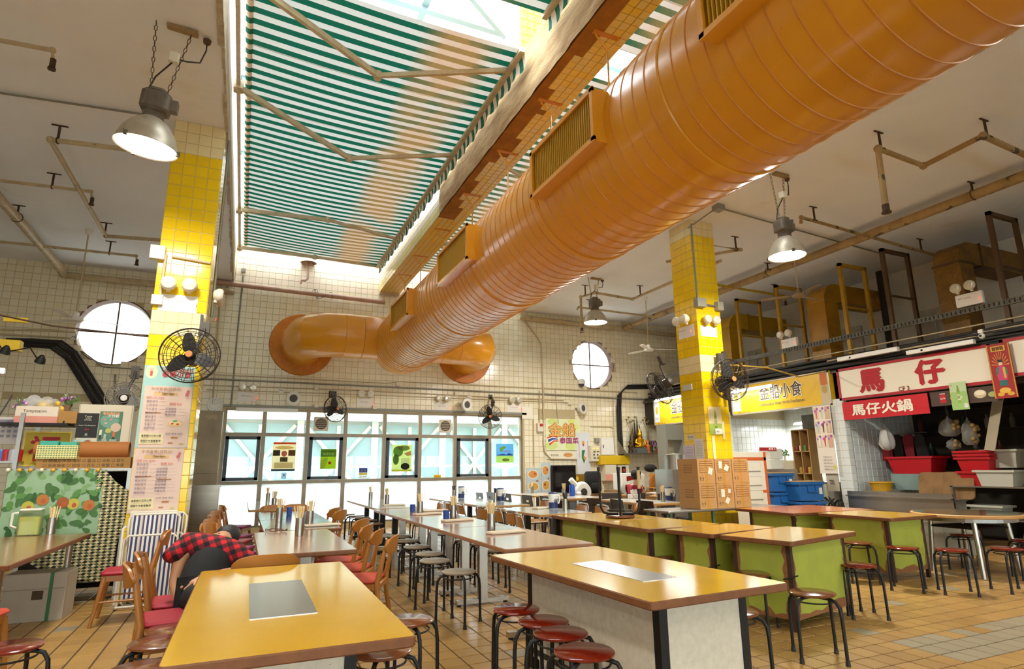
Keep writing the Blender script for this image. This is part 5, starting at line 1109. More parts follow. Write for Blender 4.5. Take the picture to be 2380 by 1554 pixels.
q = P8(256, 990, 8.58); sheet('green_poster', 'green food poster with round bubbles and small figures on the cream cabinet', 'poster', q, (1,0,0), (0,0,1), .235, .355, flat('#4d7660'), [('e', -.1, .38, .82, .5, '#6d9a84'), ('t', '餐飲業防疫', 0, .85, 1.5, None, '#e8a070', .02), ('t', '大作戰', .2, .68, 1.0, None, '#e8e0d0', .02), ('e', .5, -.08, .44, .3, '#c9b098'), ('e', -.1, -.3, .27, .17, '#b3b060'), ('e', -.55, .45, .12, .06, '#d08070'), ('e', .0, .45, .12, .06, '#d08070'), ('e', -.4, .2, .12, .06, '#d8a890'), ('r', -.75, -.45, .1, .2, '#ddd6c4'), ('r', -.75, -.75, .09, .15, '#3a2c24'), ('r', -.35, -.7, .1, .18, '#a8b0a0'), ('r', .4, -.55, .1, .17, '#d8602c'), ('r', .4, -.82, .09, .1, '#2a2622'), ('t', '防疫・齊做好', .1, -.95, 1.3, None, '#f0ece0')])
q = P8(190, 1027, 8.57); sheet('small_sign', 'small teal strip with a food picture at the foot of the cream cabinet', 'sign', q, (1,0,0), (0,0,1), .17, .06, flat('#7fb0a4'), [('t', '泰式海南', -.3, .35, 1.0, None, '#f0ece0'), ('t', '雞飯套餐', -.3, -.35, 1.0, None, '#f0ece0'), ('e', .65, 0, .3, .85, '#a34a2c')])
shf = solo('wall_shelf', MB().bx(-2.62, -1.9, 8.5, 8.95, 1.93, 1.955).bar((-2.58, 8.9, 2.3), (-2.58, 8.52, 1.95), .012, .012).bar((-1.95, 8.9, 2.3), (-1.95, 8.52, 1.95), .012, .012), blackleg, 'thin shelf on black struts carrying flowers and a tissue carton', 'shelf')
p = P8(78, 998, 8.5); t = thing('tissue_carton', 'pink and white paper carton stuffed with plastic on the shelf', 'carton', (p.x, 8.68, 1.955)); obj('body', MB().bx(-.2, .2, -.16, .12, 0, .19), mat('white_card', '#d8c9b4', .7), t); obj('pink_band', MB().bx(-.201, .201, -.161, .121, 0, .075), mat('pink_card', '#d08a78', .7), t); tm = MB(); put_text(tm, 'Temptation', 0, 0, .22, None, 0, 0); obj('lettering', tm, flat('#3a3028'), t, None, (-.02, -.162, .13), (R(90), 0, 0))
f = MB(); rnd = random.Random(5)
for k in range(9): f.ball((rnd.uniform(-.13, .13), rnd.uniform(-.08, .06), .2+rnd.uniform(0, .06)), rnd.uniform(.04, .08), 8, 5)
obj('plastic_film', f, glassy('plastic_film', '#f4f4f0', haze=.5, rough=.2), t, 60)
p = P8(150, 985, 8.6); solo('brown_carton', MB().slab(p.x-.12, p.x+.12, 8.55, 8.8, 1.955, 2.1, .005, .003), cb, 'small plain brown carton under the purple flowers', 'carton')
p = P8(118, 970, 8.6); mb = MB(); [mb.ball((p.x+rnd.uniform(-.12, .12), 8.62+rnd.uniform(-.04, .04), 2.09+rnd.uniform(0, .1)), rnd.uniform(.03, .06), 8, 5) for k in range(14)]; solo('yellow_bag', mb, mat('yellow_plastic', '#d8b13c', .4), 'crumpled yellow plastic bag of decorations behind the tissue carton', 'bag', 60)
def flowers(px, py, z0, lb, h=.22):
    p = P8(px, py, 8.62); t = thing('flower_pot', lb, 'flowers', (p.x, 8.62, z0)); obj('pot', MB().lathe([(0, 0), (.035, 0), (.045, .07), (.04, .07), (0, .06)], 14), mat('pot_clay', '#7a5a44', .7), t, 40); r_ = random.Random(px)
    st = MB()
    for k in range(22):
        a_, d_ = r_.uniform(0, 6.28), r_.uniform(.02, .11); tip = (d_*math.cos(a_), d_*math.sin(a_), h*r_.uniform(.55, 1)); st.tube([(0, 0, .05), (tip[0]*.5, tip[1]*.5, tip[2]*.7), tip], .004, 4)
        st.add([(tip[0]-.012, tip[1], tip[2]-.03), (tip[0]+.012, tip[1]+.01, tip[2]-.02), (tip[0]+.02*math.cos(a_), tip[1], tip[2]+.03)], [(0, 1, 2)])
    obj('foliage', st, mat('flower_green', '#5b7a3c', .6), t)
    for k in range(12):
        a_, d_ = r_.uniform(0, 6.28), r_.uniform(.01, .09); obj('blossom', MB().ball((d_*math.cos(a_), d_*math.sin(a_), h*r_.uniform(.6, .95)), .018, 8, 5), mat('purple_petal', '#a75fb0', .6) if k % 2 else mat('pink_petal', '#d9a0c4', .6), t, 60)
flowers(48, 960, 1.955, 'purple flowers left of the tissue carton', .28); flowers(152, 968, 2.1, 'purple flowers standing on the small brown carton', .2)
# left edge stall: yellow lit sign box, shelf with jars, notices
solo('sign_box', MB().slab(-4.3, -2.75, 9.45, 9.6, at(30, 803, y=9.5).z-.07, at(30, 803, y=9.5).z+.07, .01, .004).bx(-2.95, -2.7, 9.4, 9.45, 3.3, 3.36), mat('yellow_sign_box', '#d9b41c', .4), 'yellow beam with black clamps over the left stall', 'beam')
for k, (px, py) in enumerate(((10, 820), (92, 842))):
    p = at(px, py, y=9.2); solo('clip_lamp', MB().lathe([(.02, .1), (.05, .05), (.06, 0), (.05, 0)], 16, p, (.3, -.4, .9)).tube([p, p+Vector((-.15, .1, .2)), p+Vector((-.4, .2, .15))], .008, 6), blackleg, 'small black clip lamp on wires over the left stall, %s' % ('beside the yellow beam', 'right of the yellow beam')[k], 'lamp', 40)
t = thing('tube_lamp', 'glowing fluorescent lamp at the far left edge', 'lamp', at(0, 866, y=8.9)); obj('tube', MB().cyl((-.5, 0, 0), (.03, 0, .03), .03, n=12), mat('lit_tube', '#ffffff', .3, emit=7), t); obj('holder', MB().bx(-.5, .03, .03, .08, 0, .06), white_m, t)
solo('jar_shelf', MB().bx(-3.6, -2.33, 8.45, 8.85, 1.5, 1.525), steel, 'steel shelf at the left edge holding red jars', 'shelf')
for k, (px, c) in enumerate(((8, '#b5281e'), (22, '#c4c8d4'), (33, '#b5281e'), (-8, '#3a62a8'))):
    p = P8(px, 1080, 8.55); solo('jar', MB().lathe([(0, 0), (.05, 0), (.05, .11), (.04, .13), (0, .135)], 16, (p.x, 8.6, 1.525)), mat('jar_'+c[1:], c, .3), ['red jar nearest the left edge on the steel shelf', 'white wrapped jar on the steel shelf', 'red jar beside the steel post', 'blue jar out at the left end of the steel shelf'][k], 'jar', 40)
p = at(14, 1000, y=8.9); sheet('paper_notice', 'printed paper calendar pinned at the left edge', 'notice', p, (1,0,0), (0,0,1), .3, .32, flat('#d8ccc0'), [('r', 0, .7, .8, .1, '#8a8090')]+[('r', -.6+.4*(k % 4), .3-.35*(k//4), .12, .1, '#9a92a0') for k in range(12)])
# carton strapped with green tape, loungers, white carton
p0, p1 = at(20, 1452, z=0), at(150, 1440, z=0); t = thing('strapped_carton', 'white carton with green strap under the left table', 'carton', ((p0.x+p1.x)/2-.04, 7.62, 0), R(-4)); obj('body', MB().slab(-.27, .24, -.16, .16, 0, .44, .008, .004), mat('white_carton', '#b9ad98', .7, var=.1), t); obj('strap', MB().bx(.1, .13, -.163, .163, 0, .443), mat('green_strap', '#2c6a34', .4), t); obj('label_patch', MB().bx(-.03, .06, -.163, -.161, .2, .28), flat('#4a3420'), t); obj('flap_line', MB().bx(-.26, .23, -.1625, -.16, .29, .3), flat('#9a8e78'), t)
solo('white_carton', MB().slab(-1.08, -.62, 7.9, 7.97, .45, .96, .01, .004), mat('white_carton2', '#ddd3bf', .6), 'flat white carton with an orange mark behind the folded loungers', 'carton')
q = at(378, 1199, y=7.89); sheet('carton_label', 'small brown and orange label on the flat white carton', 'label', q, (1,0,0), (0,0,1), .1, .03, flat('#b08a6a'), [('r', .6, 0, .4, .9, '#c8602c')])
stripe_f = coordmat('blue_striped_webbing', lambda x, y, z, mth, mx, ns, step, frac: mx(mx('#e4dccb', '#2c3a6a', step(frac(mth('ADD', x, 9), .042), .5)), '#c9b09a', mth('MULTIPLY', step(frac(mth('ADD', x, 9.013), .168), .82), .5)), .7)
frame_w = mat('white_tube_frame', '#d8d0bc', .35)
def lounger(dx, dy, lb):
    t = thing('folding_lounger', lb, 'folding chair', (-.82+dx, 7.72+dy, 0), R(2), 'folded blue striped loungers'); t.rotation_euler = (R(-6), 0, R(2))
    obj('frame', MB().tube([(-.22, 0, .06), (-.24, 0, .9), (-.2, 0, .94), (.2, 0, .94), (.24, 0, .9), (.22, 0, .06), (.18, 0, .02), (-.18, 0, .02)], .013, 8, closed=True), frame_w, t, 60); obj('inner_frame', MB().tube([(-.25, -.04, .0), (-.26, -.04, .68), (-.22, -.04, .72), (.2, -.04, .72), (.24, -.04, .68), (.25, -.04, .0)], .012, 8), frame_w, t, 60)
    obj('webbing', MB().bx(-.21, .21, -.008, .0, .6, .93), stripe_f, t); obj('webbing', MB().bx(-.21, .21, -.05, -.042, .1, .71), stripe_f, t); obj('arm_tube', MB().tube([(-.27, -.06, .05), (-.28, -.06, .8), (-.27, .03, .82)], .013, 8), frame_w, t, 60); obj('foot_tube', MB().tube([(-.26, -.07, .02), (.26, -.07, .02)], .013, 8), frame_w, t, 60)
lounger(0, 0, 'folded white and blue striped lounger leaning on the menu column, front one'); lounger(.06, .1, 'folded white and blue striped lounger leaning on the menu column, back one')
# menus on the column
MY = 7.985
p0, p1 = at(330, 852, y=MY), at(446, 1035, y=MY); xa, xb = -1.125, -.60
ht = at(385, 850, y=MY).z; h1 = at(380, 897, y=MY).z; h2 = at(376, 1041, y=MY).z; h3 = at(370, 1190, y=MY).z
sheet('menu_backing', 'teal menu header board with a round cook logo and red lettering', 'sign', ((xa+xb)/2, MY+.006, (ht+h2)/2), (1,0,0), (0,0,1), xb-xa, ht-h2, flat('#9cc4bc'), [('e', -.72, .84, .23, .165, '#e8dcae'), ('e', -.72, .88, .07, .05, '#c9b090'), ('r', -.72, .8, .05, .06, '#c05a4c'), ('t', 'Siammisbplus', .28, .9, 1.25, None, '#c4503c', .01), ('t', '泰菀小食', .28, .80, 1.15, None, '#c0242c', .02)])
def menu(zt, zb, lb, seed):
    r_ = random.Random(seed); it = [('t', '午市套餐(送飲品)', -.1, .9, 1.25, None, '#a8784c'), ('t', '泰', .82, .84, .14, None, '#c8343c', .01), ('t', '菀', .78, .74, .15, None, '#c8343c', .01), ('t', '小', .82, .62, .1, None, '#c8343c'), ('t', 'LUNCH SET', -.2, .82, .7, None, '#b0909a'), ('r', -.1, .74, .5, .05, '#d8b070'), ('t', '12am-6pm', .0, .745, .5, None, '#2a2018', .02), ('t', '招牌 STIR FRIED', -.5, .62, .75, None, '#c8584c'), ('t', '咖喱 $50', .35, .42 if seed == 1 else .52, .5, None, '#c8584c')]
    names = ['酸肉湯河', '乙肉湯河', '牛丸湯河', '豬肉丸河', '雞絲湯河', '海鮮湯河', '冬蔭公河', '豬頸肉飯', '青咖喱雞', '紅咖喱鴨']
    for k in range(8): it.append(('r', -.6, .08, .3, .012, '#b98a4c') if (k == 3 and 0) else ('t', names[k], -.62, .5-.125*k, .45, None, '#6a5878')); it.append(('r', -.2, .49-.125*k, .14, .004, '#b0a4a8'))
    for k in range(3 if seed == 1 else 8): it.append(('t', names[9-k % 4], .18, .26-.1*k if seed == 1 else .36-.1*k, .45, None, '#6a5878')); it.append(('r', .62, .26-.1*k if seed == 1 else .36-.1*k, .16, .004, '#b0a4a8'))
    it += [('r', -.55, .12, .32, .016, '#a8713c')]
    if seed == 1: it += [('e', .42, -.22, .3, .1, '#e0c07c'), ('e', .4, -.2, .2, .06, '#d8d09a'), ('e', .3, -.22, .06, .03, '#c8402c'), ('e', .52, -.24, .06, .03, '#c8402c'), ('e', .4, -.14, .1, .035, '#5c9a4c')]
    else: it += [('r', .3, .02, .3, .016, '#a8713c')]
    it += [('r', -.5, -.72, .48, .17, '#ded0a0'), ('t', '逢星期六日及公眾', -.5, -.62, .8, None, '#2a2018', .02), ('t', '假期午市套餐暫停', -.5, -.78, .8, None, '#2a2018', .02), ('t', '奶茶 咖啡 檸茶', .42, -.56, .7, None, '#7a6a80'), ('r', .45, -.68, .14, .025, '#a8713c'), ('r', .3, -.85, .1, .02, '#a8713c'), ('e', .75, -.88, .1, .03, '#b8b060')]
    sheet('paper_menu', lb, 'menu', ((xa+xb)/2+(.01 if seed == 1 else -.01), MY-.002, (zt+zb)/2), (1,0,0), (0,0,1), (xb-xa)*.94, zt-zb, flat('#d6bba9'), it, group='paper menus on the column')
menu(h1, h2+.005, 'upper pinkish paper menu with a plate picture on the column', 1); menu(h2-.005, h3, 'lower pinkish paper menu without picture on the column', 2)
# steel cabinets behind the column
def steelcab(x0, x1, y0, y1, z0, z1, lb, m):
    t = thing('steel_cabinet', lb, 'cabinet', (0, 0, 0)); obj('body', MB().bx(x0, x1, y0, y1, z0, z1), m, t); obj('door', MB().slab(x0+.01, x1-.01, y0-.015, y0, z0+.02, (z0+z1)/2-.005, .005, .002), m, t); obj('door', MB().slab(x0+.01, x1-.01, y0-.015, y0, (z0+z1)/2+.005, z1-.02, .005, .002), m, t)
steelcab(-.98, -.46, 14.45, 15.0, 0, 2.66, 'tall tarnished steel cabinet at the left end of the window wall', mat('tarnished_steel', '#8f7e64', .4, .6, var=.3, scale=3, stain=(2, .62, '#c9b48a')))
a = at(434, 1128, y=10.6); steelcab(a.x, a.x+.46, 10.6, 11.1, 0, a.z, 'lower polished steel cabinet behind the menu column', mat('polished_steel', '#9a8f80', .25, .9, var=.2, scale=2, stretch=(1, 1, 8)))

# ================================================================== PEOPLE
skin_c = mat('skin', '#c08a62', .55, var=.08, scale=6); skin_l = mat('skin_light', '#d9b093', .55, var=.06, scale=6); hair_m = mat('black_hair', '#15110f', .5, bump=.6, bscale=60)
def grow(name, chains, m, parent, root=0, sub=2):
    """continuous skinned body: chains of (x, y, z, radius); equal points are shared joints"""
    vs, rs, es = [], [], []; idx = {}
    for c in chains:
        prev = None
        for x, y, z, r in c:
            k = (round(x, 3), round(y, 3), round(z, 3))
            if k not in idx: idx[k] = len(vs); vs.append((x, y, z)); rs.append(r)
            if prev is not None: es.append((prev, idx[k]))
            prev = idx[k]
    me = bpy.data.meshes.new(name); me.from_pydata(vs, es, []); me.materials.append(m); o = link(name, me, parent)
    o.modifiers.new('skin', 'SKIN')
    if not me.skin_vertices: me.attributes  # layer is created with the modifier below
    bm_ = bmesh.new(); bm_.from_mesh(me); lay = bm_.verts.layers.skin.verify()
    bm_.verts.ensure_lookup_table()
    for i, v in enumerate(bm_.verts):
        r = rs[i]; v[lay].radius = (r, r) if not isinstance(r, tuple) else r; v[lay].use_root = (i == root)
    bm_.to_mesh(me); bm_.free()
    s = o.modifiers.new('subdivision', 'SUBSURF'); s.levels = sub; s.render_levels = sub; s.use_limit_surface = False
    o.modifiers['skin'].use_smooth_shade = True
    return o
def plaid(x, y, z, mth, mx, ns, step, frac):
    a_ = mth('ADD', mth('MULTIPLY', x, .92), mth('MULTIPLY', z, .40)); b_ = mth('SUBTRACT', mth('MULTIPLY', z, .92), mth('MULTIPLY', x, .40))
    u, v = step(frac(mth('ADD', a_, 5), .072), .5), step(frac(mth('ADD', mth('ADD', b_, mth('MULTIPLY', y, .5)), 5), .072), .5)
    return mx(mx('#cf1420', '#6e1018', u), mx('#6e1018', '#100e10', u), v)
plaid_m = coordmat('red_black_plaid', plaid, .8); black_cl = mat('black_clothes', '#0e0c0c', .85, var=.1)
A = thing('person', 'sleeping person in a red and black plaid shirt slumped on the chairs', 'person', (0, 0, 0))
grow('body', [[(-.2, 5.12, .52, .1), (-.17, 5.25, .66, .11), (-.13, 5.36, .76, .11), (-.115, 5.4, .82, .06), (-.1, 5.46, .85, .08), (-.085, 5.53, .865, .078)],
    [(-.13, 5.36, .76, .11), (.03, 5.36, .72, .07), (.1, 5.3, .67, .045), (.08, 5.16, .66, .037), (-.06, 5.06, .665, .031), (-.19, 5.02, .645, .026), (-.235, 5.0, .63, .03), (-.3, 4.985, .61, .012), (-.325, 4.98, .6, .009)],
    [(-.235, 5.0, .63, .03), (-.29, 5.01, .63, .01), (-.32, 5.01, .62, .008)], [(-.235, 5.0, .63, .03), (-.275, 4.965, .605, .01), (-.3, 4.95, .59, .008)], [(-.235, 5.0, .63, .03), (-.26, 5.03, .64, .01), (-.285, 5.035, .64, .008)], [(-.235, 5.0, .63, .03), (-.23, 4.955, .62, .011), (-.245, 4.935, .605, .008)],
    [(-.13, 5.36, .76, .11), (-.3, 5.36, .84, .075), (-.36, 5.3, .76, .05), (-.38, 5.2, .6, .04), (-.33, 5.1, .5, .03), (-.31, 5.06, .48, .026)]], skin_c, A)
grow('plaid_shirt', [[(-.4, 5.31, .83, .075), (-.33, 5.33, .86, .1), (-.2, 5.33, .84, .125), (-.08, 5.32, .79, .125), (.03, 5.3, .74, .105), (.1, 5.27, .69, .085), (.115, 5.2, .665, .062)], [(-.4, 5.31, .83, .075), (-.43, 5.24, .76, .06)], [(-.2, 5.33, .84, .125), (-.2, 5.3, .72, .12)]], plaid_m, A)
grow('dark_shirt', [[(-.2, 5.05, .46, .16), (-.2, 5.13, .54, .17), (-.19, 5.2, .62, .175), (-.16, 5.27, .7, .17), (-.13, 5.34, .8, .13)]], black_cl, A)
grow('trousers', [[(-.2, 5.12, .5, .14), (-.17, 4.95, .54, .085), (-.06, 4.84, .54, .065), (-.05, 4.83, .27, .048), (-.05, 4.82, .08, .045)], [(-.2, 5.12, .5, .14), (-.23, 4.9, .54, .085), (-.08, 4.67, .54, .065), (-.06, 4.66, .27, .048), (-.06, 4.66, .08, .045)]], black_cl, A)
for y in (4.82, 4.66): obj('shoe', MB().slab(-.1, .14, y-.045, y+.045, 0, .08, .04, .02), black_c, A)
hb = MB().ball((-.055, 5.56, .885), .096, 18, 10, sc=(1.0, 1.0, .85)); obj('hair', hb, hair_m, A, 60)
fc = MB().ball((-.15, 5.42, .9), .015, 8, 6).ball((-.12, 5.41, .915), .009, 8, 5).bx(-.165, -.13, 5.385, 5.395, .868, .874); obj('nose_and_mouth', fc, skin_c, A, 60); obj('ear', MB().ball((-.16, 5.5, .87), .024, 10, 6, sc=(.4, 1, 1.2)), skin_c, A, 60)
obj('bracelet', MB().torus((-.185, 5.02, .645), .03, .008, 18, 6, ax=(1, .1, .1)), black_c, A)
# seated person in red with a black cap
B = thing('person', 'person in a red shirt and black backward cap bent over papers at a table', 'person', (7.62, 10.78, 0), R(10))
red_cl = mat('maroon_shirt', '#a01c30', .75, var=.12, scale=8); navy = mat('navy_trousers', '#1d2440', .8)
hand = lambda x, y, z: [[(x, y, z, .03), (x+.05, y+.02, z-.01, .009), (x+.08, y+.02, z-.02, .008)], [(x, y, z, .03), (x+.055, y+.005, z-.008, .009), (x+.09, y+.005, z-.02, .008)], [(x, y, z, .03), (x+.05, y-.012, z-.01, .009), (x+.085, y-.014, z-.02, .008)], [(x, y, z, .03), (x+.04, y-.03, z-.012, .009), (x+.065, y-.034, z-.02, .008)], [(x, y, z, .03), (x+.02, y+.035, z-.005, .01), (x+.045, y+.045, z-.012, .008)]]
grow('body', [[(0, 0, .52, .13), (.02, 0, .68, .12), (.06, 0, .9, .13), (.09, 0, 1.01, .055), (.11, 0, 1.06, .05), (.125, 0, 1.14, .088), (.125, 0, 1.22, .08)],
    [(.06, 0, .9, .13), (.06, -.17, .94, .06), (.1, -.22, .8, .046), (.2, -.2, .745+.06, .04), (.36, -.12, .8, .032)]+[(.42, -.09, .795, .03)], [(.06, 0, .9, .13), (.06, .17, .94, .06), (.12, .22, .8, .046), (.26, .18, .805, .04), (.38, .08, .8, .032), (.44, .04, .795, .03)]]+hand(.42, -.09, .795)+hand(.44, .04, .795), skin_l, B)
grow('red_shirt', [[(0, 0, .5, .155), (.02, 0, .68, .145), (.06, 0, .88, .15), (.08, 0, .97, .1)], [(.06, 0, .88, .15), (.06, -.16, .93, .085), (.08, -.21, .84, .068)], [(.06, 0, .88, .15), (.06, .16, .93, .085), (.09, .21, .84, .068)]], red_cl, B)
grow('trousers', [[(0, 0, .5, .15), (.2, -.1, .5, .085), (.42, -.12, .5, .065), (.42, -.13, .25, .05), (.42, -.13, .08, .05)], [(0, 0, .5, .15), (.2, .1, .5, .085), (.42, .12, .5, .065), (.42, .13, .25, .05), (.42, .13, .08, .05)]], navy, B)
for y in (-.13, .13): obj('shoe', MB().slab(.36, .6, y-.045, y+.045, 0, .08, .04, .02), black_c, B)
obj('hair', MB().ball((.1, 0, 1.19), .098, 18, 10, sc=(1, .95, 1)), hair_m, B, 60)
cap = obj('cap', MB().lathe([(.108, 0), (.112, .03), (.1, .075), (.06, .105), (0, .115)], 28, (.108, 0, 1.2), (-.15, 0, 1)), mat('black_cap', '#1f1f20', .8), B, 50); obj('peak', MB().slab(-.1, .03, -.07, .07, 1.17, 1.18, .05, .003), mat('black_cap', '#1f1f20', .8), cap)
obj('ear', MB().ball((.14, -.094, 1.15), .03, 10, 6, sc=(.8, .35, 1.1)), skin_l, B, 60); obj('nose', MB().ball((.225, 0, 1.145), .02, 8, 6), skin_l, B, 60); obj('eyes', MB().ball((.207, -.032, 1.175), .011, 8, 6).ball((.207, .032, 1.175), .011, 8, 6), black_c, B, 60); obj('mouth', MB().bx(.205, .214, -.025, .025, 1.098, 1.104), mat('lips', '#9a4a44', .5), B)

# ================================================================== RIGHT STALLS
XF = 11.3
def PF(px, py, x=XF): return at(px, py, x=x)
def ysheet(name, label, cat, tl, br, base, items, x=XF, thick=.02, **k):
    """sheet on a plane facing the hall (normal -X), given by two pixel corners"""
    a, b = PF(*tl, x=x), PF(*br, x=x)
    return sheet(name, label, cat, (x, (a.y+b.y)/2, (a.z+b.z)/2), (0, -1, 0), (0, 0, 1), abs(a.y-b.y), abs(a.z-b.z), base, items, thick, **k)
wtile = mat('white_stall_tile', '#dfe2dc', .2, island=.06, stain=(1.2, .66, '#a99f88')); stall_dark = mat('dim_stall_wall', '#6a6256', .8, var=.3, scale=3)
# stall partitions and back walls
tag(obj('wall_stall_back', MB().bx(13.4, 13.45, -1, 15, 0, 3.3), plaster_w), 'rear wall inside the stalls', kind='structure')
for y0, m, nm in ((8.42, wtile, 'wall_stall_mid'), (11.75, wtile, 'wall_stall_far'), (4.85, wtile, 'wall_stall_near')):
    w = tag(obj(nm, MB().bx(XF, 13.4, y0, y0+.14, 0, 3.3), grout), 'tiled partition between two stalls', kind='structure')
    tilefield(w, (XF, y0-.001, 0), (1,0,0), (0,0,1), 14, 16, .15, .16, lambda u, v, c: wtile, 120, .004, .005)
w = tag(obj('wall_stall_end', MB().bx(13.36, 13.4, 8.56, 11.75, 0, 3.3), grout), 'white tiled rear wall of the lit yellow-sign stall', kind='structure')
tilefield(w, (13.359, 11.75, 0), (0,-1,0), (0,0,1), 21, 20, .152, .16, lambda u, v, c: wtile, 300, .004, .005)
for k, (y0, y1, m) in enumerate(((8.35, 8.62, wtile), (4.72, 5.0, wtile), (11.6, 11.9, wtile))):
    c = tag(obj('trim_%d' % (k+3), MB().bx(XF-.12, XF+.02, y0, y1, 0, 2.7), grout), 'tiled jamb between stall fronts', kind='structure'); tilefield(c, (XF-.12, y1, 0), (0,-1,0), (0,0,1), 2, 18, (y1-y0)/2, .15, lambda u, v, c: wtile, 60, .004, .006); tilefield(c, (XF-.12, y0, 0), (1,0,0), (0,0,1), 1, 18, .14, .15, lambda u, v, c: wtile, 60, .004, .006)
# deck over the stalls
deck = tag(obj('wall_fascia', MB().bx(XF, XR, -2, WB, 3.3, 3.42).bx(XF, XF+.06, -2, WB, 2.62, 3.3), mat('grimy_fascia', '#3e3428', .8, var=.4, scale=3)), 'grimy deck and fascia over the right stalls', kind='structure')
black_tray = mat('dirty_cable_tray', '#6e6a5e', .6, .3, var=.4, scale=12, spots=(40, .6, '#2c2822'))
def along(name, label, cat, x, z, r, m, y0=1.0, y1=WB-.05, sq=None, sag=0):
    mb = MB()
    if sq: mb.bx(x-sq[0]/2, x+sq[0]/2, y0, y1, z-sq[1]/2, z+sq[1]/2)
    else: mb.tube([(x, y0+(y1-y0)*i/12, z+sag*math.sin(i*2.3)) for i in range(13)], r, 8)
    return solo(name, mb, m, label, cat, 50 if not sq else None)
tr = thing('cable_tray', 'perforated grey cable tray running level in front of the raised ducts', 'cable tray', (XF+.12, 0, at(1900, 798, x=XF+.12).z))
obj('channel', MB().bx(-.02, .02, 1, 14, -.05, .05), black_tray, tr)
hm = MB().bx(-.023, -.0205, -.012, .012, -.03, .03).mesh('slot', mat('slot_dark', '#2a2620', .9)); [link('slot', hm, tr, (0, 3.6+.075*i, 0)) for i in range(84)]
along('rail_wire', 'upper thin steel rail below the cable tray', 'rail', XF+.08, at(1900, 828, x=XF+.08).z, .014, cond_c); along('rail_wire', 'lower thin steel rail below the cable tray', 'rail', XF+.08, at(1900, 842, x=XF+.08).z, .014, cond_c)
zl = at(1900, 865, x=XF-.02).z
lt = thing('ladder_tray', 'dark cable ladder full of black cables along the stall fascia', 'cable tray', (XF-.06, 0, zl)); obj('side_rail', MB().bx(-.04, 0, 1, 14.5, -.08, -.03), black_tray, lt)
for k in range(18): obj('cable', MB().tube([(-.02+.045*(k % 3), 1+i*1.15, -.03+.05*(k//3)+.02*math.sin(i*1.7+k)) for i in range(13)], .026, 8), black_c, lt, 50)
hm = MB().bx(-.043, -.0405, -.02, .02, -.07, -.04).mesh('slot', mat('slot_pale', '#b8b0a0', .7)); [link('slot', hm, lt, (0, 3.6+.16*i, 0)) for i in range(50)]
along('fascia_trunking', 'long cream trunking right above the stall signs', 'trunking', XF-.05, at(2100, 812, x=XF-.05).z+.02, 0, mat('cream_trunk', '#b9a57c', .6, var=.25), 1, 8.6, (.08, .07)); along('fascia_trunking', 'dark steel angle above the yellow stall signs', 'trunking', XF-.05, 3.3, 0, mat('dark_angle', '#4c4032', .6), 8.65, WB-.05, (.08, .07))
solo('slack_rope', MB().tube([(7.6, 7.85, at(1664, 845, y=7.85).z), (8.8, 8.0, 3.15), (10.2, 8.5, 3.12), (11.15, 8.6, 3.3)], .014, 6), mat('yellow_rope', '#b9963c', .7), 'yellow rope strung from the right column to the stall signs', 'rope', 50)
# portal frames
yel_st = mat('yellow_steel', '#b98c1e', .55, var=.25, scale=8); brn_st = mat('brown_steel', '#5a4126', .6, var=.3, scale=8)
for y, m, lb in ((11.18, yel_st, 'tall yellow steel portal frame before the farthest raised duct'), (9.9, yel_st, 'tall yellow steel portal frame behind the ceiling fan'), (8.2, yel_st, 'ochre steel portal frame before the middle raised duct'), (7.25, brn_st, 'brown steel portal frame between middle and nearest raised duct'), (5.33, brn_st, 'dark brown steel portal frame nearest the right edge')):
    t = thing('portal_frame', lb, 'frame', (0, y, 0), 0, 'steel portal frames on the deck')
    for x in (XF+.16, XF+.95): obj('post', MB().bx(x-.035, x+.035, -.035, .035, 3.42, 5.62), m, t)
    obj('head', MB().bx(XF+.125, XF+.985, -.035, .035, 5.55, 5.62), m, t); obj('cross_tie', MB().bx(XF+.16, XF+.95, -.015, .015, 4.62, 4.66), m, t)
# rectangular elbow ducts
def elbow_duct(y0, y1, m, lb, mt):
    t = thing('elbow_duct', lb, 'duct', (0, 0, 0), 0, 'rectangular elbow ducts'); x0, x1 = XF+.42, XF+.84; zt, zi = 5.42, 5.0
    obj('riser', MB().bx(x0, x1, y0, y1, 3.42, zi), m, t)
    n = 12; mb = MB(); o = []; i_ = []
    for k in range(n+1):
        a = R(180-90*k/n); o.append((x1+.42*math.cos(a), zi+.42*math.sin(a)))
    vs = [(x, y, z) for x, z in o for y in (y0, y1)]+[(x1, y0, zi), (x1, y1, zi)]; c = 2*(n+1)
    mb.add(vs, [(2*k, 2*k+1, 2*k+3, 2*k+2) for k in range(n)]+[(2*k, 2*k+2, c) for k in range(n)]+[(2*k+1, c+1, 2*k+3) for k in range(n)])
    obj('elbow', mb, m, t, 30); obj('run', MB().bx(x1, XR, y0, y1, zi, zt), m, t); obj('flange', MB().bx(x0-.02, x1+.02, y0-.02, y1+.02, zi-.02, zi+.02), mt, t); obj('flange', MB().bx(x1+.28, x1+.32, y0-.02, y1+.02, zi-.02, zt+.02), mt, t)
dm1 = mat('yellow_duct_sheet', '#c79a12', .45, var=.25, scale=3, stain=(2, .6, '#6b5318')); dm2 = mat('ochre_duct_sheet', '#b8830f', .45, var=.35, scale=3, stain=(2, .55, '#4f3a12')); dm3 = mat('rusty_duct_sheet', '#8a6220', .55, var=.45, scale=3, spots=(30, .66, '#2e200c'), stain=(1.6, .5, '#3a2810'))
elbow_duct(11.78, 12.3, dm1, 'yellow elbow duct farthest along the deck behind the right column', yel_st); elbow_duct(8.86, 9.33, dm2, 'ochre elbow duct in the middle of the deck', yel_st); elbow_duct(6.04, 6.5, dm3, 'rusty brown elbow duct nearest the right edge', brn_st)
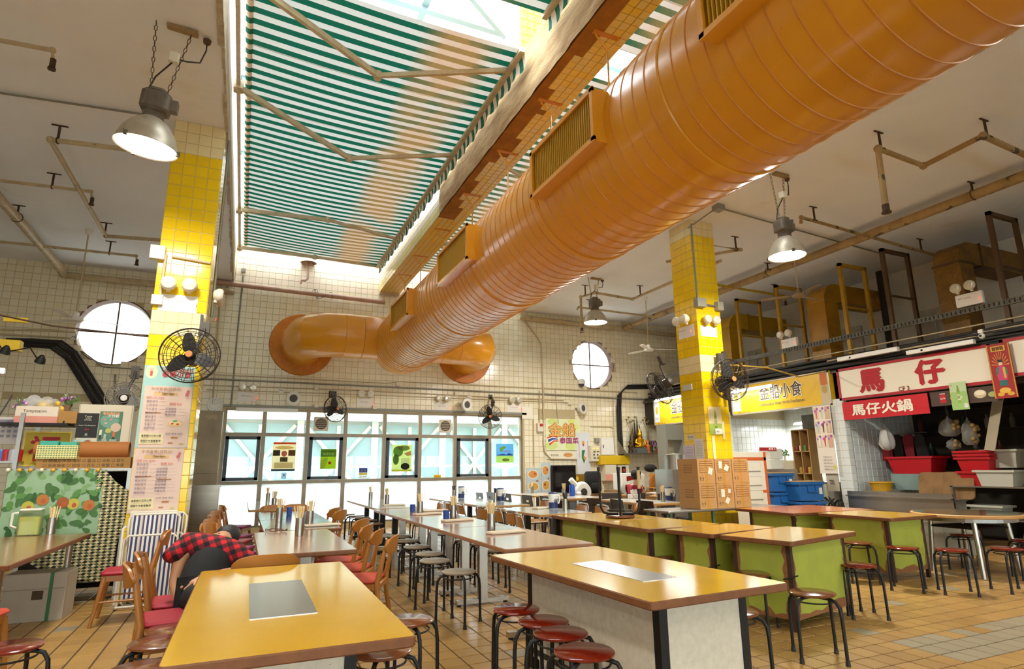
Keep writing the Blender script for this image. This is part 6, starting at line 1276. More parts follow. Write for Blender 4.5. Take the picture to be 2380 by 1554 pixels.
solo('soil_pipe', MB().tube([(13.1, 8.4, 5.7), (13.1, 8.4, 3.9), (13.0, 8.3, 3.6), (12.7, 8.2, 3.45)], .09, 12), mat('black_iron', '#25211c', .6, var=.3), 'black drain pipe against the plaster wall beside the ochre duct', 'pipe', 50)
for y, lb in ((12.9, 'beyond the yellow elbow duct'), (9.9, 'left of the ochre elbow duct'), (7.8, 'right of the black drain pipe')): solo('louvre_panel', MB().bx(13.82, 13.88, y-.35, y+.35, 3.9, 4.75).tube([(13.8, y, 4.7), (13.8, y, 4.0)], .015, 6).tube([(13.8, y-.2, 4.45), (13.8, y+.2, 4.45)], .015, 6), mat('old_white_panel', '#c9c3b4', .7, var=.3), 'old framed hatch on the upper plaster wall '+lb, 'hatch')
t = thing('security_camera', 'small white dome camera on the deck edge above the horse sign', 'camera', PF(2282, 778, XF-.1)); obj('base', MB().bc((0, 0, .06), (.07, .07, .06)), white_m, t); obj('head', MB().ball((0, 0, -.02), .05, 14, 8), white_m, t, 60); obj('lens', MB().lathe([(0, -.053), (.022, -.05)], 14, (0, 0, -.02), (1,0,0)), black_c, t); obj('stem', MB().cyl((.03, 0, .05), (.12, .02, .0), .015), white_m, t)

# signs
ysheet('shop_sign', 'long white shop sign with red border reading two large red characters', 'sign', (1943, 859), (2318, 889), mat('sign_white', '#e9dfc9', .4, emit=.0), [('t', '馬', -.49, -.0, .34, 1.3, '#b0101c', .045), ('t', '仔', .29, .05, .34, 1.3, '#b0101c', .045), ('t', 'CF 3', -.06, -.72, .14, .24, '#7a2820', .02)], XF-.12, .1, border=(mat('sign_red', '#a8121e', .5), .05))
ysheet('shop_sign', 'white shop sign with red border cut off at the right edge', 'sign', (2322, 790), (2560, 850), mat('sign_white', '#e9dfc9', .4), [], XF-.12, .1, border=(mat('sign_red', '#a8121e', .5), .05))
ysheet('red_banner', 'red cloth banner with four white characters under the white sign', 'banner', (1957, 935), (2162, 960), mat('banner_red', '#c4141f', .6), [('t', '馬仔火鍋', -.05, .02, 1.42, 1.2, '#f0e6d0', .03)], XF-.16, .01)
ysheet('food_banner', 'dark photo banner of cola can and hotpot dishes beside the red banner', 'banner', (2160, 912), (2330, 930), flat('#4a352a'), [('r', -.62, .0, .09, .62, '#b81420'), ('r', -.62, .62, .08, .06, '#c8c4bc'), ('t', 'Coca-Cola', -.62, 0, .16, .3, '#f0e8e0', .01), ('e', -.2, -.1, .2, .6, '#e8c060'), ('e', -.22, -.05, .12, .35, '#f0dc90'), ('e', -.06, -.4, .06, .2, '#c8402c'), ('e', .45, .1, .17, .55, '#c9b890'), ('e', .45, .25, .14, .3, '#e8dcc0'), ('e', .78, -.2, .14, .5, '#3a2a20'), ('e', .78, -.1, .12, .35, '#a8b060'), ('e', .92, .6, .07, .3, '#b81420'), ('t', 'Coke', .92, .6, .1, .22, '#f0e8e0')], XF-.14, .02)
ysheet('tea_poster', 'green poster of a tea bottle hung over the hotpot banner', 'poster', (2204, 890), (2254, 950), flat('#b8cc9a'), [('r', 0, -.35, 1, .65, '#9cc070'), ('e', .1, -.1, .3, .12, '#d0dcb0'), ('r', .0, -.1, .2, .42, '#8fae4c'), ('p', [(-.2, .3), (.2, .3), (.09, .62), (-.09, .62)], '#7d9c40'), ('r', .0, .68, .09, .06, '#6a8a34'), ('r', 0, -.1, .17, .2, '#dce4b8'), ('t', '綠茶', 0, -.1, .26, .3, '#3f6a2c'), ('t', '道地', -.72, .8, .3, None, '#b8342c'), ('e', .68, -.72, .26, .15, '#f0ece0'), ('t', '$10', .68, -.72, .35, None, '#4a6a8a')], XF-.18, .01)
ysheet('fortune_scroll', 'red and gold fortune scroll with a robed figure hung on the sign', 'scroll', (2290, 803), (2368, 922), flat('#9c1a14'), [('r', 0, .82, .62, .1, '#d8a83c'), ('t', '財神到', 0, .82, .95, .15, '#5a1810', .02)]+[('p', [(0, .2), (.75*math.sin(a_), .2+.5*math.cos(a_)), (.75*math.sin(a_+.06), .2+.5*math.cos(a_+.06))], '#d8a83c') for a_ in [-1.5+.3*k for k in range(11)]]+[('r', -.93, 0, .05, .98, '#c8912c'), ('r', .93, 0, .05, .98, '#c8912c'), ('e', 0, .26, .16, .08, '#e8c09a'), ('r', 0, .36, .2, .05, '#2a2018'), ('p', [(-.4, -.35), (.4, -.35), (.5, .05), (.2, .2), (-.2, .2), (-.5, .05)], '#c43a6a'), ('p', [(-.5, -.2), (-.3, -.1), (-.15, .15), (-.45, .1)], '#2f7a5a'), ('p', [(.5, -.2), (.3, -.1), (.15, .15), (.45, .1)], '#2f7a5a'), ('r', .22, -.08, .1, .2, '#d8a83c'), ('p', [(-.38, -.55), (.38, -.55), (.3, -.35), (-.3, -.35)], '#1f6a66'), ('e', 0, -.72, .5, .1, '#e0b040'), ('e', -.4, -.85, .3, .07, '#d8a030'), ('e', .45, -.85, .3, .07, '#d8a030')], XF-.2, .012)
def thaisign(lb, tl, br, part):
    it = [('r', -.88, .05, .09, .8, '#e4ecf0'), ('e', -.88, .15, .05, .3, '#c9b040'), ('t', 'SINGHA', -.88, -.45, .13, None, '#8a7a40'), ('t', '金船小食', .08, .24, .86, .95, '#f4f0e4', .05), ('t', '金船小食', .08, .24, .84, .92, '#4a3a1c', .02), ('t', 'CHIANGRAI THAI FOOD ไทยเรือทอง', .08, -.5, .9, None, '#3a4458', .01), ('t', '電話: 6689 2445', -.72, -.85, .27, None, '#7a6420')]
    if not part: it += [('r', .9, 0, .07, .92, '#c9b494'), ('r', .9, .55, .06, .35, '#c8702c'), ('e', .9, -.05, .05, .25, '#b89a50')]
    return ysheet('shop_sign', lb, 'sign', tl, br, mat('sign_yellow', '#e3b51a', .35), it, XF-.14, .12, border=(mat('sign_metal', '#b8b0a0', .4, .5), .03))
thaisign('yellow shop sign with four dark characters and a beer bottle, right of the column', (1697, 899), (1935, 940), False); thaisign('yellow shop sign with dark character half hidden behind the right column', (1518, 930), (1660, 975), True)
ysheet('drinks_board', 'tall photo board of nine iced drinks with orchids beside the yellow stall', 'menu', (1888, 945), (1948, 1100), flat('#e9dccb'), sum([[('r', -.64+.64*(k % 3), .78-.42*(k//3), .29, .19, ['#d8c4a4', '#e4d4bc', '#c9a888'][k % 3]), ('p', [(-.64+.64*(k % 3)-.12, .9-.42*(k//3)), (-.64+.64*(k % 3)+.12, .9-.42*(k//3)), (-.64+.64*(k % 3)+.06, .62-.42*(k//3)), (-.64+.64*(k % 3)-.06, .62-.42*(k//3))], ['#d86070', '#b8c4b0', '#d0b890', '#a8c4cc', '#5a2a28', '#e0c8a8', '#e8e4dc', '#c84a2c', '#d8a090'][k]), ('e', -.5+.64*(k % 3), .92-.42*(k//3), .12, .04, '#9a4ab0'), ('e', -.8+.64*(k % 3), .85-.42*(k//3), .1, .035, '#b060c0')] for k in range(9)], [])+[('t', s_, .1, -.52-.09*k, 1.0, None, '#6a5a48') for k, s_ in enumerate(('芒果沙冰 $25', '荔枝沙冰 $25', '香草凍沙冰 $25', '泰式凍奶茶 $18', '青檸梳打 $20'))]+[('e', .75, -.82, .2, .07, '#d8d070')], XF-.2, .01)
# tube lights of the stalls
def tube(px0, px1, py0, py1, x, lb, e=1.0):
    a, b = at(px0, py0, x=x), at(px1, py1, x=x); t = thing('tube_lamp', lb, 'lamp', a); d = b-a; obj('tube', MB().cyl((0, 0, 0), d, .02, n=12), mat('lit_tube', '#ffffff', .3, emit=7), t, 50); obj('fitting', MB().bar(Vector((.05, 0, .03)), d+Vector((.05, 0, .03)), .06, .05), white_m, t); [obj('bracket', MB().bar(d*q_+Vector((.05, 0, .04)), d*q_+Vector((.32, 0, .1)), .03, .03), cond_g, t) for q_ in (.2, .8)]
    ld = bpy.data.lights.new('tube_light', 'AREA'); ld.shape = 'RECTANGLE'; ld.size = d.length; ld.size_y = .05; ld.energy = TUBE_W*e; ld.color = (.95, 1, .98); lo = bpy.data.objects.new('tube_light', ld); COL.objects.link(lo); lo.parent = t; lo.location = d/2+Vector((-.06, 0, -.03)); lo.rotation_euler = (0, R(-20), R(90)) if False else (0, 0, R(90))
tube(1700, 1792, 912, 897, XF-.3, 'lit fluorescent tube over the yellow sign right of the column'); tube(1522, 1590, 932, 920, XF-.3, 'lit fluorescent tube over the yellow sign behind the column'); tube(1845, 1890, 986, 982, 13.0, 'lit fluorescent tube inside the yellow-sign stall', 3)
a = PF(1950, 838, XF-.25); solo('unlit_tube', MB().bx(XF-.3, XF-.22, PF(2090, 820, XF-.25).y, a.y, a.z-.02, a.z+.06).bx(XF-.3, XF+.01, a.y-.3, a.y-.26, a.z, a.z+.03), white_m, 'unlit white tube fitting along the top of the white sign, left one', 'lamp'); a = PF(2110, 822, XF-.25); b = PF(2265, 790, XF-.25); solo('unlit_tube', MB().bx(XF-.3, XF-.22, b.y, a.y, a.z-.02, a.z+.05).bx(XF-.3, XF+.01, a.y-.3, a.y-.26, a.z, a.z+.03), white_m, 'unlit white tube fitting along the top of the white sign, right one', 'lamp')

# yellow-sign stall: cartons, foam panel, crates, shelves
YB = 7.32
a = at(1628, 1178, y=YB); ct = mat('brown_carton_card', '#bd8d54', .75, var=.08, scale=5); bxw = .335; bxh = (at(1628, 1066, y=YB).z-.745)/2
labs = ['upper left brown carton of the stack on the steel table', 'lower left brown carton of the stack on the steel table', 'upper middle brown carton with torn paper labels', 'lower middle brown carton with torn paper labels', 'upper right brown carton of the stack', 'lower right brown carton of the stack']
for k in range(6):
    i, j = k//2, 1-k % 2; x0 = a.x+i*(bxw+.012)
    t = thing('carton', labs[k], 'carton', (x0+bxw/2, YB, .743+j*(bxh+.002)), R(random.uniform(-1, 1)), 'stacked brown cartons'); obj('body', MB().bx(-bxw/2, bxw/2, 0, .46, 0, bxh), ct, t); obj('tape', MB().bx(-.025, .025, -.001, .0, 0, bxh).bx(-.025, .025, 0, .46, bxh, bxh+.001), mat('clear_tape', '#c08a3c', .25), t)
    lines = MB(); W2 = bxw*.38
    for q in range(5): lines.bx(-W2, W2, -.002, -.001, bxh*(.45+.09*q), bxh*(.455+.09*q)+.002)
    lines.bx(-W2, -W2+.003, -.002, -.001, bxh*.45, bxh*.82).bx(W2-.003, W2, -.002, -.001, bxh*.45, bxh*.82).bx(-bxw*.38, -bxw*.2, -.002, -.001, bxh*.12, bxh*.125).bx(-bxw*.38, -bxw*.375, -.002, -.001, bxh*.12, bxh*.3).bx(-bxw*.2, -bxw*.195, -.002, -.001, bxh*.12, bxh*.3)
    obj('printed_form', lines, flat('#5a3c1c'), t)['kind'] = 'stuff'
    tm = MB(); put_text(tm, '↑↑', -bxw*.29, bxh*.2, None, bxh*.12, 0, 0); put_text(tm, 'SLOT MACHINE PARTS', 0, bxh*.9, bxw*.7, bxh*.04, 0, 0); obj('lettering', tm, flat('#5a3c1c'), t, None, (0, -.0025, 0), (R(90), 0, 0))
    if i == 1:
        for (u, v, w_, h_, r_) in ((-.06, .75, .07, .11, 0), (.06, .62, .08, .09, .5)) if j else ((-.05, .6, .07, .12, 0), (.08, .68, .05, .06, .1), (.03, .3, .07, .09, .6)): o = obj('paper_label', MB().bx(-w_/2, w_/2, -.003, -.002, -h_/2, h_/2), flat('#e4dac4'), t, None, (u, 0, v*bxh), (0, r_, 0))
    if k == 0: obj('paper_label', MB().bx(-.04, .04, -.003, -.002, -.05, .05), flat('#e4dac4'), t, None, (.08, 0, .5*bxh), (0, .3, 0))
    if i == 0:
        tm = MB()
        for q in range(4): put_text(tm, 'HANDLE WITH CARE', .24, bxh*(.75-.1*q), .2, bxh*.05, 0, 0)
        o = obj('side_lettering', tm, flat('#5a3c1c'), t); o.matrix_local = frame_mat((-bxw/2-.002, .46, 0), (0, -1, 0), (0, 0, 1))
a, b = at(1700, 1050, y=8.75), at(1790, 1166, y=8.75); t = thing('foam_panel', 'white foam box panel edged with orange tape standing behind the cartons', 'panel', ((a.x+b.x)/2, 8.75, 0)); fw, fz0, fz1 = (b.x-a.x)/2, .0, a.z
obj('board', MB().slab(-fw, fw, 0, .12, fz0, fz1, .01, .006), mat('white_foam', '#e8dfc8', .8), t); ot = mat('orange_tape', '#d8622c', .4)
obj('tape', MB().bx(-fw, fw, -.004, 0, fz1-.16, fz1-.1), ot, t); obj('tape', MB().bx(fw-.06, fw, -.004, 0, fz0, fz1), ot, t); obj('tape', MB().bx(fw-.2, fw-.0, -.005, 0, (fz0+fz1)/2+.05, (fz0+fz1)/2+.1), ot, t); obj('tape', MB().bx(-fw, fw, -.005, 0, fz0+.15, fz0+.2), ot, t)
for k in range(3): obj('rib', MB().slab(-fw*.5, fw*.6, -.02, 0, fz1-.36-.26*k, fz1-.2-.26*k, .02, .006), mat('white_foam', '#e8dfc8', .8), t)
crate_m = mat('blue_crate_plastic', '#1f5f9e', .45, var=.08); bl = mat('crate_lid_board', '#a98a5c', .7)
def crate(x, y, z, w, lb, lid=False):
    t = thing('crate', lb, 'crate', (x, y, z), R(-8), 'stacked blue crates'); obj('tub', MB().prism([(-w/2+.03, -.2), (w/2-.03, -.2), (w/2-.03, .2), (-w/2+.03, .2)], 0, .3), crate_m, t); obj('rim', MB().slab(-w/2, w/2, -.23, .23, .3, .35, .02, .005), crate_m, t)
    obj('handle_frame', MB().bx(-.1, .1, -.225, -.2, .16, .18).bx(-.1, -.08, -.225, -.2, .16, .3).bx(.08, .1, -.225, -.2, .16, .3), crate_m, t); obj('label_patch', MB().bx(w/2-.13, w/2-.06, -.206, -.2, .12, .24), flat('#d8d0c4'), t)
    if lid: obj('lid_board', MB().slab(-w/2, w/2, -.23, .23, .352, .37, .01, .003), bl, t)
p = at(1820, 1097, y=8.9); cz = .37
for j in range(3): crate(p.x, 9.1, p.z-.37-(2-j)*cz+.0-.02 if False else max(0, p.z-.372-(2-j)*cz), .56, 'blue crate of the left crate stack, %s' % ('bottom one', 'middle one', 'top one with a board lid')[j], j == 2)
p = at(1886, 1117, y=8.5); zt = p.z-.372
for j in range(3): crate(p.x, 8.7, max(0, zt-(2-j)*cz), .62, 'blue crate of the right crate stack, %s' % ('bottom one', 'middle one', 'top one with board lid and white label')[j], j == 2)
p = at(1808, 1090, y=9.3)
for j, (dz, h) in enumerate(((0, .2), (.205, .22))): solo('white_tub', MB().slab(p.x-.2, p.x+.2, 9.3, 9.6, p.z+dz, p.z+dz+h, .03, .008), mat('white_tub', '#d4d2c4', .5), 'white plastic tub behind the crates, %s' % ('lower one', 'upper one with red sign on top')[j], 'tub')
a = at(1790, 1042, y=9.45); solo('tub_table', MB().bx(p.x-.3, p.x+.5, 9.25, 9.7, 0, p.z), steel, 'steel stand carrying the white tubs', 'stand'); q = at(1785, 1043, y=9.28); sheet('red_sign', 'small red strip sign with white symbols on the white tubs', 'sign', q, (1,0,0), (0,0,1), .48, .07, flat('#b8202c'), [('r', .2, 0, .1, .6, '#e8dcd0'), ('r', .5, 0, .1, .6, '#e8dcd0'), ('e', .8, 0, .08, .5, '#e8dcd0')])
cub = thing('cubby_shelf', 'wooden cubby shelf with jars inside the yellow-sign stall', 'shelf', (0, 0, 0)); a, b = PF(1838, 1000, 11.9), PF(1888, 1100, 11.9); wd = mat('light_cubby_wood', '#b08a54', .6)
for y in (a.y, (a.y+b.y)/2, b.y): obj('upright', MB().bx(11.9, 12.2, y-.012, y+.012, b.z-.3, a.z), wd, cub)
for z in (b.z, (a.z+b.z)/2, a.z): obj('shelf_board', MB().bx(11.9, 12.2, b.y, a.y, z-.012, z+.012), wd, cub)
obj('back_board', MB().bx(12.2, 12.21, b.y, a.y, b.z-.3, a.z), wd, cub)
for k in range(7):
    y = a.y-(a.y-b.y)*(.1+.13*k); c = ['#8a2a1c', '#b5902c', '#d8d0c0', '#a8402c', '#5a8a3c', '#c9a43c', '#c43a2c'][k]; solo('condiment_jar', MB().lathe([(0, 0), (.04, 0), (.04, .1), (.03, .13), (0, .135)], 14, (11.98, y, b.z+.012 if k % 2 else (a.z+b.z)/2+.012)), mat('cj_'+c[1:], c, .35), ['dark red', 'mustard', 'white', 'brick red', 'green', 'amber', 'bright red'][k]+' condiment jar in the wooden cubby shelf', 'jar', 40, 'condiment jars')
solo('stall_fridge', MB().slab(12.5, 13.2, 8.75, 9.5, 0, 1.75, .02, .01), mat('fridge_white', '#cfd6da', .4), 'white fridge at the back of the yellow-sign stall', 'fridge'); solo('stall_counter', MB().bx(12.2, 12.9, 9.6, 11.5, 0, .95).bx(12.15, 12.95, 9.55, 11.55, .95, .98), steel, 'steel counter at the back of the yellow-sign stall', 'counter')
solo('range_hood', MB().bx(12.4, 13.36, 8.7, 10.4, 2.05, 2.55), mat('hood_steel', '#8d8a84', .5, .5, var=.3), 'steel range hood inside the yellow-sign stall', 'hood')
p = PF(1790, 1035, 12.5); p.y = min(p.y, 11.1); t = thing('altar_vase', 'small statue and flowers on the counter inside the yellow-sign stall', 'statue', (12.5, p.y, .98)); obj('stand', MB().bx(-.2, .2, -.4, .4, 0, .5), mat('cream_box', '#c9c0a8', .6), t); obj('figure', MB().lathe([(0, .5), (.07, .5), (.05, .58), (.06, .64), (.03, .7), (.035, .74), (0, .79)], 14, (0, .25, 0)), mat('bronze', '#4a3a26', .5, .5), t, 50); fl2 = MB(); [fl2.ball((random.uniform(-.08, .08), random.uniform(-.1, .1), .62+random.uniform(0, .14)), .03, 6, 4) for k in range(16)]; obj('bouquet', fl2, mat('leaf_green', '#4f6a3a', .6), t); obj('vase', MB().lathe([(0, .5), (.05, .5), (.03, .56), (.045, .62)], 12), mat('glass_vase', '#a8b0a0', .2), t, 40)

# horse-sign stall
def bin_(x, y, z, w, d, h, m, lb, cat='bin', name='plastic_bin', rim=.03, group=None, rz=R(90)):
    t = thing(name, lb, cat, (x, y, z), rz, group); k = .82; n = 5
    vs = [(sx*w/2*kk, sy*d/2*kk, zz_) for kk, zz_ in ((k, 0), (1, h), (.94, h), (k*.94, .02)) for sx, sy in ((-1, -1), (1, -1), (1, 1), (-1, 1))]
    obj('tub', MB().add(vs, [(3, 2, 1, 0)]+[(r_*4+i, r_*4+(i+1) % 4, r_*4+4+(i+1) % 4, r_*4+4+i) for r_ in range(3) for i in range(4)]+[(12, 13, 14, 15)]), m, t)
    rm = MB()
    for q in ((-w/2-rim, w/2+rim, -d/2-rim, -d/2), (-w/2-rim, w/2+rim, d/2, d/2+rim), (-w/2-rim, -w/2, -d/2, d/2), (w/2, w/2+rim, -d/2, d/2)): rm.bx(*q, h-.03, h+.005)
    obj('rim', rm, m, t); return t
red_p = mat('red_plastic', '#b5101c', .4); clear_p = mat('cloudy_plastic', '#b9b8a8', .35); yel_p = mat('yellow_tub_plastic', '#c9961c', .45)
a = PF(2092, 1100, 11.9); bin_(11.95, PF(2132, 1100, 11.9).y, a.z, .86, .5, .32, red_p, 'wide red tub on the sink of the hotpot stall', 'tub')
solo('sink_stand', MB().bx(11.7, 12.3, PF(2180, 1100, 11.9).y, PF(2085, 1100, 11.9).y, a.z-.3, a.z-.002), mat('aqua_box', '#7f958f', .5, var=.15), 'cloudy green storage boxes under the wide red tub', 'boxes')
yr = PF(2278, 1100, 11.7).y
for k, (py, lb) in enumerate(((1128, 'red bin at the bottom of the right stack in the hotpot stall'), (1092, 'red bin in the middle of the right stack in the hotpot stall'), (1082, 'red bin upper in the right stack in the hotpot stall'), (1068, 'red bin on top of the right stack in the hotpot stall'))):
    z = PF(2278, 1128, 11.7).z+[0, .235, .29, .35][k]; bin_(11.75, yr, z, .52, .42, .24, red_p, lb, group='stacked red bins')
z0 = PF(2278, 1128, 11.7).z; ssh = thing('steel_shelf', 'steel shelf at the right of the hotpot stall with bins', 'shelf', (0, 0, 0))
for y in (5.1, yr+.35):
    for x in (11.45, 12.05): obj('post', MB().bx(x-.02, x+.02, y-.02, y+.02, 0, z0), steel, ssh)
for z in (z0-.025, .45): obj('board', MB().bx(11.43, 12.07, 5.08, yr+.37, z, z+.022), steel, ssh)
bin_(11.6, PF(2328, 1120, 11.6).y, z0, .56, .36, .26, clear_p, 'cloudy plastic box with handle and paper notes on the steel shelf', 'box'); bin_(11.9, PF(2340, 1080, 11.9).y, z0+.3, .5, .34, .3, clear_p, 'cloudy plastic box upper right in the hotpot stall', 'box'); bin_(11.7, PF(2300, 1160, 11.7).y, .475, .5, .34, .2, clear_p, 'cloudy plastic box under the steel shelf', 'box')
p = PF(2050, 1140, 11.5); t = thing('round_tub', 'round mustard yellow tub at the hotpot stall front', 'tub', (11.5, p.y, p.z)); obj('tub', MB().lathe([(0, 0), (.16, 0), (.2, .14), (.22, .16), (.21, .17), (.19, .15), (.15, .02), (0, .02)], 28), yel_p, t, 40); obj('rim', MB().torus((0, 0, .16), .21, .012, 28, 6), yel_p, t, 50)
solo('tub_stand', MB().bx(11.3, 11.7, p.y-.24, p.y+.24, 0, p.z-.001), mat('grey_stand', '#8a8274', .6), 'grey plinth beneath the mustard tub', 'plinth')
for k, (px, lb) in enumerate(((2170, 'worn wooden chopping board leaning in the hotpot stall, left one'), (2228, 'worn wooden chopping board leaning in the hotpot stall, right one'))):
    q = PF(px, 1128, 11.55); o = solo('chopping_board', MB().slab(-.26, .26, -.24, .24, -.02, .02, .08, .006), mat('worn_board', '#8f683a', .7, var=.35, scale=4, stain=(4, .6, '#5a3c1c')), lb, 'chopping board'); o.matrix_world = frame_mat(q, (0, -1, 0), (.22, 0, 1))
# steel counters in front
a, b = PF(1972, 1140, 10.9), PF(2215, 1140, 10.9)
t = thing('steel_counter', 'long steel counter with raised back edge before the hotpot stall', 'counter', (0, 0, 0)); obj('splash_back', MB().bx(10.86, 10.9, b.y, a.y, .55, a.z), steel, t); obj('lip', MB().bx(10.8, 10.9, b.y, a.y, a.z-.09, a.z-.07), steel, t); obj('worktop', MB().bx(10.9, 11.25, b.y, a.y, a.z-.12, a.z-.09), steel, t); obj('cabinet_body', MB().bx(10.87, 11.2, b.y, a.y, .1, a.z-.12), steel, t)
for y in (b.y+.1, a.y-.1): obj('foot', MB().cyl((10.95, y, 0), (10.95, y, .1), .03, n=10), blackleg, t)
a, b = at(2130, 1300, z=.12), at(2285, 1285, z=.12); t = thing('low_cabinet', 'low cream steel cabinet on short feet behind the round table', 'cabinet', ((a.x+b.x)/2+.1, (a.y+b.y)/2+.2, 0), R(-35)); obj('body', MB().slab(-.45, .45, -.2, .4, .13, .62, .01, .004), mat('cream_steel', '#a89a7c', .5, .2, var=.2), t); obj('door', MB().slab(-.42, 0, -.215, -.2, .16, .58, .01, .003), mat('cream_steel', '#a89a7c', .5, .2, var=.2), t)
for x in (-.4, .4):
    for y in (-.15, .35): obj('foot', MB().cyl((x, y, 0), (x, y, .13), .02, n=10), steel, t)
solo('grey_sack', MB().ball((10.1, 4.6, .3), .36, 14, 8, sc=(1, 1.2, .85)), mat('grey_cloth', '#6a6652', .9, bump=.8, bscale=6), 'grey-green covered heap behind the round table at the right edge', 'heap', 60)
# hanging things
def bag(px, py, x, w, h, m, lb, n=10, cat='bag', balls=None):
    p = at(px, py, x=x); t = thing('hanging_bag', lb, cat, p); r_ = random.Random(px)
    fm = MB().lathe([(.01, h*.5), (.02, h*.42), (w*.16, h*.34), (w*.3, h*.22), (w*.42, h*.05), (w*.47, -h*.12), (w*.5, -h*.3), (w*.38, -h*.44), (0, -h*.5)], 18)
    fm.v = [(x_*(1+.18*math.sin(9*z_/h+5*math.atan2(y_, x_))), y_*(.8+.15*math.sin(4*math.atan2(y_, x_)+px)), z_+.02*math.sin(7*math.atan2(y_, x_)+px)*(1 if z_ < h*.3 else 0)) for x_, y_, z_ in fm.v]; obj('film', fm, m, t, 60); obj('string', MB().tube([(0, 0, h*.5), (0, 0, 3.3-p.z)], .006, 5), black_c, t)
    for k in range(balls or 0): obj('ball', MB().ball((r_.uniform(-.3, .3)*w, -.3*w+r_.uniform(-.1, .1)*w, h*(.2-.6*k/(balls))), w*.13, 8, 6), mat('tan_ball', '#9a7a44', .5), t, 60)
film = glassy('cloudy_film', '#e8e8e0', haze=.6, rough=.3, hazecol='#d8d8d0'); wbag = mat('white_bag', '#b9b4ac', .5, bump=.6, bscale=10)
bag(2060, 1015, 11.6, .3, .5, wbag, 'white plastic bag hanging at the left of the hotpot stall'); bag(2205, 990, 11.8, .36, .36, film, 'clear plastic bag of white packets hanging in the hotpot stall', balls=5); bag(2252, 1002, 11.8, .3, .5, film, 'clear bag of tan balls hanging in the hotpot stall', balls=14); bag(2215, 1030, 11.9, .26, .2, film, 'small bag of tan balls under the bag of packets', balls=6)
p = PF(2100, 1035, 12.2); r_ = random.Random(4); t = thing('hanging_clothes', 'dark red and black clothes hung on the stall wall', 'clothes', (12.2, p.y, p.z))
for k in range(4): obj('garment', MB().prism([(-.14, -.3), (.14, -.28), (.1, .15), (.03, .22), (-.05, .22), (-.12, .12)], 0, .05), mat('red_cloth', '#7a1420', .8) if k % 2 == 0 else mat('dark_cloth', '#1c1618', .8), t, None, (0, .3-.22*k, 0), (R(90), 0, R(-90)))
obj('hook_rail', MB().tube([(0, -.5, .24), (0, .5, .24)], .01, 6), steel, t)
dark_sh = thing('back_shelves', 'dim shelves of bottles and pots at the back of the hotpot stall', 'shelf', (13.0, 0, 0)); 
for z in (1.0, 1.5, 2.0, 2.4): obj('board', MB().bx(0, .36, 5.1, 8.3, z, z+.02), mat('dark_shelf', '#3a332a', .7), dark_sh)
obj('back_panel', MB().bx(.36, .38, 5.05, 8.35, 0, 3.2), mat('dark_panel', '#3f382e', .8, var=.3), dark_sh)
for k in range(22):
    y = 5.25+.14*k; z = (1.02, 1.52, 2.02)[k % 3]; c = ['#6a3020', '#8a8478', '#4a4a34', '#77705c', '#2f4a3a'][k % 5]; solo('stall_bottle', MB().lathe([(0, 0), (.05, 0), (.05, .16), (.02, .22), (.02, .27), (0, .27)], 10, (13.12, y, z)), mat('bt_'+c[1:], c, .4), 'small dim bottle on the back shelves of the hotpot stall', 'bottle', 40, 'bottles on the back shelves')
q = PF(2310, 985, 11.5); o = solo('loose_flap', MB().bx(-.12, .12, -.45, .45, -.005, .005), mat('cream_flap', '#a89a80', .7), 'long cream board hanging askew in the hotpot stall', 'board'); o.matrix_world = frame_mat(q, (-.3, -1, .1), (.0, -.35, 1))
p = PF(1905, 1135, XF-.17); solo('towel', MB().slab(XF-.2, XF-.12, p.y-.16, p.y+.16, p.z-.35, p.z+.1, .02, .01), mat('pale_green_towel', '#b9b896', .9, bump=.6), 'pale green towel hanging beside the blue crates', 'towel')
p = PF(1935, 1120, XF-.155); sheet('hanging_sack', 'white sack with vertical dark lettering hanging beside the towel', 'sack', p, (0,-1,0), (0,0,1), .26, .36, mat('sack_white', '#b8ad98', .8), [('t', 'TOPOL', 0, 0, .9, .5, '#2a2420', .02)], .03)
for k, (px, py) in enumerate(((1925, 1165), (1945, 1170))): p = PF(px, py, XF-.2); solo('tangle_cable', MB().tube([(XF-.2+.08*math.sin(i), p.y+.12*math.cos(i*1.3+k), p.z+.1*math.sin(i*1.9)) for i in range(14)], .012, 6), black_c, 'black cable tangle beside the blue crates, %s' % ('left coil', 'right coil')[k], 'cable')

# ================================================================== POSTERS AND THINGS AT THE BACK WALL
def bsheet(name, label, cat, tl, br, base, items, y=WB-.02, **k):
    a, b = at(*tl, y=y), at(*br, y=y); return sheet(name, label, cat, ((a.x+b.x)/2, y, (a.z+b.z)/2), (1,0,0), (0,0,1), abs(b.x-a.x), abs(a.z-b.z), base, items, **k)
bsheet('restaurant_poster', 'large pale poster with golden boat characters and a striped flag', 'poster', (1268, 972), (1350, 1046), flat('#e6ecc0'), [('e', -.6, .8, .3, .2, '#cfe08a'), ('e', .5, .85, .2, .14, '#e0e878'), ('e', .75, .5, .2, .15, '#e8ec90'), ('e', -.1, .3, .25, .2, '#d4e498'), ('e', -.7, -.7, .35, .25, '#cfe08a'), ('e', .4, -.75, .3, .25, '#d8e88c'), ('t', '金船', -.08, .3, 1.55, .85, '#b8643c', .05), ('t', '金船', -.08, .3, 1.5, .82, '#e8b860', .015), ('p', [(-.95, -.2), (-.6, -.08), (-.35, -.15), (-.3, -.45), (-.55, -.45), (-.8, -.72)], '#d8402c'), ('p', [(-.93, -.27), (-.6, -.15), (-.34, -.22), (-.32, -.38), (-.57, -.38), (-.83, -.58)], '#f4f0e8'), ('p', [(-.9, -.33), (-.6, -.21), (-.34, -.27), (-.33, -.33), (-.58, -.33), (-.86, -.5)], '#2c4a9a'), ('t', '泰国菜', .32, -.38, 1.1, .38, '#a8287a', .02)])
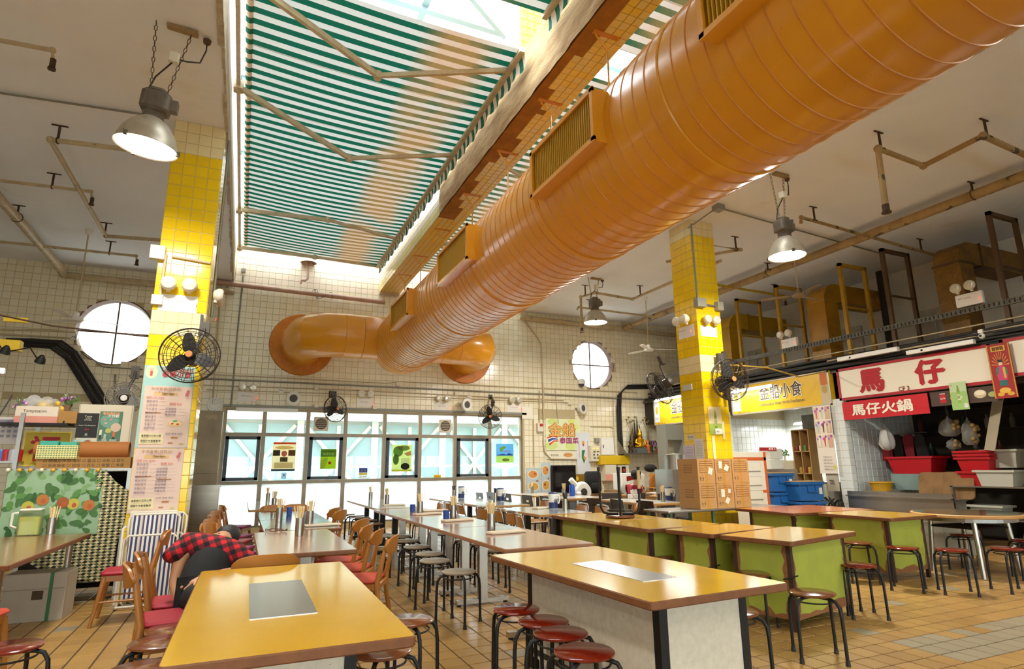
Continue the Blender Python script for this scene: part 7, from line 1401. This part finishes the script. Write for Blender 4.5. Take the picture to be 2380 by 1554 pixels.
bsheet('noodle_strip', 'white strip with a plate of noodles under the golden boat poster', 'poster', (1270, 1048), (1344, 1066), flat('#ece4cc'), [('e', .35, 0, .34, .7, '#e0d8c8'), ('e', .35, .05, .28, .55, '#d89a50'), ('t', '泰式炒粉', -.5, 0, .5, None, '#8a7a5c')])
for tl, br, lb in (((1224, 1088), (1257, 1144), 'blue-edged poster of noodle dishes left of the television, wider one'), ((1258, 1076), (1281, 1144), 'tall poster of small dishes touching the television')):
    bsheet('dish_poster', lb, 'poster', tl, br, flat('#bcd0d8'), [('e', -.1, .5, .8, .38, '#e8e0d0'), ('e', -.1, .5, .65, .3, '#dc9a48'), ('e', -.05, -.5, .85, .38, '#e8e0d0'), ('e', -.05, -.5, .7, .3, '#d8a848'), ('e', .2, .55, .2, .1, '#c8582c'), ('e', -.3, -.45, .2, .1, '#a83c24'), ('e', .5, -.05, .2, .08, '#c87a3c')])
bsheet('blank_notice', 'blank white paper sheet above the right end of the window', 'notice', (1213, 945), (1238, 973), flat('#ece6d4'), [])
a, b = at(1281, 1081, y=WB-.1), at(1338, 1143, y=WB-.1); t = thing('television', 'black flat television standing against the back wall', 'television', (0, WB-.1, 0)); obj('bezel', MB().bx(a.x, b.x, -.05, .03, b.z, a.z), black_m, t); obj('screen', MB().bx(a.x+.03, b.x-.03, -.054, -.05, b.z+.03, a.z-.03), mat('tv_screen', '#141016', .08), t); obj('stand', MB().bx((a.x+b.x)/2-.3, (a.x+b.x)/2+.3, -.15, .05, .0, b.z), black_m, t)
bsheet('hanging_scroll', 'white plastic scroll with a small painted figure hanging by the television', 'scroll', (1339, 1005), (1374, 1101), mat('scroll_white', '#dde2e4', .4), [('e', 0, .5, .2, .1, '#d8a03c'), ('e', 0, .4, .12, .06, '#c84a3c'), ('p', [(-.25, .15), (.25, .15), (.0, -.1), (.3, -.25), (-.0, -.5), (-.3, -.2)], '#3a7a4a'), ('p', [(-.1, -.15), (.5, -.2), (.1, -.32)], '#e0a828'), ('r', -.65, .2, .06, .4, '#d8a8a8'), ('r', .65, .2, .06, .4, '#d8a8a8')], y=WB-.03)
bsheet('gold_fringe', 'glittering gold beaded fringe beneath the white scroll', 'fringe', (1337, 1102), (1376, 1128), mat('gold_beads', '#b98c2c', .35, .4, var=.6, scale=40), [('e', -.8, .3, .2, .4, '#e8c83c'), ('e', .8, .3, .2, .4, '#e8c83c'), ('e', .0, -.6, .3, .3, '#3a1c14')], y=WB-.03)
def cabn(name, lb, tl, br, m, d=.2, y=WB, extra=None, cat='box'):
    a, b = at(*tl, y=y-d), at(*br, y=y-d); t = thing(name, lb, cat, ((a.x+b.x)/2, y-d, (a.z+b.z)/2)); w, h = (b.x-a.x)/2, (a.z-b.z)/2
    obj('case', MB().bx(-w, w, 0, d-.01, -h, h), m, t); obj('door', MB().slab(-w+.01, w-.01, -.012, 0, -h+.01, h-.01, .01, .003), m, t)
    if extra: extra(t, w, h)
    return t
def ctl(t, w, h):
    for i in range(2):
        for j, c in enumerate(('#e8a03c', '#30a058', '#2a2622', '#30a058')): obj('button', MB().cyl((-.06+.12*i, -.012, h*(.65-.4*j)), (-.06+.12*i, -.03, h*(.65-.4*j)), .022, n=12), mat('lamp_'+c[1:], c, .3, emit=1.2 if j == 0 else 0), t)
        for j in (1, 3): obj('button', MB().cyl((-.02+.12*i, -.012, h*(.65-.4*j)), (-.02+.12*i, -.03, h*(.65-.4*j)), .018, n=12), mat('lamp_red', '#c8302c', .3), t)
cabn('control_panel', 'ivory control panel with coloured buttons beside the scroll', (1372, 1035), (1396, 1072), ivory, .15, extra=ctl, cat='control panel')
cabn('electrical_cabinet', 'white electrical cabinet above the yellow box', (1397, 1017), (1428, 1057), white_m, .2, extra=lambda t, w, h: obj('lock', MB().bx(-w+.04, -w+.06, -.025, -.012, -.05, .05), black_m, t), cat='cabinet'); cabn('socket_box', 'small grey socket box left of the white electrical cabinet', (1384, 1017), (1395, 1028), greyb, .1)
cabn('yellow_trunk_box', 'wide yellow steel box beneath the black cable riser', (1395, 1058), (1465, 1079), mat('yellow_box_paint', '#dfb818', .5), .25)
cabn('meter_box', 'cream meter box with pink label under the yellow box, left one', (1406, 1080), (1434, 1116), mat('cream_meter', '#e0d8c0', .5), .25, extra=lambda t, w, h: obj('label_patch', MB().bx(-w, w, -.016, -.012, -h, -h*.2), flat('#e8a088'), t)); cabn('meter_box', 'cream switch box with black and red switch under the yellow box', (1437, 1081), (1463, 1106), mat('cream_meter', '#e0d8c0', .5), .25, extra=lambda t, w, h: (obj('switch', MB().bx(-.08, .04, -.04, -.012, -.1, .12), black_m, t), obj('switch_mark', MB().bx(-.05, .01, -.044, -.04, -.03, .06), flat('#d0302c'), t)))
# altar shelf
a, b = at(1458, 1052, y=WB-.5), at(1540, 1056, y=WB-.5); al = thing('altar_shelf', 'steel wall shelf carrying a golden seated statue', 'shelf', (0, 0, 0)); zs_ = a.z; xm = (a.x+b.x)/2
obj('board', MB().bx(a.x, b.x, WB-.5, WB, zs_-.03, zs_), steel, al); obj('side_plate', MB().add([(a.x, WB-.45, zs_), (a.x, WB, zs_), (a.x, WB, zs_+.42)], [(0, 1, 2)]).add([(a.x+.01, WB-.45, zs_), (a.x+.01, WB, zs_), (a.x+.01, WB, zs_+.42)], [(2, 1, 0)]), steel, al)
gold = mat('gilded', '#d9a018', .25, .7); bp = at(1488, 1040, y=WB-.3); t = thing('golden_statue', 'golden seated statue with pointed crown on the altar shelf', 'statue', (bp.x, WB-.3, zs_))
obj('plinth', MB().bx(-.2, .2, -.12, .12, 0, .1).bx(-.16, .16, -.1, .1, .1, .15), mat('silver_plinth', '#8a8a88', .3, .6), t); obj('legs', MB().ball((0, 0, .2), .1, 16, 8, sc=(1.9, 1, .5)), gold, t, 60); obj('torso', MB().lathe([(.1, .2), (.09, .3), (.12, .4), (.05, .45), (.04, .47)], 18), gold, t, 50); obj('head', MB().lathe([(.03, .46), (.07, .5), (.075, .55), (.05, .6), (.035, .65), (.015, .7), (0, .76)], 18), gold, t, 50); obj('arm', MB().tube([(-.12, 0, .4), (-.17, -.03, .3), (-.08, -.1, .24)], .03, 8), gold, t, 60); obj('arm', MB().tube([(.12, 0, .4), (.17, -.03, .3), (.12, -.08, .22)], .03, 8), gold, t, 60)
fl3 = MB(); [fl3.add([(x-.06, .15, .2), (x+.06, .15, .2), (x+.01, .15, .2+hh)], [(0, 1, 2)]).add([(x-.06, .17, .2), (x+.01, .17, .2+hh), (x+.06, .17, .2)], [(0, 1, 2)]) for x, hh in ((-.22, .4), (-.14, .62), (-.05, .8), (.04, .95), (.12, .7), (.18, .5))]; obj('flame_halo', fl3, mat('dark_wood_carving', '#3a2a20', .7), t)
for px, lb, m, s_ in ((1466, 'dark small figurine left of the golden statue', mat('bronze', '#4a3a26', .5, .5), 1), (1506, 'orange-robed figurine right of the golden statue', mat('orange_robe', '#c8682c', .6), 1.1), (1513, 'dark small figurine beside the altar flowers', mat('bronze', '#4a3a26', .5, .5), .9)):
    q = at(px, 1048, y=WB-.32); solo('figurine', MB().lathe([(0, 0), (.07, 0), (.06, .12), (.08, .2), (.03, .26), (.05, .31), (.03, .36), (0, .38)], 14, (q.x, WB-.32, zs_)), m, lb, 'figurine', 50, 'altar figurines').scale = (1, 1, 1)
for px, lb in ((1470, 'tall vase of dried lotus pods left on the altar shelf'), (1508, 'tall bunch of dried lotus pods right on the altar shelf')):
    q = at(px, 1045, y=WB-.15); t = thing('dried_lotus', lb, 'flowers', (q.x, WB-.15, zs_)); obj('vase', MB().lathe([(0, 0), (.05, 0), (.06, .15), (.03, .25), (.04, .3)], 14), mat('brass_vase', '#8a6a34', .4, .5), t, 40)
    for k in range(5): a_ = -.5+.25*k; obj('stalk', MB().tube([(0, 0, .2), (.12*a_, 0, .7), (.3*a_, 0, .95+.08*math.sin(k*2))], .006, 5), mat('dry_stem', '#7a6a44', .7), t); obj('pod', MB().lathe([(0, 0), (.035, .03), (.045, .06), (0, .07)], 12, (.3*a_, 0, .95+.08*math.sin(k*2))), mat('dry_pod', '#8f7a4c', .7), t, 50)
q = at(1531, 1048, y=WB-.35); t = thing('flower_pot', 'pot of purple flowers at the end of the altar shelf', 'flowers', (q.x, WB-.35, zs_)); obj('pot', MB().lathe([(0, 0), (.07, 0), (.09, .12), (0, .12)], 14), mat('terracotta', '#a8482c', .7), t, 40); f4 = MB(); f5 = MB(); r_ = random.Random(2)
for k in range(26): a_, d_, h_ = r_.uniform(0, 6.28), r_.uniform(0, .17), r_.uniform(.12, .36); (f4 if k % 2 else f5).ball((d_*math.cos(a_), d_*math.sin(a_), h_), .035, 6, 4)
obj('foliage', f4, mat('leaf_green', '#4f6a3a', .6), t); obj('blossoms', f5, mat('purple_petal', '#a75fb0', .6), t)['kind'] = 'stuff'
# clutter on the floor and tables at the back
a = at(1473, 1120, y=13.2); t = thing('microwave', 'white and red microwave oven with a towel over its door', 'microwave', (a.x, 13.2, .78)); obj('case', MB().slab(-.38, .3, 0, .4, 0, a.z-.55, .02, .01), white_m, t); hh = a.z-.55; obj('door', MB().bx(-.22, .12, -.012, 0, .04, hh-.08), mat('maroon_glass', '#8a1c14', .2), t); obj('towel', MB().slab(.13, .33, -.03, -.01, -.05, hh-.04, .01, .005), mat('white_towel', '#dcd8cc', .9), t); solo('microwave_stand', MB().bx(a.x-.6, a.x+.6, 13.1, 13.7, 0, .78), mat('stand_wood', '#8a6a40', .6), 'wooden stand under the microwave oven', 'stand')
st0 = at(1515, 1140, y=12.4); 
for k in range(6): dup(SCH.root, (st0.x, 12.4, .085*k), R(200), 'plywood school chair in the tall stack by the altar, %s' % ('lowest', 'second from bottom', 'third from bottom', 'fourth from bottom', 'fifth from bottom', 'topmost')[k], 'stacked plywood chairs')
solo('black_bag', MB().ball((st0.x, 12.4, 1.33), .14, 12, 8, sc=(1.2, 1, .7)), black_cl, 'black bag lying on top of the stacked chairs', 'bag', 60)
q = at(1378, 1125, y=12.9); t = thing('backpack', 'black backpack on a chair near the television', 'backpack', (q.x, 12.9, .75)); obj('sack', MB().slab(-.2, .2, -.12, .12, 0, .52, .08, .05), black_cl, t, 50); obj('pocket', MB().slab(-.15, .15, -.18, -.1, .03, .25, .05, .03), black_cl, t, 50)
solo('pack_bench', MB().bx(q.x-.5, q.x+.9, 12.75, 13.2, 0, .75), mat('stand_wood', '#8a6a40', .6), 'low wooden bench under the backpack', 'bench')
q = at(1352, 1130, y=12.6); t = thing('cable_drum', 'white round appliance with grey grip beside the backpack', 'appliance', (q.x, 12.6, .6)); obj('drum', MB().lathe([(0, -.1), (.2, -.1), (.24, 0), (.2, .1), (0, .1)], 24, (0, 0, .2), (0,1,0)), white_m, t, 40); obj('grip', MB().lathe([(0, -.12), (.08, -.12), (.09, -.1)], 18, (0, 0, .2), (0,1,0)), motor_m, t); obj('hose', MB().tube([(-.1, 0, .3), (-.3, 0, .5)], .06, 10), white_m, t)
solo('drum_stool', MB().bx(q.x-.25, q.x+.25, 12.4, 12.8, 0, .56), wenge, 'dark stand under the white round appliance', 'stand')
q = at(1510, 1147, z=.752); f6 = MB(); r_ = random.Random(9); [f6.bx(q.x+r_.uniform(-.3, .1), q.x+r_.uniform(.12, .4), q.y+r_.uniform(-.2, 0), q.y+r_.uniform(.02, .25), .752+.004*k, .756+.004*k) for k in range(6)]; solo('paper_pile', f6, flat('#e8e4da'), 'pile of white papers on the table of the person in red', 'papers')['kind'] = 'stuff'
p = at(1470, 1138, y=11.2); solo('plastic_bag', MB().ball((p.x+.1, 11.3, .9), .24, 14, 8, sc=(1.3, .8, .75)), film, 'pale blue plastic bag of food in front of the person in red', 'bag', 60)
a, b = at(1546, 985, y=13.2), at(1590, 1022, y=13.2); kp = thing('kitchen_unit', 'grey kitchen unit with a dark lower opening beneath the hidden yellow sign', 'unit', (0, 13.2, 0)); kg = mat('kitchen_grey', '#8a8a80', .5); obj('upper_case', MB().bx(a.x, b.x, 0, .4, b.z, a.z), kg, kp); obj('side_frame', MB().bx(a.x, a.x+.05, 0, .4, 0, b.z).bx(b.x-.05, b.x, 0, .4, 0, b.z), kg, kp); obj('worktop', MB().bx(a.x, b.x, -.1, .4, .9, .94), steel, kp)
t = solo('steel_pot', MB().lathe([(0, 0), (.22, 0), (.22, .3), (.24, .31), (0, .33)], 24, at(1568, 1090, y=10.5)), steel, 'steel pot beside the cartons at the edge of the column', 'pot', 40); solo('pot_stand', MB().bx(t.data.vertices[0].co.x-.3, t.data.vertices[0].co.x+.3, 10.2, 10.8, 0, at(1568, 1090, y=10.5).z), steel, 'steel stand below the steel pot', 'stand')
# leaning wooden folding chair by the cartons
dup(WO.root, (5.5, 8.25, 0), R(150), 'oak chair squeezed beside the cartons at the right column')
# posters on the window panes
def paper_ink(hx): 
    k = 'paper_'+hx.lstrip('#')
    return MATS[k] if k in MATS else translucent(mat(k, hx, .7), .7)
def wsheet(tl, br, base, items, lb, cat='poster'):
    INK[0] = paper_ink; r = bsheet('window_poster', lb, cat, tl, br, paper_ink(base), items, y=WB+.085, thick=.001); INK[0] = flat; return r
wsheet((635, 1027), (685, 1094), '#d8cdb0', [('r', 0, .92, .95, .07, '#c8503c'), ('e', 0, .62, .8, .12, '#e0c890'), ('r', -.65, .25, .3, .2, '#3a3228'), ('r', .65, .25, .3, .2, '#5a3a28'), ('e', 0, .2, .24, .2, '#c8443c'), ('e', 0, .2, .18, .15, '#d8cdb0'), ('r', 0, -.2, .32, .16, '#4a4030'), ('r', 0, -.6, .8, .2, '#c9bc98'), ('r', 0, -.93, 1, .07, '#3a4a6a')], 'beige no-smoking poster with dark photos on the window')
wsheet((746, 1043), (780, 1089), '#a8b83c', [('r', 0, .6, 1, .38, '#7a9a3c'), ('p', [(-1, -.1), (0, .2), (-.4, -1), (-1, -1)], '#c8d058'), ('e', .2, -.4, .2, .15, '#c84a2c'), ('t', '無煙花園', 0, .5, 1.4, None, '#e8ecc0'), ('r', .0, .8, .8, .03, '#4a6a2c')], 'bright green garden poster on the window')
wsheet((912, 1033), (956, 1095), '#c8d09a', [('e', -.4, .5, .5, .4, '#6a8a4c'), ('e', .2, .75, .6, .2, '#7f9a5c'), ('e', -.6, -.1, .3, .4, '#5a7a3c'), ('p', [(.2, .35), (.9, .55), (.95, .2), (.5, .15)], '#d8a078'), ('r', .35, -.25, .42, .25, '#e0dccc'), ('e', .35, -.62, .45, .25, '#2a2624'), ('r', 0, -.92, 1, .06, '#d8c050'), ('t', '煙蒂入缸', .1, .8, 1.1, None, '#c8583c')], 'poster of a hand stubbing a cigarette over an ashtray on the window')
wsheet((835, 1087), (853, 1111), '#d8d8d0', [('r', 0, .55, 1, .45, '#3a4a9a'), ('e', -.3, .5, .25, .25, '#d8b090'), ('e', .4, .5, .25, .25, '#d8b090'), ('r', 0, -.15, 1, .2, '#d8b84c'), ('t', '禁止吸煙', 0, -.7, 1.6, None, '#2a2a3a')], 'small blue sticker with two faces on the window')
wsheet((1153, 1031), (1194, 1088), '#dfe8ec', [('r', 0, .5, 1, .5, '#6aa8d0'), ('r', 0, -.25, 1, .28, '#b8d060'), ('e', -.4, .55, .2, .2, '#a8c84c'), ('e', -.1, .7, .2, .12, '#a8c84c'), ('p', [(-.9, .05), (.9, .05), (.9, .15), (.4, .25), (.2, .12), (-.2, .2), (-.9, .1)], '#4a6a9a'), ('e', .1, -.3, .4, .12, '#4f5a3a'), ('e', .1, -.3, .33, .09, '#b8d060'), ('t', '無煙香港', .2, .4, .8, None, '#e86090')], 'blue and green smoke-free city poster on the rightmost window pane')
wsheet((1008, 1103), (1025, 1110), '#d8b83c', [('t', '逃生出口', 0, 0, 1.5, None, '#3a2a1c')], 'tiny yellow sticker low on the window', 'sticker'); wsheet((654, 1098), (665, 1112), '#a8c4cc', [('e', 0, .2, .6, .4, '#e8e4e0'), ('e', 0, .2, .4, .25, '#c84a4c')], 'tiny no-smoking sticker low on the window', 'sticker')
# right column posters
q0, q1 = at(1645, 945, y=7.93), at(1681, 1010, y=7.93); sheet('tea_poster', 'tea bottle poster taped to the front of the right column', 'poster', ((q0.x+q1.x)/2, 7.935, (q0.z+q1.z)/2), (1,0,0), (0,0,1), q1.x-q0.x, q0.z-q1.z, flat('#e0d0a0'), [('r', 0, -.6, 1, .4, '#a0b84c'), ('r', .05, -.1, .18, .5, '#7a8a2c'), ('p', [(-.13, .4), (.23, .4), (.13, .7), (-.03, .7)], '#8a9a34'), ('r', .05, .74, .1, .05, '#b8c43c'), ('r', .05, -.1, .14, .25, '#c9cc8a'), ('t', '綠茶', .05, -.1, .22, .35, '#3a4a1c'), ('t', '道地', -.72, .75, .28, None, '#c43c2c'), ('e', .75, -.75, .3, .2, '#ece4d0')])
q = at(1668, 1002, y=7.92); sheet('price_tag', 'small white price tag with ten dollars on the right column', 'label', q, (1,0,0), (0,0,1), .1, .1, flat('#ece6d8'), [('t', '$10', 0, 0, 1.2, None, '#4a5a8a')])
def csheet(tl, br, base, items, lb):
    a, b = at(*tl, x=7.165), at(*br, x=7.165); sheet('paper_notice', lb, 'notice', (7.165, (a.y+b.y)/2, (a.z+b.z)/2), (0,-1,0), (0,0,1), abs(a.y-b.y), abs(a.z-b.z), flat(base), items)
csheet((1588, 1034), (1615, 1068), '#cfc4cc', [('r', 0, .6-.2*k, .7, .02, '#7a7088') for k in range(7)], 'lilac printed notice on the side of the right column'); csheet((1613, 1020), (1637, 1066), '#dcd8d0', [('r', 0, .7-.17*k, .7, .012, '#8a8680') for k in range(9)], 'white printed notice on the side of the right column'); csheet((1597, 1010), (1615, 1020), '#d8d0b8', [('t', '嚴禁吸煙', 0, .0, 1.4, None, '#4a4438')], 'tiny no-smoking strip on the side of the right column')
for k, (px, py, w_, h_) in enumerate(((1598, 900, .2, .12), (1660, 1040, .06, .4), (1682, 1000, .05, .3))):
    if k == 0: a = at(px, py, x=7.16); solo('torn_paper', MB().bx(7.15, 7.165, a.y-.12, a.y+.12, a.z-.05, a.z+.05), flat('#cfc8b8'), 'torn paper scrap high on the side of the right column', 'paper')
    else: a = at(px, py, y=7.93); solo('torn_paper', MB().bx(a.x-w_/2, a.x+w_/2, 7.93, 7.938, a.z-h_/2, a.z+h_/2), flat('#e4d8a8'), 'strip of torn tape low on the front of the right column, %s' % ('wider one', 'narrow one')[k-1], 'tape')
